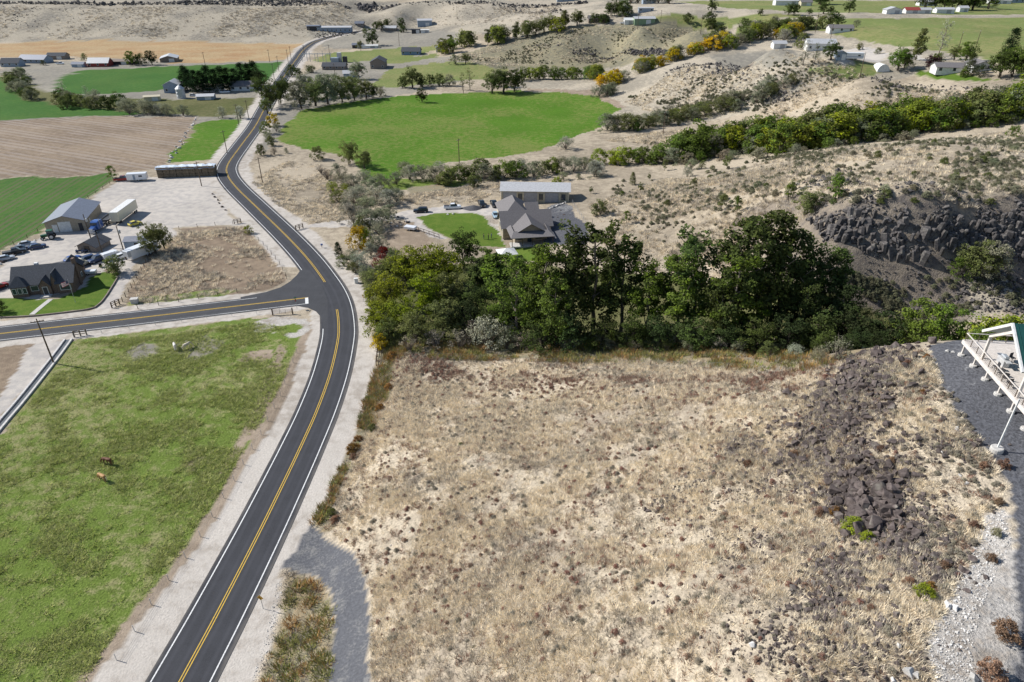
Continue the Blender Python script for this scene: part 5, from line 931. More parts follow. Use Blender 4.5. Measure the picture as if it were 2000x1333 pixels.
def slab(root, name, quad, th, mat):                # a sheet of thickness th under a 3- or 4-cornered outline
    q = [np.array(p, float) for p in quad]; nrm = np.cross(q[1]-q[0], q[2]-q[0]); nrm /= np.linalg.norm(nrm)
    if nrm[2] < 0: nrm = -nrm; q = q[::-1]
    n = len(q); V = q+[p-nrm*th for p in q]; F = [tuple(range(n)), tuple(range(2*n-1, n-1, -1))]+[(i, i+n, (i+1) % n+n, (i+1) % n) for i in range(n)]
    return newmesh(name, V, F, mat, root)
def gable(root, x0, x1, y0, y1, h, rise, axis, wall, roof, ov=.45, ends=(1, 1), base=0.0):
    # ridge along 'axis'; walls with gable ends, two roof slopes
    if axis == 'x': f = lambda a, b, z: (a, b, z); a0, a1, b0, b1 = x0, x1, y0, y1
    else: f = lambda a, b, z: (b, a, z); a0, a1, b0, b1 = y0, y1, x0, x1
    m = (b0+b1)/2; V = [f(a0,b0,-.8), f(a1,b0,-.8), f(a1,b1,-.8), f(a0,b1,-.8), f(a0,b0,h), f(a1,b0,h), f(a1,b1,h), f(a0,b1,h), f(a0,m,h+rise), f(a1,m,h+rise)]
    F = [(0,1,5,4), (2,3,7,6), (1,2,6,9,5), (3,0,4,8,7)]; newmesh('wall', V, F, wall, root)
    k = rise/((b1-b0)/2); c0 = a0-ov*ends[0]; c1 = a1+ov*ends[1]; zl = h-k*ov; e = .14
    slab(root, 'roof', [f(c0,b0-ov,zl+e), f(c1,b0-ov,zl+e), f(c1,m,h+rise+e), f(c0,m,h+rise+e)], .12, roof)
    slab(root, 'roof', [f(c1,b1+ov,zl+e), f(c0,b1+ov,zl+e), f(c0,m,h+rise+e), f(c1,m,h+rise+e)], .12, roof)
def hip(root, x0, x1, y0, y1, h, rise, wall, roof, ov=.5, walls=True):
    if walls: newmesh('wall', [(x0,y0,-.8),(x1,y0,-.8),(x1,y1,-.8),(x0,y1,-.8),(x0,y0,h),(x1,y0,h),(x1,y1,h),(x0,y1,h)], [(0,1,5,4),(1,2,6,5),(2,3,7,6),(3,0,4,7)], wall, root)
    X0, X1, Y0, Y1 = x0-ov, x1+ov, y0-ov, y1+ov; d = min(X1-X0, Y1-Y0)/2; z = h-.1; e = z+rise
    if X1-X0 >= Y1-Y0: r0, r1 = (X0+d, (Y0+Y1)/2, e), (X1-d, (Y0+Y1)/2, e)
    else: r0, r1 = ((X0+X1)/2, Y0+d, e), ((X0+X1)/2, Y1-d, e)
    A, B, C_, D_ = (X0,Y0,z), (X1,Y0,z), (X1,Y1,z), (X0,Y1,z)
    if X1-X0 >= Y1-Y0: S = [[A,B,r1,r0],[B,C_,r1],[C_,D_,r0,r1],[D_,A,r0]]
    else: S = [[A,B,r0],[B,C_,r1,r0],[C_,D_,r1],[D_,A,r0,r1]]
    V, F = [], []
    for s in S: F.append(tuple(range(len(V), len(V)+len(s)))); V += s
    i = len(V); V += [A,B,C_,D_]; F.append((i+3,i+2,i+1,i)); newmesh('roof', V, F, roof, root)
def opening(root, kind, side, b, t, z, w, h, fmat, pmat_):
    # side 'f' faces -y at y=b, 'b' faces +y, 'l' faces -x at x=b, 'r' faces +x; t: position along the wall
    d = {'f': (0, -1), 'b': (0, 1), 'l': (-1, 0), 'r': (1, 0)}[side]
    if side in 'fb': c = (t, b+d[1]*.02, z); s = (w+.22, .10, h+.22); s2 = (w, .14, h)
    else: c = (b+d[0]*.02, t, z); s = (.10, w+.22, h+.22); s2 = (.14, w, h)
    o = box(root, kind, c, s, fmat); box(o, 'pane' if kind == 'window' else 'panel', (c[0], c[1], c[2]+.11), s2, pmat_); return o
def yaw(a, b):
    A, B = P(*a), P(*b); return math.atan2(B[1]-A[1], B[0]-A[0])
def house_at(name, label, cat, u, v, rz, z=None, group=None):
    q = P(u, v); o = empty(name, (q[0], q[1], q[2] if z is None else z), rz); tag(o, label, cat, group); return o
# --- the brick house
r = house_at('brick_house', 'dark-roofed brick house with white windows beside a green lawn', 'house', 90, 574, yaw((31,580), (149,568)))
gable(r, -6.8, 3.6, 0, 8.4, 2.9, 3.2, 'x', M_['brick'], M_['shingle'], .4, (1, 0)); gable(r, 3.3, 6.9, -.9, 8.8, 2.85, 3.3, 'x', M_['brick'], M_['shingle'], .35)
gable(r, 1.5, 6.0, 8.0, 12.5, 2.8, 2.1, 'y', M_['brick'], M_['shingle'], .35); gable(r, 2.0, 3.5, -.5, 4.2, 2.8, 2.6, 'y', M_['brick'], M_['shingle'], .2); gable(r, -.6, 1.9, -1.0, 3.0, 2.6, 1.7, 'y', M_['brick'], M_['shingle'], .25)
hip(r, -6.9, -3.4, -.9, 2.0, 2.85, 2.3, M_['brick'], M_['shingle'], .35)
for t in (-6.2, -5.0, -3.9): opening(r, 'window', 'f', -.9, t, .9, .7, 1.3, M_['white'], M_['glass'])
opening(r, 'window', 'f', 0, -2.0, 1.0, 1.5, 1.2, M_['white'], M_['glass']); opening(r, 'window', 'f', -.9, 5.1, .9, 2.2, 1.3, M_['white'], M_['glass']); opening(r, 'door', 'f', -1.0, .6, 0, .95, 2.05, M_['white'], M_['dark']); opening(r, 'window', 'r', 6.9, 6.5, 1.2, .8, 1.0, M_['white'], M_['glass'])
box(r, 'chimney', (6.95, 4.0, 0), (.7, 1.2, 7.2), M_['brick'], 0, .05); box(r, 'roof_vent', (-2.2, 6.0, 5.0), (.8, .8, 1.1), M_['white']); box(r, 'step', (.65, -1.9, -.2), (2.4, 1.6, .45), M_['concrete'])
# --- grey-roofed family house with porch
r = house_at('family_house', 'grey-roofed house with a front porch and steep gables beside the striped lawn', 'house', 1040, 480, R(9))
gable(r, -7.2, 7.0, 8.0, 16.5, 2.9, 3.2, 'x', M_['tan'], M_['shingle2'], .6); gable(r, -4.6, 4.6, 2.6, 12.0, 2.8, 2.7, 'y', M_['tan'], M_['shingle2'], .7, (1, 0))
slab(r, 'porch_roof', [(-6.2,-.6,2.65), (6.2,-.6,2.65), (4.9,2.7,3.45), (-4.9,2.7,3.45)], .15, M_['shingle2']); slab(r, 'porch_roof', [(-6.2,-.6,2.64), (-4.9,2.7,3.44), (-5.0,8.0,3.44), (-6.3,8.0,2.64)], .15, M_['shingle2']); slab(r, 'porch_roof', [(6.2,-.6,2.64), (4.9,2.7,3.44), (5.0,8.0,3.44), (6.3,8.0,2.64)], .15, M_['shingle2'])
for x in (-5.8, -2.9, 0, 2.9, 5.8): box(r, 'porch_post', (x, -.2, 0), (.18, .18, 2.6), M_['wood'])
box(r, 'porch_floor', (0, 1.2, -.3), (12.2, 3.4, .42), M_['concrete'])
for t in (-3.4, 2.2): opening(r, 'window', 'f', 2.6, t, .9, 1.6, 1.3, M_['dark'], M_['glass'])
opening(r, 'door', 'f', 2.6, -.4, .1, 1.0, 2.1, M_['dark'], M_['glass'])
for t in (9.8, 14.0): opening(r, 'window', 'l', -7.2, t, 1.0, 1.3, 1.3, M_['white'], M_['glass'])
opening(r, 'window', 'f', 8.0, 6.0, 1.0, 1.0, 1.3, M_['dark'], M_['glass'])
hip(r, -6.0, 2.4, 15.5, 29.5, 2.9, 3.9, M_['cream'], M_['shingle2'], .6); gable(r, 1.4, 5.2, 19.0, 25.0, 2.9, 2.2, 'x', M_['tan'], M_['shingle2'], .5, (0, 1))
for t in (19.5, 24.5): opening(r, 'garage_door', 'l', -6.0, t, .05, 3.0, 2.2, M_['white'], M_['door'])
# --- long shop behind it
r = house_at('workshop', 'long pale-roofed workshop with tall bay doors behind the house', 'building', 1045, 397, yaw((981,399), (1105,394)))
gable(r, -11, 11, 0, 8.5, 4.1, 1.5, 'x', M_['cream'], M_['metalw'], .6)
for t in (-8.3, -1.5, 5.4): opening(r, 'bay_door', 'f', 0, t, .05, 4.4, 3.4, M_['cream'], M_['door'])
for t in (-4.9, 1.9, 9.2): opening(r, 'window', 'f', 0, t, 1.0, 1.4, 2.0, M_['cream'], M_['glass'])
for t in (-10.9, -5.9, -3.9, .9, 2.9, 8.0, 10.8): box(r, 'pillar', (t, -.22, 0), (.45, .4, 4.0), M_['cream'])
r = house_at('garden_canopy', 'white peaked canopy roof half hidden by trees', 'canopy', 990, 507, R(15)); hip(r, -2.4, 2.4, -2.2, 2.2, 2.3, 1.1, M_['white'], M_['white'], .2, False)
for x in (-2.3, 2.3):
    for y in (-2.1, 2.1): box(r, 'post', (x, y, -.2), (.1, .1, 2.5), M_['steel'])
# stone retaining wall by the gravel court
q0, q1 = P(1064, 413), P(1104, 397)
for i in range(16):
    t = i/15; s = rrs.uniform(.6, 1.0); x, y = q0[0]*(1-t)+q1[0]*t, q0[1]*(1-t)+q1[1]*t
    o = bpy.data.objects.new('wall_stone', BP[i % 9]); COL.objects.link(o); o.location = (x, y, float(gz(x, y))+.25); o.scale = (s*1.3, s, s); o.rotation_euler = (0, 0, rrs.uniform(0, 6)); tag(o, 'pale stone in the low wall beside the dark gravel court', 'stone', 'stones of the low court wall')
for i, (u, v) in enumerate([(1102,420),(1110,432),(1098,436),(1115,445),(1125,440),(1090,425),(1120,452),(1106,448),(1132,450),(1085,440),(1095,412)]):
    q = P(u, v); o = bpy.data.objects.new('court_rock', BB[i % 9]); COL.objects.link(o); o.location = q+np.array([0, 0, .1]); s = rrs.uniform(.5, 1.0); o.scale = (s*1.4, s, s*.7); o.rotation_euler = (0, 0, i); tag(o, 'dark rock lying on the gravel court beside the house', 'rock', 'rocks on the gravel court')
q = P(1123, 452); o = bpy.data.objects.new('court_stone', BP[3]); COL.objects.link(o); o.location = q+np.array([0, 0, .3]); o.scale = (1.3, 1.0, 1.1); tag(o, 'single white block on the dark gravel court', 'stone')
# --- truck yard shop
A_, B_ = P(93, 456), P(170, 450); rz = math.atan2(B_[1]-A_[1], B_[0]-A_[0]); wd = float(np.linalg.norm((B_-A_)[:2]))
r = empty('truck_shop', tuple((A_+B_)/2), rz); tag(r, 'low tan truck shop with dark metal gable roof in the gravel yard', 'building')
gable(r, -wd/2, wd/2, 0, 17, 3.3, 1.7, 'y', M_['tan'], M_['metalg'], .5); opening(r, 'bay_door', 'f', 0, -wd*.02, .02, 3.2, 2.9, M_['white'], M_['white']); opening(r, 'door', 'f', 0, -wd*.27, .02, 1.2, 2.2, M_['white'], M_['white']); opening(r, 'door', 'f', 0, wd*.38, .02, .9, 2.2, M_['dark'], M_['dark'])
r = house_at('low_shed', 'low black-roofed shed among parked cars', 'shed', 172, 492, R(-8)); gable(r, -2.9, 2.9, 0, 6.0, 1.6, 1.4, 'y', M_['taupe'], M_['shingle'], .5); opening(r, 'door', 'f', 0, 0, 0, 1.4, 1.5, M_['dark'], M_['wood'])
r = house_at('grey_shed', 'small grey flat-sided shed behind the camper', 'shed', 264, 489, R(6)); gable(r, -2.6, 2.6, 0, 4.2, 2.6, .7, 'x', M_['bluegrey'], M_['metalg'], .2); opening(r, 'door', 'f', 0, .8, 0, 1.0, 2.0, M_['dark'], M_['dark'])
# --- tarped hay stack
q = P(365, 346); r = empty('hay_stack', tuple(q), yaw((314,346), (412,342))); tag(r, 'long hay stack under a pale blue-white tarp at the yard edge', 'hay stack')
for j in range(2):
    for k in range(9):
        for l in range(3): box(r, 'hay_bale', (-9.2+k*2.3, .9+j*2.1, l*1.25), (2.2, 2.0, 1.2), M_['hay'], rrs.normal()*.02, .08)
bm = bmesh.new()
for i in range(24):
    for j in range(6): bm.verts.new((-10.6+i*.92, -.25+j*.9, 3.85+.12*math.sin(i*1.7+j)+rrs.normal()*.06-(.7 if j in (0, 5) else 0)))
bm.verts.ensure_lookup_table()
for i in range(23):
    for j in range(5): bm.faces.new([bm.verts[i*6+j], bm.verts[(i+1)*6+j], bm.verts[(i+1)*6+j+1], bm.verts[i*6+j+1]])
me = bpy.data.meshes.new('tarp'); bm.to_mesh(me); bm.free(); me.materials.append(M_['tarp']); o = bpy.data.objects.new('tarp', me); COL.objects.link(o); o.parent = r
# --- far farm buildings: (name, label, photo spot of the front foot, turn, w, d, h, rise, axis, wall, roof)
FB = [('far_house','blue house with dark roof at the far edge of the hay field',20,131,4,15,10,3,3.2,'x','bluegrey','shingle'),('far_house','wide grey-blue house by the far farm lane',62,124,-6,24,12,3,3,'x','bluegrey','metalg'),('far_shed','long dark roofed shed below the stubble field',110,117,3,16,9,3,2.2,'x','taupe','shingle'),
 ('far_shed','small grey shed beside the creek corner',152,132,0,10,6,2.4,1.4,'x','bluegrey','metalg'),('red_barn','red barn with a white roof at the far farm',192,131,4,17,10,3,3.4,'x','red','metalw'),('far_shed','long dark open shed behind the red barn',230,127,3,30,8,2.6,1.4,'x','dark','taupe'),('far_shed','white-roofed open barn by the orange stubble',330,122,18,14,18,3,2.0,'y','taupe','metalw'),
 ('grey_barn','tall blue-grey barn with white door beside the silo',336,182,8,8.5,10,4.6,2.0,'y','bluegrey','metalw'),('farm_shed','small white shed in front of the pine row',415,180,4,11,6,2.8,1.3,'x','white','cream'),('farm_shed','low blue-white roofed lean-to in the corral',401,196,10,9,7,2.0,.8,'x','bluegrey','metalw'),('ranch_house','grey ranch house at the end of the pine row',478,178,6,16,9,2.7,2.3,'x','white','shingle2'),('farm_shed','flat cream trailer shed beside the corral',298,198,18,8,4,2.4,.5,'x','cream','cream'),
 ('dark_house','low dark brown house by the highway',652,137,0,19,10,2.6,2.4,'x','taupe','shingle'),('brown_workshop','brown gabled workshop with white bay door',738,135,3,12,17,5.0,3.0,'y','taupe','shingle'),('blue_shed','pale blue shed in front of the dark house',682,152,12,7,7,2.6,1.5,'x','blue','metalw'),('blue_house','blue house with dark roof on a green lawn',802,108,-3,17,11,3.0,3.0,'x','blue','shingle'),('white_garage','white garage beside the blue house drive',861,102,6,9,9,3.6,1.8,'y','white','metalg'),
 ('far_house','long pale blue house set into the stony slope',653,63,2,38,10,4.4,1.2,'x','bluegrey','metalw'),('far_house','dark garage at the end of the pale blue house',612,60,2,14,8,4.2,.8,'x','dark','metalg'),('far_house','low house hidden by trees under the mesa',760,61,0,16,9,3,2,'x','taupe','metalw'),('box_barn','blue-grey metal barn at the mesa foot',830,52,8,17,12,6,1.4,'x','bluegrey','metalw'),('far_shed','dark metal container by the mesa track',813,66,0,10,5,4,.4,'x','dark','dark'),('far_shed','white metal container by the mesa track',830,65,0,9,4,3,.4,'x','white','white'),
 ('far_shed','dark shed beside the meadow tree',698,95,0,10,7,3,1.4,'x','dark','metalg'),('far_shed','long white shed beside the meadow tree',722,95,6,16,5,2.4,.6,'x','white','white'),('far_house','small house in the notch below the mesa rim',702,52,0,10,7,3,2,'x','taupe','metalg'),
 ('bench_house','brown house on the bench above the grey hill',1165,44,0,15,9,3,2.4,'x','taupe','shingle2'),('bench_house','tan annex beside the brown bench house',1180,43,0,9,8,3,2,'x','tan','shingle2'),('long_shed','long pale-roofed green shed on the bench',1259,48,3,19,9,4.4,1.5,'x','green','metalw'),('far_shed','white garage beside the long green shed',1228,48,0,8,7,3.4,1.6,'x','white','white'),('far_trailer_house','pale blue trailer house beyond the green shed',1262,24,2,14,5,3.2,.6,'x','bluegrey','metalw'),('far_house','grey house in the hilltop farmstead',1268,8,0,14,10,4,3,'x','bluegrey','metalg'),('far_house','pale house near the mesa track end',1105,3.5,0,22,10,4,2.2,'x','bluegrey','metalw'),
 ('far_shed','long white shed beyond the bench fields',1540,11,0,34,12,5,2,'x','white','metalw'),('far_shed','cream house beside the far long shed',1575,12,0,14,10,4,2.6,'x','cream','shingle2'),('field_house','white house with blue gable in the mown field',1643,64,-4,17,9,2.8,2.0,'x','white','shingle2'),('farmhouse','large white farmhouse with pale metal roof on the bench',1604,99,-6,19,11,4.2,2.4,'x','white','metalw'),('small_shed','small pale blue shed beside the white trailer',1643,118,-4,5.5,5.5,3.2,1.4,'y','bluegrey','metalw'),('far_shed','white shed with an orange door behind the bench trees',1523,95,0,9,7,3,1.6,'x','white','metalw'),
 ('white_ranch_house','long white ranch house with grey-brown roof on the bench',1862,144,-10,17,9,2.8,1.7,'x','white','shingle2'),('ranch_wing','grey-roofed wing of the white ranch house',1918,140,-8,9,11,2.8,1.8,'y','white','shingle2'),
 ('far_shed','white quonset-like shed by the far bench farm',1746,28,0,17,10,4,2.6,'y','white','metalw'),('far_shed','red roofed shed by the far bench farm',1782,27,0,15,9,3.4,2.4,'x','white','red'),('far_shed','white machine shed by the far bench farm',1806,27,0,14,8,3.6,1.8,'x','white','metalw'),('far_shed','white open barn by the far farm trees',1846,27,0,20,9,4,1.6,'x','white','metalw'),('far_shed','white roofed barn behind the far farm trees',1812,12,0,22,10,4,2,'x','white','metalw'),('far_shed','small white outbuilding by the far lane',1882,24,0,10,8,4,2,'x','white','metalw'),('far_shed','pale barn at the end of the far lane',1955,8,0,26,12,4,2.4,'x','white','metalw'),('far_house','grey house on the far edge of the bench',1985,6,0,20,10,4,2.4,'x','bluegrey','shingle2')]
for nm, lb, u, v, rz, w_, d_, h_, ri, ax, wm, rm in FB:
    k_ = .68 if (v < 30 and u > 1400) else (.85 if v < 150 else 1.0); w_, d_, h_, ri = w_*k_, d_*k_, h_*(k_+.05 if k_ < 1 else 1), ri*k_
    q = P(u, v); r = empty(nm, tuple(q), R(rz)); tag(r, lb, 'house' if 'house' in nm else ('barn' if 'barn' in nm else 'shed'))
    gable(r, -w_/2, w_/2, 0, d_, h_, ri, ax, M_[wm], M_[rm], .5)
    if nm != 'box_barn' and 'shed' not in nm:
        for t in np.linspace(-w_/2+1.6, w_/2-1.6, max(2, int(w_/4))): opening(r, 'window', 'f', 0, t, .9, 1.2, 1.3, M_['white'], M_['glass'])
    else: opening(r, 'bay_door', 'f', 0, w_*.18, .02, min(3.5, w_*.35), min(3., h_*.82), M_['white'], M_['white' if wm != 'white' else 'door'])
# silo
q = P(355, 192); r = empty('grain_silo', tuple(q)); tag(r, 'round galvanised grain silo with cone roof beside the barn', 'silo')
def lathe(root, name, prof, mat, n=16, c=(0,0,0)):
    V = []; F = []
    for x, z in prof:
        for k in range(n): a = 2*math.pi*k/n; V.append((c[0]+x*math.cos(a), c[1]+x*math.sin(a), c[2]+z))
    for i in range(len(prof)-1):
        for k in range(n): F.append((i*n+k, i*n+(k+1) % n, (i+1)*n+(k+1) % n, (i+1)*n+k))
    F.append(tuple(range((len(prof)-1)*n, len(prof)*n))); return newmesh(name, V, F, mat, root)
lathe(r, 'silo_body', [(2.4,-.3),(2.4,1.5),(2.46,1.55),(2.4,1.6),(2.4,3.2),(2.46,3.25),(2.4,3.3),(2.4,5.2)], M_['steel']); lathe(r, 'silo_roof', [(2.6,5.2),(1.4,6.3),(.4,7.0),(.4,7.3),(.1,7.35)], M_['metalw'])
# substation
q = P(655, 122); r = empty('substation', tuple(q)); tag(r, 'small fenced power substation beside the highway', 'substation')
box(r, 'control_box', (0, 0, -.2), (6, 4, 3.4), M_['bluegrey']); box(r, 'transformer', (3, 2, 0), (3, 3, 6.5), M_['metalw']); box(r, 'transformer', (7.5, 0, 0), (3, 3, 4), M_['dark'])
for i in range(8): box(r, 'busbar_post', (-25+i*3, 1+(i % 2)*3, 0), (.3, .3, 5.5+(i % 3)), M_['steel'])
box(r, 'busbar', (-14, 1, 5.4), (22, .25, .25), M_['steel']); box(r, 'busbar', (-14, 4, 5.4), (22, .25, .25), M_['steel'])
# canopy on the bench
q = P(1725, 141); r = empty('arched_canopy', tuple(q)); tag(r, 'white half-round garden canopy below the leafy tree', 'canopy')
V = []; F = []
for j in range(2):
    for k in range(9): a = math.pi*k/8; V.append((2.9*math.cos(a), j*6.0, 3.4*math.sin(a)-.1))
for k in range(8): F.append((k, k+1, 10+k, 9+k))
F += [tuple(range(9)), tuple(range(17, 8, -1))]; newmesh('cover', V, F, M_['white'], r)
# --- raised deck with green gable roof
A_ = at_z(1883, 665, 32.4); B_ = at_z(1989.6, 785.6, 32.4); D = (B_-A_)[:2]; D /= np.linalg.norm(D); rz = math.atan2(D[1], D[0])
r = empty('raised_deck', (A_[0], A_[1], 30.0), rz); tag(r, 'raised white deck on short piers with railing beside the gravel pad', 'deck')   # local x runs along the open edge, +y to the right/back
Ld = 23.0; Wd = 9.0; ZD = 2.4
box(r, 'deck_floor', (Ld/2, Wd/2, ZD-.16), (Ld, Wd, .16), M_['deck']); box(r, 'rim_beam', (Ld/2, -.08, ZD-.42), (Ld+.2, .16, .46), M_['beam']); box(r, 'rim_beam', (-.08, Wd/2, ZD-.42), (.16, Wd, .46), M_['beam'])
def toloc(u, v, z): 
    q = at_z(u, v, z)-np.array([A_[0], A_[1], 0]); return np.array([q[0]*D[0]+q[1]*D[1], -q[0]*D[1]+q[1]*D[0], z-30])
xl = np.arange(.25, Ld, 3.1)
for i, x in enumerate(xl):
    p = box(r, 'pier', (x, .2, 0), (.2, .2, ZD-.4), M_['beam'])
    w3 = np.array([A_[0], A_[1]])+D*x+np.array([-D[1], D[0]])*.2; zf = float(gz(w3[0], w3[1]))-30
    lathe(p, 'footing', [(.42,zf-.4),(.42,zf+.22),(.36,zf+.28)], M_['concrete'], 12, (x, .2, 0))
for x in np.arange(.1, Ld, 1.55): box(r, 'rail_post', (x, .05, ZD), (.06, .06, 1.02), M_['wood'])
box(r, 'hand_rail', (Ld/2, .05, ZD+1.0), (Ld, .11, .07), M_['beam']); box(r, 'hand_rail', (.05, Wd/2, ZD+1.0), (.09, Wd, .06), M_['beam'])
for k in range(4): box(r, 'rail_bar', (Ld/2, .05, ZD+.16+k*.2), (Ld, .016, .014), M_['taupe'])
for y in np.arange(1.6, Wd, 1.6): box(r, 'rail_post', (.05, y, ZD), (.06, .06, 1.02), M_['wood'])
# roof: gable end parallel to the open edge
E1 = toloc(1918.4, 645, 36.0); a, b, c = ray(1977.8, 631.8); best = None
for s_ in np.linspace(.5, 9, 500):
    w3 = np.array([A_[0], A_[1]])+D*(E1[0]+s_)+np.array([-D[1], D[0]])*E1[1]
    e_ = abs(w3[0]/w3[1]-float(a/b))
    if best is None or e_ < best[0]: best = (e_, s_, CAM_H+float(c)*w3[1]/float(b)-30)
hs, zp = best[1], best[2]; print('deck roof half span', hs, 'peak', zp, 'E1', E1)
rr_ = empty('deck_roof', (A_[0], A_[1], 30.0), rz); tag(rr_, 'green standing-seam gable roof on tall white posts over the deck', 'roof')
ze = E1[2]; y0 = E1[1]; x0 = E1[0]; xp = x0+hs; x1 = x0+2*hs; y1 = y0+10.5
slab(rr_, 'roof_slope', [(x0,y0,ze), (xp,y0,zp), (xp,y1,zp), (x0,y1,ze)], .14, M_['greenroof']); slab(rr_, 'roof_slope', [(xp,y0,zp), (x1,y0,ze), (x1,y1,ze), (xp,y1,zp)], .14, M_['greenroof'])
for sx, ex in ((xp, x1), (xp, x0)):
    for k in range(14):
        y = y0+.5+k*.75; slab(rr_, 'seam', [(sx,y,zp+.04), (ex,y,ze+.04), (ex,y+.05,ze+.04), (sx,y+.05,zp+.04)], .05, M_['greenroof'])
    slab(rr_, 'fascia', [(sx,y0-.06,zp+.05), (ex,y0-.06,ze+.05), (ex,y0+.16,ze+.06), (sx,y0+.16,zp+.06)], .3, M_['white'])
    slab(rr_, 'gable_beam', [(sx,y0+.5,zp-.75), (ex*.86+sx*.14,y0+.5,ze-.1), (ex*.86+sx*.14,y0+.9,ze-.1), (sx,y0+.9,zp-.75)], .42, M_['beam'])
for px, top in ((toloc(1916, 700, 32.4)[0], ze-.25), (toloc(1979, 776, 32.4)[0], ze-.1)): box(rr_, 'roof_post', (px, .25, ZD-.2), (.26, .26, top-ZD+.2), M_['beam'])
tp = toloc(1946, 880, 30.0); q = box(rr_, 'roof_post', (tp[0], tp[1], 0), (.13, .13, 6.4), M_['white']); lathe(q, 'footing', [(.62,-.6),(.62,.3),(.55,.42)], M_['concrete'], 18, (tp[0], tp[1], 0))
# things on the deck
def deck_thing(nm, lb, cat, u, v): 
    p = at_z(u, v, 32.4); o = empty(nm, tuple(p), rz); tag(o, lb, cat); return o
g = deck_thing('barbecue_grill', 'large pale metal barbecue grill on the raised deck', 'grill', 1957, 712)
box(g, 'cabinet', (0, 0, 0), (1.5, .7, .85), M_['metalw'], 0, .03); box(g, 'lid', (0, .02, .86), (1.0, .62, .38), M_['steel'], 0, .12); box(g, 'side_shelf', (-1.0, 0, .8), (.5, .6, .06), M_['metalw']); box(g, 'side_shelf', (1.0, 0, .8), (.5, .6, .06), M_['metalw'])
for k, (u, v) in enumerate([(1943,722),(1952,735),(1962,745),(1972,757),(1975,705)]):
    ch = deck_thing('patio_chair', 'dark metal patio chair beside the deck railing', 'chair', u, v); ch['group'] = 'patio chairs on the deck'; ch.rotation_euler.z += k*.5
    box(ch, 'seat', (0, 0, .42), (.5, .5, .05), M_['dark']); box(ch, 'backrest', (0, .24, .47), (.5, .05, .5), M_['dark'])
    for x in (-.22, .22):
        for y in (-.22, .22): box(ch, 'leg', (x, y, 0), (.04, .04, .42), M_['dark'])
# small shed steps at pad: loose blocks
for i, (u, v) in enumerate([(1861,690),(1850,688),(1865,838),(1868,842)]):
    q = P(u, v); o = bpy.data.objects.new('pad_stone', BP[i]); COL.objects.link(o); o.location = q+np.array([0, 0, .15]); o.scale = (.8, .6, .6); tag(o, 'pale stone on the dark gravel pad by the deck', 'stone', 'stones on the gravel pad')
# ---------------------------------------------------------------- vehicles
def paintm(name, c): return simple('paint '+name, c, .28, .5, .1, .03)
PAINT = {'black': paintm('black', (.012,.013,.016)), 'white': paintm('white', (.70,.71,.72)), 'blue': paintm('blue', (.04,.10,.30)), 'navy': paintm('navy', (.03,.05,.11)), 'silver': paintm('silver', (.42,.44,.46)), 'red': paintm('red', (.30,.03,.02)), 'yellow': paintm('yellow', (.60,.50,.08)), 'lightblue': paintm('light blue', (.30,.42,.52)), 'grey': paintm('grey', (.14,.145,.15)), 'green': paintm('tractor green', (.02,.10,.03)), 'cream': paintm('cream', (.62,.58,.45))}
TYRE = M_['black']; RIM = M_['steel']; LAMP = simple('headlamp', (.75,.75,.72), .15, .6, 0, .02); TAIL = simple('tail lamp', (.35,.02,.015), .25, .5, 0, .05)
def loft(name, secs, mat, root):                    # secs: list of (x, half width, z0, z1): closed body along x
    V = []; F = []
    for x, w_, z0, z1 in secs: V += [(x,-w_,z0), (x,w_,z0), (x,w_*.985,(z0*.35+z1*.65)), (x,w_*.86,z1), (x,-w_*.86,z1), (x,-w_*.985,(z0*.35+z1*.65))]
    for i in range(len(secs)-1):
        for k in range(6): F.append((i*6+k, i*6+(k+1) % 6, (i+1)*6+(k+1) % 6, (i+1)*6+k))
    F += [tuple(range(5, -1, -1)), tuple(range(len(secs)*6-6, len(secs)*6))]; return newmesh(name, V, F, mat, root)
def wheel(root, x, y, r, w_=.24, mat=None):
    def ring(nm, prof, m, par):
        V = []; F = []; n = 14
        for (yy, rr) in prof:
            for k in range(n): a = 2*math.pi*k/n; V.append((x+rr*math.cos(a), y+yy, r+rr*math.sin(a)))
        for i in range(len(prof)-1):
            for k in range(n): F.append((i*n+k, (i+1)*n+k, (i+1)*n+(k+1) % n, i*n+(k+1) % n))
        F += [tuple(range(n)), tuple(range((len(prof)-1)*n, len(prof)*n))]; return newmesh(nm, V, F, m, par)
    o = ring('wheel', [(-w_/2,r*.86),(-w_/2*.8,r),(w_/2*.8,r),(w_/2,r*.86)], TYRE, root); ring('rim', [(-w_/2-.012,r*.55),(w_/2+.012,r*.55)], RIM, o)
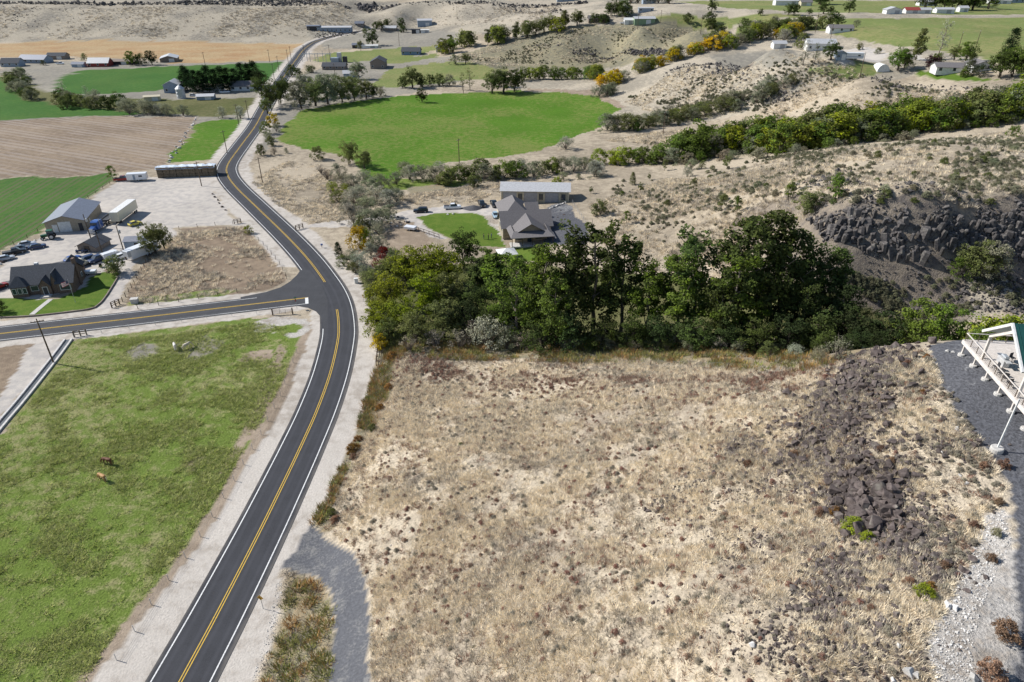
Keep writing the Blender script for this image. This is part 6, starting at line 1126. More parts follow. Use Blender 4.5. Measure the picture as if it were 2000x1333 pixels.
def vehicle(kind, u, v, hd, col, label, group=None, name=None, cat=None, pos=None):
    q = P(u, v) if pos is None else pos; nm = name or {'suv': 'parked_suv', 'sedan': 'parked_car', 'pickup': 'pickup_truck', 'van': 'parked_van', 'hatch': 'parked_car'}[kind]
    r = empty(nm, tuple(q), R(hd)); tag(r, label, cat or {'suv': 'suv', 'sedan': 'car', 'pickup': 'pickup', 'van': 'van', 'hatch': 'car'}[kind], group); m = PAINT[col]; G = M_['glass']
    if kind == 'suv':
        loft('body', [(-2.4,.80,.45,.95),(-2.3,.94,.32,1.02),(-1.0,.95,.28,1.05),(1.0,.95,.28,1.05),(1.9,.94,.32,1.0),(2.35,.86,.4,.85)], m, r); loft('cabin_glass', [(-2.3,.86,1.02,1.1),(-1.95,.84,1.02,1.66),(.35,.84,1.02,1.70),(1.15,.84,1.0,1.06)], G, r); loft('roof', [(-2.05,.72,1.64,1.72),(.4,.72,1.66,1.76)], m, r); L, wr, ht = 2.35, .37, .75
    elif kind == 'pickup':
        loft('body', [(-2.9,.90,.5,1.02),(-2.85,.95,.42,1.06),(-.6,.96,.36,1.06),(1.2,.96,.36,1.12),(2.3,.95,.4,1.08),(2.75,.86,.45,.92)], m, r); box(r, 'cargo_bed', (-1.85, 0, .8), (1.9, 1.55, .29), M_['dark']); loft('cabin_glass', [(-.75,.86,1.05,1.2),(-.6,.84,1.05,1.72),(.75,.84,1.05,1.76),(1.5,.84,1.08,1.14)], G, r); loft('roof', [(-.62,.72,1.72,1.79),(.75,.72,1.74,1.83)], m, r); L, wr, ht = 2.8, .4, .8
    elif kind == 'van':
        loft('body', [(-2.6,.9,.4,1.9),(-2.5,.97,.34,2.0),(1.3,.97,.34,2.0),(1.9,.95,.34,1.25),(2.6,.86,.42,.95)], m, r); loft('cabin_glass', [(1.0,.93,1.25,1.85),(1.35,.92,1.22,1.84),(1.95,.9,1.18,1.28)], G, r); L, wr, ht = 2.55, .35, .8
    else:
        s = .86 if kind == 'hatch' else 1.0
        loft('body', [(-2.25*s,.74,.42,.8),(-2.15*s,.86,.3,.88),(-.9*s,.88,.25,.9),(.9*s,.88,.25,.9),(1.8*s,.86,.3,.84),(2.2*s,.78,.36,.68)], m, r); loft('cabin_glass', [(-1.9*s,.76,.86,.92),(-1.2*s,.76,.86,1.36),(.15*s,.76,.86,1.42),(1.05*s,.77,.86,.92)], G, r); loft('roof', [(-1.25*s,.64,1.34,1.41),(.2*s,.64,1.36,1.46)], m, r); L, wr, ht = 2.2*s, .32, .6
    for x in (-L*.62, L*.64):
        for y in (-.82, .82): wheel(r, x, y, wr)
    for y in (-.6, .6): box(r, 'headlight', (L-.03, y, ht-.12), (.12, .3, .16), LAMP); box(r, 'tail_light', (-L+.0, y, ht-.05), (.1, .2, .2), TAIL)
    return r
vehicle('suv', 822, 415, 185, 'black', 'black suv driving up the pale drive to the house'); vehicle('pickup', 884, 408, 5, 'white', 'white pickup with canopy parked on the house drive')
vehicle('pickup', 941, 402, -78, 'black', 'black pickup nosed in beside its twin by the workshop, farther from the wall', 'pickups by the workshop'); vehicle('pickup', 965, 402, -78, 'black', 'black pickup nosed in beside the workshop wall', 'pickups by the workshop'); vehicle('sedan', 968, 424, -80, 'lightblue', 'light blue car parked against the grey-roofed house')
vehicle('pickup', 168, 408, 8, 'white', 'white flatbed pickup behind the truck shop'); vehicle('hatch', 264, 440, 55, 'yellow', 'small yellow vintage car beside the box trailer'); vehicle('sedan', 74, 485, 35, 'navy', 'dark car with a red flank in the middle of the truck yard')
vehicle('sedan', 143, 509, 60, 'blue', 'bright blue car parked behind the brick house'); vehicle('suv', 169, 512, 235, 'navy', 'dark blue suv parked between blue cars behind the brick house'); vehicle('pickup', 193, 510, 240, 'navy', 'navy pickup with chrome grille behind the brick house'); vehicle('van', 221, 504, 55, 'white', 'white van parked beside the leafy bush'); vehicle('sedan', 239, 504, 55, 'white', 'white car parked beside the camper'); vehicle('van', 152, 521, 55, 'cream', 'cream van nosed against the brick house')
vehicle('sedan', 43, 488, 30, 'grey', 'old grey car in the junk row along the crop field'); vehicle('sedan', 54, 480, 25, 'silver', 'old silver car in the junk row along the crop field'); vehicle('pickup', 30, 496, 35, 'black', 'old black pickup in the junk row along the crop field'); vehicle('sedan', 12, 508, 35, 'silver', 'pale old car at the end of the junk row')
vehicle('pickup', 240, 353, 15, 'red', 'dark red pickup beside the white travel trailer'); vehicle('suv', 691, 137, 20, 'black', 'black suv beside the low dark house'); vehicle('sedan', 1905, 126, 10, 'blue', 'blue car behind the white ranch house'); vehicle('pickup', 118, 126, 0, 'white', 'white pickup by the far blue houses'); vehicle('sedan', 378, 188, 20, 'white', 'white car parked by the grain silo'); vehicle('sedan', 700, 140, 20, 'red', 'red car beside the low dark house'); vehicle('pickup', 440, 182, 10, 'white', 'white pickup in the corral yard'); vehicle('pickup', 1218, 47, 0, 'white', 'white pickup beside the white garage on the bench')
vehicle('sedan', -2, 563, 60, 'red', 'dark red car at the corner of the brick house')
# semi tractor with flatbed
def trailer_box(nm, lb, cat, u, v, hd, L, W, z0, H, mat, axles, group=None, roofmat=None):
    q = P(u, v); r = empty(nm, tuple(q), R(hd)); tag(r, lb, cat, group); box(r, 'body', (0, 0, z0), (L, W, H), mat, 0, .06)
    if roofmat: box(r, 'roof', (0, 0, z0+H+.005), (L*.99, W*.97, .06), roofmat)
    for x in axles:
        for y in (-W/2+.2, W/2-.2): wheel(r, x, y, .42, .3)
    return r
hd = math.degrees(yaw((189,440), (236,406)))
q = P(190, 451); r = empty('semi_truck', tuple(q), R(hd+180)); tag(r, 'bright blue semi truck with chrome nose and black flatbed', 'truck')
loft('hood', [(1.0,.75,.8,1.9),(2.6,.7,.8,1.75),(3.2,.66,.75,1.6)], PAINT['blue'], r); loft('cab', [(-2.2,1.15,.8,2.9),(-.4,1.2,.75,3.1),(.8,1.15,.75,2.9),(1.1,1.1,.8,1.95)], PAINT['blue'], r); box(r, 'windshield', (1.02, 0, 2.0), (.12, 1.9, .75), M_['glass']); box(r, 'grille', (3.22, 0, .75), (.12, 1.1, .95), M_['steel']); box(r, 'bumper', (3.35, 0, .4), (.3, 2.3, .4), M_['metalw']); box(r, 'frame', (-4.2, 0, .7), (5.5, .9, .3), M_['dark'])
for y in (-1.25, 1.25): box(r, 'exhaust_stack', (-.2, y, .9), (.16, .16, 2.9), M_['steel']); box(r, 'headlight', (3.1, y*.62, 1.0), (.25, .3, .25), LAMP)
for x in (2.3, -4.6, -5.9):
    for y in (-1.0, 1.0): wheel(r, x, y, .5, .34)
box(r, 'flatbed', (-11.6, 0, 1.15), (12.5, 2.5, .28), M_['dark'])
for s in (-1.22, 1.22): box(r, 'side_rail', (-11.6, s, 1.43), (12.5, .08, .35), M_['metalg'])
for x in (-15, -16.3):
    for y in (-1.0, 1.0): wheel(r, x, y, .5, .34)
t = trailer_box('box_trailer', 'long white box trailer parked beside the flatbed', 'trailer', 246, 426, math.degrees(yaw((235,433), (259,415))), 13.0, 2.6, 1.1, 2.9, PAINT['cream'], (4.2, 5.4), None, M_['white']); box(t, 'landing_leg', (-4.5, 0, 0), (.2, 1.8, 1.2), M_['dark'])
t = trailer_box('camper', 'white fifth-wheel camper parked under the yard tree', 'camper', 281, 500, 62, 8.5, 2.5, .6, 2.7, PAINT['white'], (.4, 1.4)); box(t, 'front_cap', (-4.5, 0, 1.4), (1.2, 2.45, 1.85), PAINT['silver'], 0, .2); box(t, 'roof_vent', (1.0, 0, 3.3), (.6, .6, .2), M_['dark']); box(t, 'window', (1.6, -1.26, 1.9), (1.3, .05, .6), M_['glass']); box(t, 'awning', (0, -1.3, 2.9), (5, .14, .14), M_['bluegrey'])
t = trailer_box('travel_trailer', 'white travel trailer parked by the crop field corner', 'trailer', 270, 353, 12, 6.8, 2.4, .55, 2.3, PAINT['white'], (-.4, .5)); box(t, 'window', (1.4, -1.21, 1.6), (1.2, .05, .6), M_['glass']); box(t, 'door', (-.8, -1.21, .7), (.75, .05, 1.8), M_['bluegrey'])
t = trailer_box('travel_trailer', 'long white travel trailer on the bench gravel', 'trailer', 1667, 117, -3, 8.0, 2.5, .6, 2.5, PAINT['white'], (-.5, .6)); box(t, 'window', (1.8, -1.26, 1.7), (1.2, .05, .6), M_['glass']); box(t, 'stripe', (0, -1.27, 1.3), (8, .03, .2), PAINT['blue'])
t = trailer_box('utility_trailer', 'small white utility trailer below the grey thicket', 'trailer', 802, 450, 160, 3.6, 1.9, .55, .75, PAINT['white'], (0.,)); box(t, 'hitch', (2.4, 0, .5), (1.4, .1, .1), M_['dark'])
t = trailer_box('jet_trailer', 'white covered craft on a trailer beside the brick house', 'trailer', 176, 536, 10, 3.4, 1.5, .4, .7, PAINT['white'], (-.3,)); box(t, 'hitch', (2.2, 0, .45), (1.2, .1, .1), M_['dark'])
# green tractor
q = P(97, 467); r = empty('farm_tractor', tuple(q), R(200)); tag(r, 'green farm tractor in front of the truck shop', 'tractor'); loft('hood', [(.2,.45,.8,1.6),(2.0,.4,.8,1.45)], PAINT['green'], r); loft('cab_glass', [(-1.3,.75,1.2,2.5),(.2,.7,1.2,2.55)], M_['glass'], r); box(r, 'cab_roof', (-.55, 0, 2.55), (1.8, 1.7, .15), PAINT['green'], 0, .05)
for y in (-.95, .95): wheel(r, -.9, y, .85, .5); wheel(r, 1.6, y*.8, .5, .32)
for i, (u, v) in enumerate([(156,494),(168,493)]):
    q = P(u, v); r = empty('quad_bike', tuple(q), R(200+30*i)); tag(r, 'dark quad bike parked against the low shed', 'quad bike', 'quad bikes by the low shed'); loft('body', [(-.9,.3,.4,.8),(0,.32,.4,.75),(.9,.28,.4,.9)], PAINT['navy'], r); box(r, 'seat', (-.3, 0, .78), (.8, .35, .12), M_['black']); box(r, 'handlebar', (.5, 0, 1.0), (.06, .8, .06), M_['dark'])
    for x in (-.65, .65):
        for y in (-.42, .42): wheel(r, x, y, .28, .22)
q = P(197, 522); r = empty('trash_bin', tuple(q), .5); tag(r, 'black wheeled trash bin by the parked pickups', 'bin'); box(r, 'bin_body', (0, 0, .1), (.7, .75, 1.0), M_['black'], 0, .04); box(r, 'lid', (0, 0, 1.1), (.76, .82, .08), M_['dark'])
# ---------------------------------------------------------------- poles, signs, fences
def pole(u, v, h, label, arm=True, tr=False, group=None, rz=0., cat='utility pole'):
    q = P(u, v); r = empty('utility_pole', tuple(q), rz); tag(r, label, cat, group); lathe(r, 'shaft', [(.17,-.4),(.15,h*.5),(.11,h)], M_['wood'], 8)
    if arm:
        a = box(r, 'crossarm', (0, 0, h-.7), (2.4, .12, .14), M_['wood'])
        for x in (-1.05, -.4, .4, 1.05): lathe(a, 'insulator', [(.05,h-.56),(.07,h-.42),(.03,h-.36)], M_['steel'], 6, (x, 0, 0))
    if tr: lathe(r, 'transformer', [(.28,h-2.2),(.28,h-1.3),(.2,h-1.25)], M_['steel'], 10, (.42, 0, 0))
    return r
pole(105, 710, 10.5, 'tall dark utility pole beside the concrete ditch', True, False, None, .4); pole(182, 480, 9.5, 'utility pole in front of the truck shop', False, True); pole(247, 508, 10, 'utility pole beside the camper in the truck yard', False, True); pole(201, 497, 6, 'short wooden pole behind the parked suvs', False)
for u, v, h, lb in [(467,245,10,'utility pole along the highway below the grey shrubs'),(444,300,9.5,'utility pole beside the small bright field'),(394,364,9,'utility pole beside the tarped hay stack'),(513,358,9.5,'utility pole in the dry field inside the bend'),(897,318,9.5,'lone utility pole at the foot of the bright pasture'),(1295,263,10,'utility pole on the pale hill beside the creek row'),(1679,152,11,'leaning utility pole on the hill below the bench farm'),
                    (1902,105,11,'utility pole with lamps behind the white ranch house'),(1871,98,9,'shorter pole behind the white ranch house'),(486,232,9,'utility pole at the top of the small bright field'),(905,183,8,'thin pole at the top of the bright pasture'),(655,152,9,'pole in front of the low dark house'),(545,140,10,'pole on the highway edge by the hay field'),(536,156,10,'pole on the highway edge near the pines'),(569,118,10,'pole by the highway at the stubble corner'),(563,122,9,'pole beside the stubble field corner'),(527,122,9,'pole standing in the stubble field edge'),(595,112,9,'pole beside the substation'),(645,118,11,'tall mast inside the substation'),(780,90,12,'pole below the mesa track'),(705,100,9,'pole beside the long white shed'),(1245,58,14,'pole in front of the long green shed'),(1368,67,12,'pole at the bench rim'),(1592,64,12,'pole along the mown bench field'),(1622,76,9,'pole behind the white farmhouse'),(1290,45,9,'pole beyond the long green shed'),(893,38,12,'pole on the mesa slope'),(401,128,9,'pole at the edge of the hay field')]:
    pole(u, v, h, lb, h > 8.5, False, None, 1.0)
SIGNY = simple('sign yellow', (.62,.33,.02), .5, .4, 0, .05); SIGNR = simple('sign red', (.4,.02,.02), .5, .4, 0, .05); SIGNG = simple('sign green', (.01,.16,.08), .5, .4, 0, .05); SBACK = simple('sign back', (.33,.33,.34), .5, .4, .4, .05); ORB = simple('chevron back', (.34,.17,.05), .6, .3, 0, .1)
def plate(root, name, outline, y, th, mat):          # upright plate in local xz, front at -y
    n = len(outline); V = [(x, y, z) for x, z in outline]+[(x, y+th, z) for x, z in outline]; F = [tuple(range(n)), tuple(range(2*n-1, n-1, -1))]+[(i, i+n, (i+1) % n+n, (i+1) % n) for i in range(n)]
    return newmesh(name, V, F, mat, root)
q = P(514, 1190); r = empty('curve_sign', tuple(q), R(-12)); tag(r, 'yellow diamond curve warning sign with black arrow on the gravel shoulder', 'sign'); box(r, 'post', (0, .05, -.4), (.07, .06, 3.1), M_['steel'])
s = .62; pl = plate(r, 'sign_plate', [(0,1.95-s*.72+.2), (s*.75,2.15+.0), (0,2.15+s*.75), (-s*.75,2.15)], 0, .02, SIGNY)
plate(pl, 'arrow', [(-.05,1.86),(.04,1.86),(.04,2.1),(-.1,2.26),(-.04,2.32),(-.22,2.36),(-.2,2.17),(-.15,2.21),(-.05,2.08)], -.006, .004, M_['black'])
q = P(580, 604); r = empty('stop_sign', tuple(q), R(-97)); tag(r, 'stop sign with green street name plates at the junction', 'sign'); box(r, 'post', (0, .05, -.4), (.06, .06, 3.4), M_['steel'])
oc = [(.38*math.cos(math.pi/8+k*math.pi/4), 2.3+.38*math.sin(math.pi/8+k*math.pi/4)) for k in range(8)]; pl = plate(r, 'sign_plate', oc, 0, .02, SIGNR)
fc = bpy.data.curves.new('lettering', 'FONT'); fc.body = 'STOP'; fc.size = .27; fc.align_x = 'CENTER'; fc.align_y = 'CENTER'; fc.extrude = .002
tx = bpy.data.objects.new('lettering', fc); COL.objects.link(tx); dg = bpy.context.evaluated_depsgraph_get(); tm = bpy.data.meshes.new_from_object(tx.evaluated_get(dg)); bpy.data.objects.remove(tx)
tm.materials.clear(); tm.materials.append(M_['white']); to = bpy.data.objects.new('lettering', tm); COL.objects.link(to); to.parent = pl; to.location = (0, -.006, 2.3); to.rotation_euler = (R(90), 0, 0)
box(r, 'name_plate', (0, .03, 2.75), (.75, .02, .18), SIGNG); box(r, 'name_plate', (0, .03, 2.95), (.02, .75, .18), SIGNG)
for i, (u, v) in enumerate([(710,590),(718,645)]):
    q = P(u, v); r = empty('chevron_sign', tuple(q), R(-60)); tag(r, 'small orange-brown chevron marker on the outer highway shoulder', 'sign', 'chevron markers on the bend'); box(r, 'post', (0, .04, -.3), (.06, .06, 2.1), M_['steel']); box(r, 'panel', (0, 0, 1.2), (.6, .03, .75), ORB)
q = P(696, 553); r = empty('utility_pedestal', tuple(q)); tag(r, 'white utility pedestal box on the outer shoulder', 'utility box'); box(r, 'cabinet', (0, 0, 0), (.9, .7, 1.25), M_['white'], .3, .05); box(r, 'cap', (0, 0, 1.25), (1.0, .8, .08), M_['white'], .3)
q = P(629, 484); r = empty('mail_box', tuple(q)); tag(r, 'small blue roadside box on the highway verge', 'mailbox'); box(r, 'box', (0, 0, .7), (.6, .4, .45), PAINT['blue'], .4, .05); box(r, 'post', (0, 0, -.2), (.1, .1, .9), M_['wood'])
q = P(264, 592); r = empty('gate_pillar', tuple(q)); tag(r, 'pale concrete block at the lane entrance by the side road', 'block'); box(r, 'base', (0, 0, -.1), (1.6, 1.2, 1.2), M_['concrete'], .2, .05); box(r, 'cap', (0, 0, 1.1), (1.75, 1.35, .12), M_['concrete'], .2)
def fence(px, step, h, label, pm='wood', w_=.12, wires=3, rails=False, group=None):
    q = P(np.array([p[0] for p in px], float), np.array([p[1] for p in px], float)); L = np.concatenate([[0], np.cumsum(np.linalg.norm(np.diff(q[:, :2], axis=0), axis=1))]); n = max(2, int(L[-1]/step)+1)
    r = empty('wood_fence' if rails else 'wire_fence', tuple(q[0])); tag(r, label, 'fence', group); pts_ = []
    pmesh = None
    for t in np.linspace(0, L[-1], n):
        x = np.interp(t, L, q[:,0]); y = np.interp(t, L, q[:,1]); z = float(gz(x, y)); pts_.append((x, y, z))
        lx, ly, lz = x-q[0][0], y-q[0][1], z-q[0][2]
        if pmesh is None: o = box(r, 'fence_post', (0, 0, -.3), (w_, w_, h+.3), M_[pm], .3); pmesh = o.data
        else: o = bpy.data.objects.new('fence_post', pmesh); COL.objects.link(o); o.parent = r
        o.location = (lx, ly, lz); o.rotation_euler = (rrs.normal()*.03, rrs.normal()*.03, 0)
    for k in range(wires):
        zz = h*(.3+.62*k/max(1, wires-1)); V = []; F = []; th = .07 if rails else .012
        for i, p in enumerate(pts_):
            x, y, z = p[0]-q[0][0], p[1]-q[0][1], p[2]-q[0][2]+zz; V += [(x, y, z-th), (x, y, z+th)]
            if i: F.append((2*i-2, 2*i, 2*i+1, 2*i-1))
        o = newmesh('rail' if rails else 'wire', V, F, M_['wood'] if rails else M_['steel'], r)
        if rails: md = o.modifiers.new('thick', 'SOLIDIFY'); md.thickness = .06
fence([(228,1290),(305,1168),(385,1060),(445,962),(510,850),(550,770),(580,690)], 4.0, 1.2, 'thin wire fence along the horse pasture beside the highway', 'steel', .07, 4)
fence([(145,661),(260,642),(380,626),(480,615),(548,610)], 5.0, 1.2, 'thin wire fence along the horse pasture beside the side road', 'steel', .07, 4)
fence([(270,604),(350,590),(440,576),(520,562),(560,545)], 4.0, 1.2, 'wire fence along the side road edge of the brown paddock', 'wood', .11, 4)
fence([(558,540),(545,515),(515,480),(488,455)], 4.0, 1.2, 'wire fence along the highway edge of the brown paddock', 'wood', .11, 4)
fence([(350,449),(390,444),(430,440),(455,438)], 4.0, 1.2, 'wire fence between gravel yard and brown paddock', 'wood', .11, 4)
fence([(300,486),(280,525),(258,562),(240,590)], 2.6, 1.3, 'post fence along the lane beside the brown paddock', 'wood', .13, 3)
fence([(0,492),(60,462),(130,416),(200,370),(228,352)], 5, 1.1, 'post fence between crop field and truck yard', 'wood', .12, 2)
fence([(735,715),(738,690),(739,672)], 1.6, 1.3, 'short dark wooden fence where the thicket meets the shoulder', 'wood', .14, 3, True)
fence([(808,449),(830,456),(858,466)], 2.2, 1.2, 'wooden rail fence below the utility trailer', 'wood', .14, 2, True)
fence([(765,702),(960,706),(1200,712),(1420,722)], 12, 1.3, 'sparse dark posts along the top of the dry slope', 'wood', .12, 2)
fence([(1118,398),(1135,425),(1150,450),(1160,468)], 3, 1.3, 'wire fence beside the dark gravel court', 'steel', .08, 4)
for lb, A1, B1 in [('wooden brace panel at the yard gate beside the highway',(458,438),(471,436)),('wooden brace panel at the mouth of the house drive',(578,450),(592,446)),('stout wooden posts at the ditch corner of the side road',(146,659),(170,655)),('wooden posts at the lane mouth beside the side road',(219,602),(234,595))]:
    q0, q1 = P(*A1), P(*B1); r = empty('brace_panel', tuple(q0), math.atan2(q1[1]-q0[1], q1[0]-q0[0])); tag(r, lb, 'fence'); L = float(np.linalg.norm((q1-q0)[:2]))
    for t in (0, .5, 1): box(r, 'post', (L*t, 0, -.3), (.22, .22, 1.8), M_['wood'])
    for z in (.45, .95, 1.35): box(r, 'rail', (L/2, .13, z), (L, .07, .14), M_['wood'])
q0, q1 = P(533, 616), P(572, 614); r = empty('farm_gate', tuple(q0), math.atan2(q1[1]-q0[1], q1[0]-q0[0])); tag(r, 'tubular metal farm gate at the pasture corner by the junction', 'gate'); L = float(np.linalg.norm((q1-q0)[:2]))
for t in (0, 1): box(r, 'post', (L*t, 0, -.3), (.24, .24, 2.0), M_['wood'])
for z in (.3, .55, .8, 1.05, 1.3): box(r, 'bar', (L/2, 0, z), (L-.3, .06, .06), M_['taupe'])
for t in (.02, .35, .65, .98): box(r, 'upright', (L*t, 0, .3), (.06, .07, 1.05), M_['taupe'])
# boulders along the yard edge by the highway
for i, (u, v) in enumerate([(416,380),(419,386),(424,392),(428,398),(434,405),(441,411)]):
    q = P(u, v); o = bpy.data.objects.new('kerb_boulder', BB[i]); COL.objects.link(o); o.location = q+np.array([0, 0, .25]); o.scale = (1.3, 1.1, 1.0); tag(o, 'dark boulder in the row edging the gravel yard beside the highway', 'boulder', 'boulders edging the yard')
for i in range(30):
    t = i/29; u = 62-66*t; v = 474+46*t; q = P(u, v); s = rrs.uniform(.7, 1.3); o = bpy.data.objects.new('yard_rock', (BB+BP)[rrs.integers(18)]); COL.objects.link(o); o.location = q+np.array([rrs.normal()*.5, rrs.normal()*.5, .2]); o.scale = (s*1.3, s, s); o.rotation_euler = (0, 0, i); tag(o, 'rock in the rough row between crop field and truck yard', 'rock', 'rocks along the crop field')
for i in range(26):
    t = i/25; u = 386-60*t; v = 232+86*t; q = P(u, v); s = rrs.uniform(1.0, 1.8); o = bpy.data.objects.new('field_stone', BP[i % 9]); COL.objects.link(o); o.location = q+np.array([rrs.normal()*.6, rrs.normal()*.6, .2]); o.scale = (s*1.3, s, s*.7); o.rotation_euler = (0, 0, i*1.3); tag(o, 'pale stone in the bank between plowed soil and bright field', 'stone', 'stones along the plowed field')
# irrigation ditch of concrete
dl = P(np.array([134,112,80,40,0,-60]), np.array([664,694,735,785,832,905]))[:, :2]; DL = catmull(dl, 1.5)
CONC = simple('ditch concrete', (.52,.50,.47), .9, .1, 0, .18, 2.5); BED = simple('dark ditch bed', (.10,.105,.105), .35, .5, 0, .2, 1.5)  # bed: a flat dark strip between the two pale lips
dr = strip('ditch_bed', DL, -.55, .55, .06, BED); dr.name = 'irrigation_ditch'; tag(dr, 'narrow concrete irrigation ditch along the horse pasture', 'ditch')
def raised(name, L, d0, d1, h, mat, parent):
    A = offs(L, d0); B = offs(L, d1); V = []; F = []
    for i in range(len(L)):
        za, zb = float(gz(*A[i])), float(gz(*B[i])); V += [(*A[i], za-.1), (*A[i], za+h), (*B[i], zb+h), (*B[i], zb-.1)]
        if i:
            k = 4*i
            for j in range(3): F.append((k-4+j, k+j, k+j+1, k-4+j+1))
    return newmesh(name, V, F, mat, parent)
raised('lip', DL, -.95, -.55, .32, CONC, dr); raised('lip', DL, .55, .95, .32, CONC, dr)
# lawn kerb, walk and low wall at the brick house
W2 = catmull(P(np.array([99,80,62]), np.array([585,600,615]))[:, :2], 1.0); o = raised('front_walk', W2, -.6, .6, .05, M_['concrete'], None); tag(o, 'straight concrete walk from the brick house to the road', 'path', kind='structure')
W3 = catmull(P(np.array([0,70,170,192,208,232]), np.array([622,618,606,597,579,541]))[:, :2], 1.0); o = raised('lawn_kerb', W3, -.12, .12, .35, M_['taupe'], None); tag(o, 'low dark kerb wall edging the brick house lawn', 'kerb')
# flag
q = P(148, 592); r = empty('flag_pole', tuple(q)); tag(r, 'thin flag pole with a red and white striped flag on the brick house lawn', 'flag'); lathe(r, 'pole', [(.05,-.2),(.04,3),(.03,6.2),(.06,6.25)], M_['steel'], 8)
FL = pmat('flag red', (.42,.10,.12)); fo = None
for k in range(7): 
    V = []; F = []
    for i in range(9): x = -.05-i*.24; V += [(x, .12*math.sin(i*.9), 6.0-k*.17-.09*i), (x, .12*math.sin(i*.9), 6.0-(k+1)*.17-.09*i)]
    for i in range(8): F.append((2*i, 2*i+1, 2*i+3, 2*i+2))
    newmesh('stripe', V, F, FL if k % 2 == 0 else M_['white'], r)
V = [(-.05,.0,6.01),(-.05,.0,5.3),(-.8,.115,5.0),(-.8,.115,5.72)]; V = [(x, y-.03, z) for x, y, z in V]; newmesh('canton', V, [(0,1,2,3)], PAINT['navy'], r)
# ---------------------------------------------------------------- animals and people
def skinned(name, verts, edges, radii, mats, parent=None, root=0, sub=2):
    me = bpy.data.meshes.new(name); me.from_pydata(verts, edges, [])
    o = bpy.data.objects.new(name, me); COL.objects.link(o); o.parent = parent
    md = o.modifiers.new('skin', 'SKIN'); md.use_smooth_shade = True; sv = me.skin_vertices[0].data
    for i, rr in enumerate(radii): sv[i].radius = (rr, rr) if np.ndim(rr) == 0 else rr
    sv[root].use_root = True; ms = o.modifiers.new('sub', 'SUBSURF'); ms.levels = sub; ms.render_levels = sub
    dg = bpy.context.evaluated_depsgraph_get(); m2 = bpy.data.meshes.new_from_object(o.evaluated_get(dg)); o.modifiers.clear(); o.data = m2
    m2.materials.clear(); [m2.materials.append(m) for m in mats]; return o
def horse(u, v, hd, coat, mane, label, graze=True):
    q = P(u, v); r = empty('horse', tuple(q), R(hd)); tag(r, label, 'horse')
    V = [(0,0,1.18),(.45,0,1.22),(.75,0,1.28),(-.4,0,1.2),(-.75,0,1.22)]; E = [(0,1),(1,2),(0,3),(3,4)]; rad = [.27,.29,.22,.26,.25]
    if graze: nk = [(1.0,0,1.15),(1.25,0,.85),(1.42,0,.55),(1.55,0,.28),(1.62,0,.1)]
    else: nk = [(.98,0,1.5),(1.15,0,1.75),(1.3,0,1.85),(1.5,0,1.68),(1.68,0,1.5)]
    rr = [.17,.13,.12,.095,.07]; pr_ = 2
    for p, ra in zip(nk, rr): V.append(p); rad.append(ra); E.append((pr_, len(V)-1)); pr_ = len(V)-1
    hi_ = len(V)-3
    for s in (-1, 1): V.append((V[hi_][0]-.05, s*.09, V[hi_][2]+.16)); rad.append(.03); E.append((hi_, len(V)-1))
    for s in (-1, 1):
        off = .12*s
        for base, ch in ((1, [(.55+off,s*.18,.85),(.55+off,s*.17,.52),(.52+off,s*.17,.12),(.57+off,s*.17,.03)]), (3, [(-.62-off,s*.19,.92),(-.5-off,s*.18,.72),(-.72-off,s*.17,.48),(-.68-off,s*.17,.12),(-.63-off,s*.17,.03)])):
            pr_ = base
            for p, ra in zip(ch, ([.13,.085,.055,.06] if base == 1 else [.17,.11,.07,.055,.06])): V.append(p); rad.append(ra); E.append((pr_, len(V)-1)); pr_ = len(V)-1
    skinned('body', V, E, rad, [coat], r)
    T = [(-.95,0,1.25),(-1.08,0,1.05),(-1.1,0,.7),(-1.08,0,.4)]; skinned('tail', T, [(0,1),(1,2),(2,3)], [.05,.08,.07,.02], [mane], r, 0, 1)
    mv = [(p[0]-.06, 0, p[2]+.16 if not graze else p[2]+.14) for p in nk[:3]]; skinned('mane', [(.8,0,1.5)]+mv, [(0,1),(1,2),(2,3)], [.05,.06,.06,.04], [mane], r, 0, 1)
HB = pmat('bay coat', (.13,.055,.03), .7); HP_ = pmat('palomino coat', (.40,.23,.10), .7); HW = pmat('white coat', (.62,.58,.52), .8); HM = pmat('pale mane', (.6,.52,.4), .8); HD = pmat('dark mane', (.03,.02,.015), .8)
horse(213, 908, 165, HB, HD, 'dark brown horse grazing in the green pasture'); horse(203, 940, 150, HP_, HM, 'palomino horse grazing in the green pasture'); horse(343, 683, 120, HW, HW, 'white horse grazing near the side road, beside its darker shadow', True); horse(366, 682, 60, HM, HW, 'cream horse standing with its back to the side road')
SKIN = (.42,.25,.17)
def cloth(name, shirt, legs):
    m, t, out = nodes(name); z = N(t, 'ShaderNodeSeparateXYZ', i={0: N(t, 'ShaderNodeTexCoord').outputs['Object']}); g_ = mth(t, 'GREATER_THAN', z.outputs[2], .92); g2 = mth(t, 'GREATER_THAN', z.outputs[2], 1.47); g3 = mth(t, 'LESS_THAN', z.outputs[2], .07)
    hx = mth(t, 'MULTIPLY', mth(t, 'GREATER_THAN', mth(t, 'ABSOLUTE', z.outputs[1]), .235), mth(t, 'LESS_THAN', z.outputs[2], .88))
    c = mixc(t, g_, legs, shirt); c = mixc(t, g2, c, SKIN); c = mixc(t, hx, c, SKIN); c = mixc(t, g3, c, (.03,.025,.02)); princ(t, out, c, .8, .15); return m
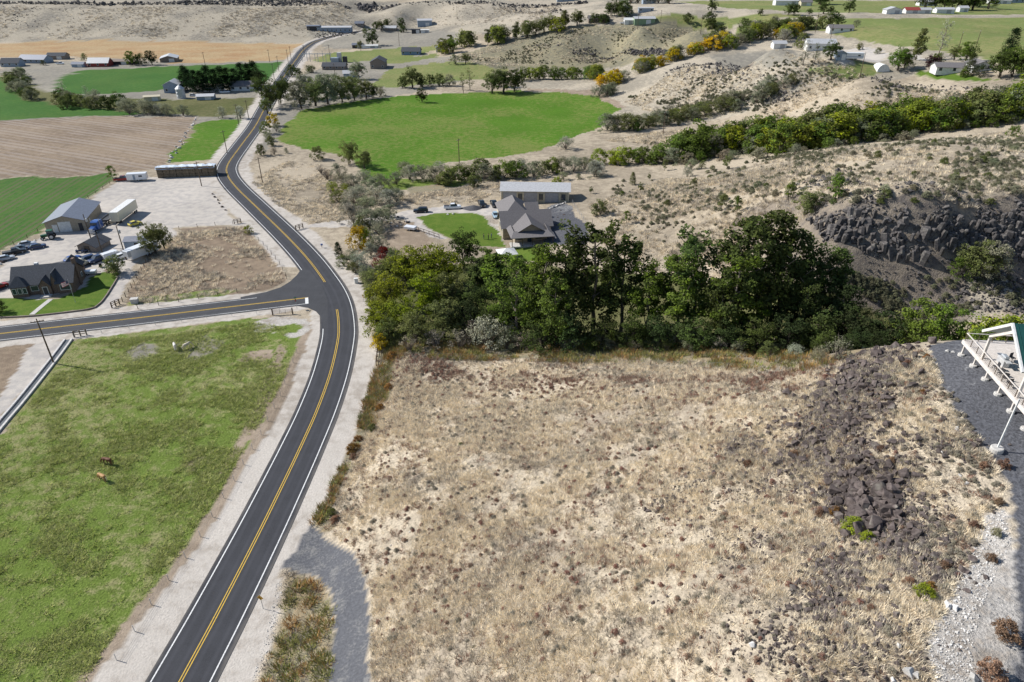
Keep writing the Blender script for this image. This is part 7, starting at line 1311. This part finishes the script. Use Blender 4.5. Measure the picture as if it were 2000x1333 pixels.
def person(u, v, hd, shirt, legs, hair, label):
    q = P(u, v); r = empty('person', tuple(q), R(hd)); tag(r, label, 'person')
    V = [(0,0,.96),(0,0,1.15),(0,0,1.36),(0,0,1.47),(.01,0,1.56),(.015,0,1.66),(.01,0,1.74)]; rad = [(.16,.12),(.15,.11),(.18,.11),(.065,.06),(.075,.07),(.10,.085),(.07,.07)]; E = [(i, i+1) for i in range(6)]
    V.append((.10,0,1.63)); rad.append(.018); E.append((5, 7))
    for s in (-1, 1):
        ch = [(0,s*.19,1.40),(.0,s*.25,1.14),(.06,s*.26,.92),(.08,s*.26,.84)]; rr = [.06,.048,.036,.034]; pr_ = 2
        for p, ra in zip(ch, rr): V.append(p); rad.append(ra); E.append((pr_, len(V)-1)); pr_ = len(V)-1
        for k in range(4): V.append((.055+.02*k, s*(.262+.003*k), .755-.01*(k in (1, 2)))); rad.append(.009); E.append((pr_, len(V)-1))
        V.append((.125, s*.255, .80)); rad.append(.01); E.append((pr_, len(V)-1))
        ch = [(0,s*.10,.86),(.015,s*.11,.5),(-.01,s*.12,.10),(.12,s*.13,.045)]; rr = [.095,.062,.045,.04]; pr_ = 0
        for p, ra in zip(ch, rr): V.append(p); rad.append(ra); E.append((pr_, len(V)-1)); pr_ = len(V)-1
    skinned('body', V, E, rad, [cloth('clothes '+label[:24], shirt, legs)], r)
    skinned('hair', [(-.01,0,1.72),(-.035,0,1.775),(-.06,0,1.68)], [(0,1),(0,2)], [.095,.075,.07], [pmat('hair '+label[:20], hair, .8)], r, 0, 1)
person(945, 468, 20, (.03,.03,.04), (.05,.06,.10), (.03,.02,.015), 'person in dark clothes standing on the striped lawn, apart from the other two'); person(954, 468, 160, (.10,.08,.07), (.03,.03,.04), (.05,.03,.02), 'person in a brown top and black trousers standing on the striped lawn'); person(960, 466, 200, (.05,.07,.12), (.04,.04,.06), (.02,.015,.01), 'person in a navy top standing on the striped lawn')
# playset / loose rocks on the lawn
for i, (u, v) in enumerate([(875,420),(885,419)]):
    q = P(u, v); o = bpy.data.objects.new('lawn_rock', BP[i]); COL.objects.link(o); o.location = q+np.array([0, 0, .2]); o.scale = (1.3, .9, .8); tag(o, 'pale landscaping rock at the edge of the striped lawn', 'rock', 'rocks on the striped lawn')
for i in range(26):
    u = 770+rrs.uniform(-20, 30); v = 432+rrs.uniform(-10, 12); q = P(u, v); s = rrs.uniform(.5, 1.2); o = bpy.data.objects.new('pile_rock', (BB+BP)[rrs.integers(18)]); COL.objects.link(o); o.location = q+np.array([0, 0, .2]); o.scale = (s*1.3, s, s); o.rotation_euler = (0, 0, i); tag(o, 'rock in the loose pile beside the house drive', 'rock', 'rock pile beside the house drive')
# gravel heap
q = P(925, 408); V = []; F = []
for j in range(5):
    for k in range(14):
        a = 2*math.pi*k/14; rr = (1-j/4.)*(2.6+.5*math.sin(3*a)); V.append((q[0]+1.5*rr*math.cos(a), q[1]+.8*rr*math.sin(a), q[2]-.1+1.3*(j/4.)**.8))
for j in range(4):
    for k in range(14): F.append((j*14+k, j*14+(k+1) % 14, (j+1)*14+(k+1) % 14, (j+1)*14+k))
o = newmesh('gravel_heap', V, F, simple('heap gravel', (.09,.09,.095), .95, .1, 0, .4, 6), None, True); tag(o, 'dark gravel heap beside the parked pickups', 'gravel heap')
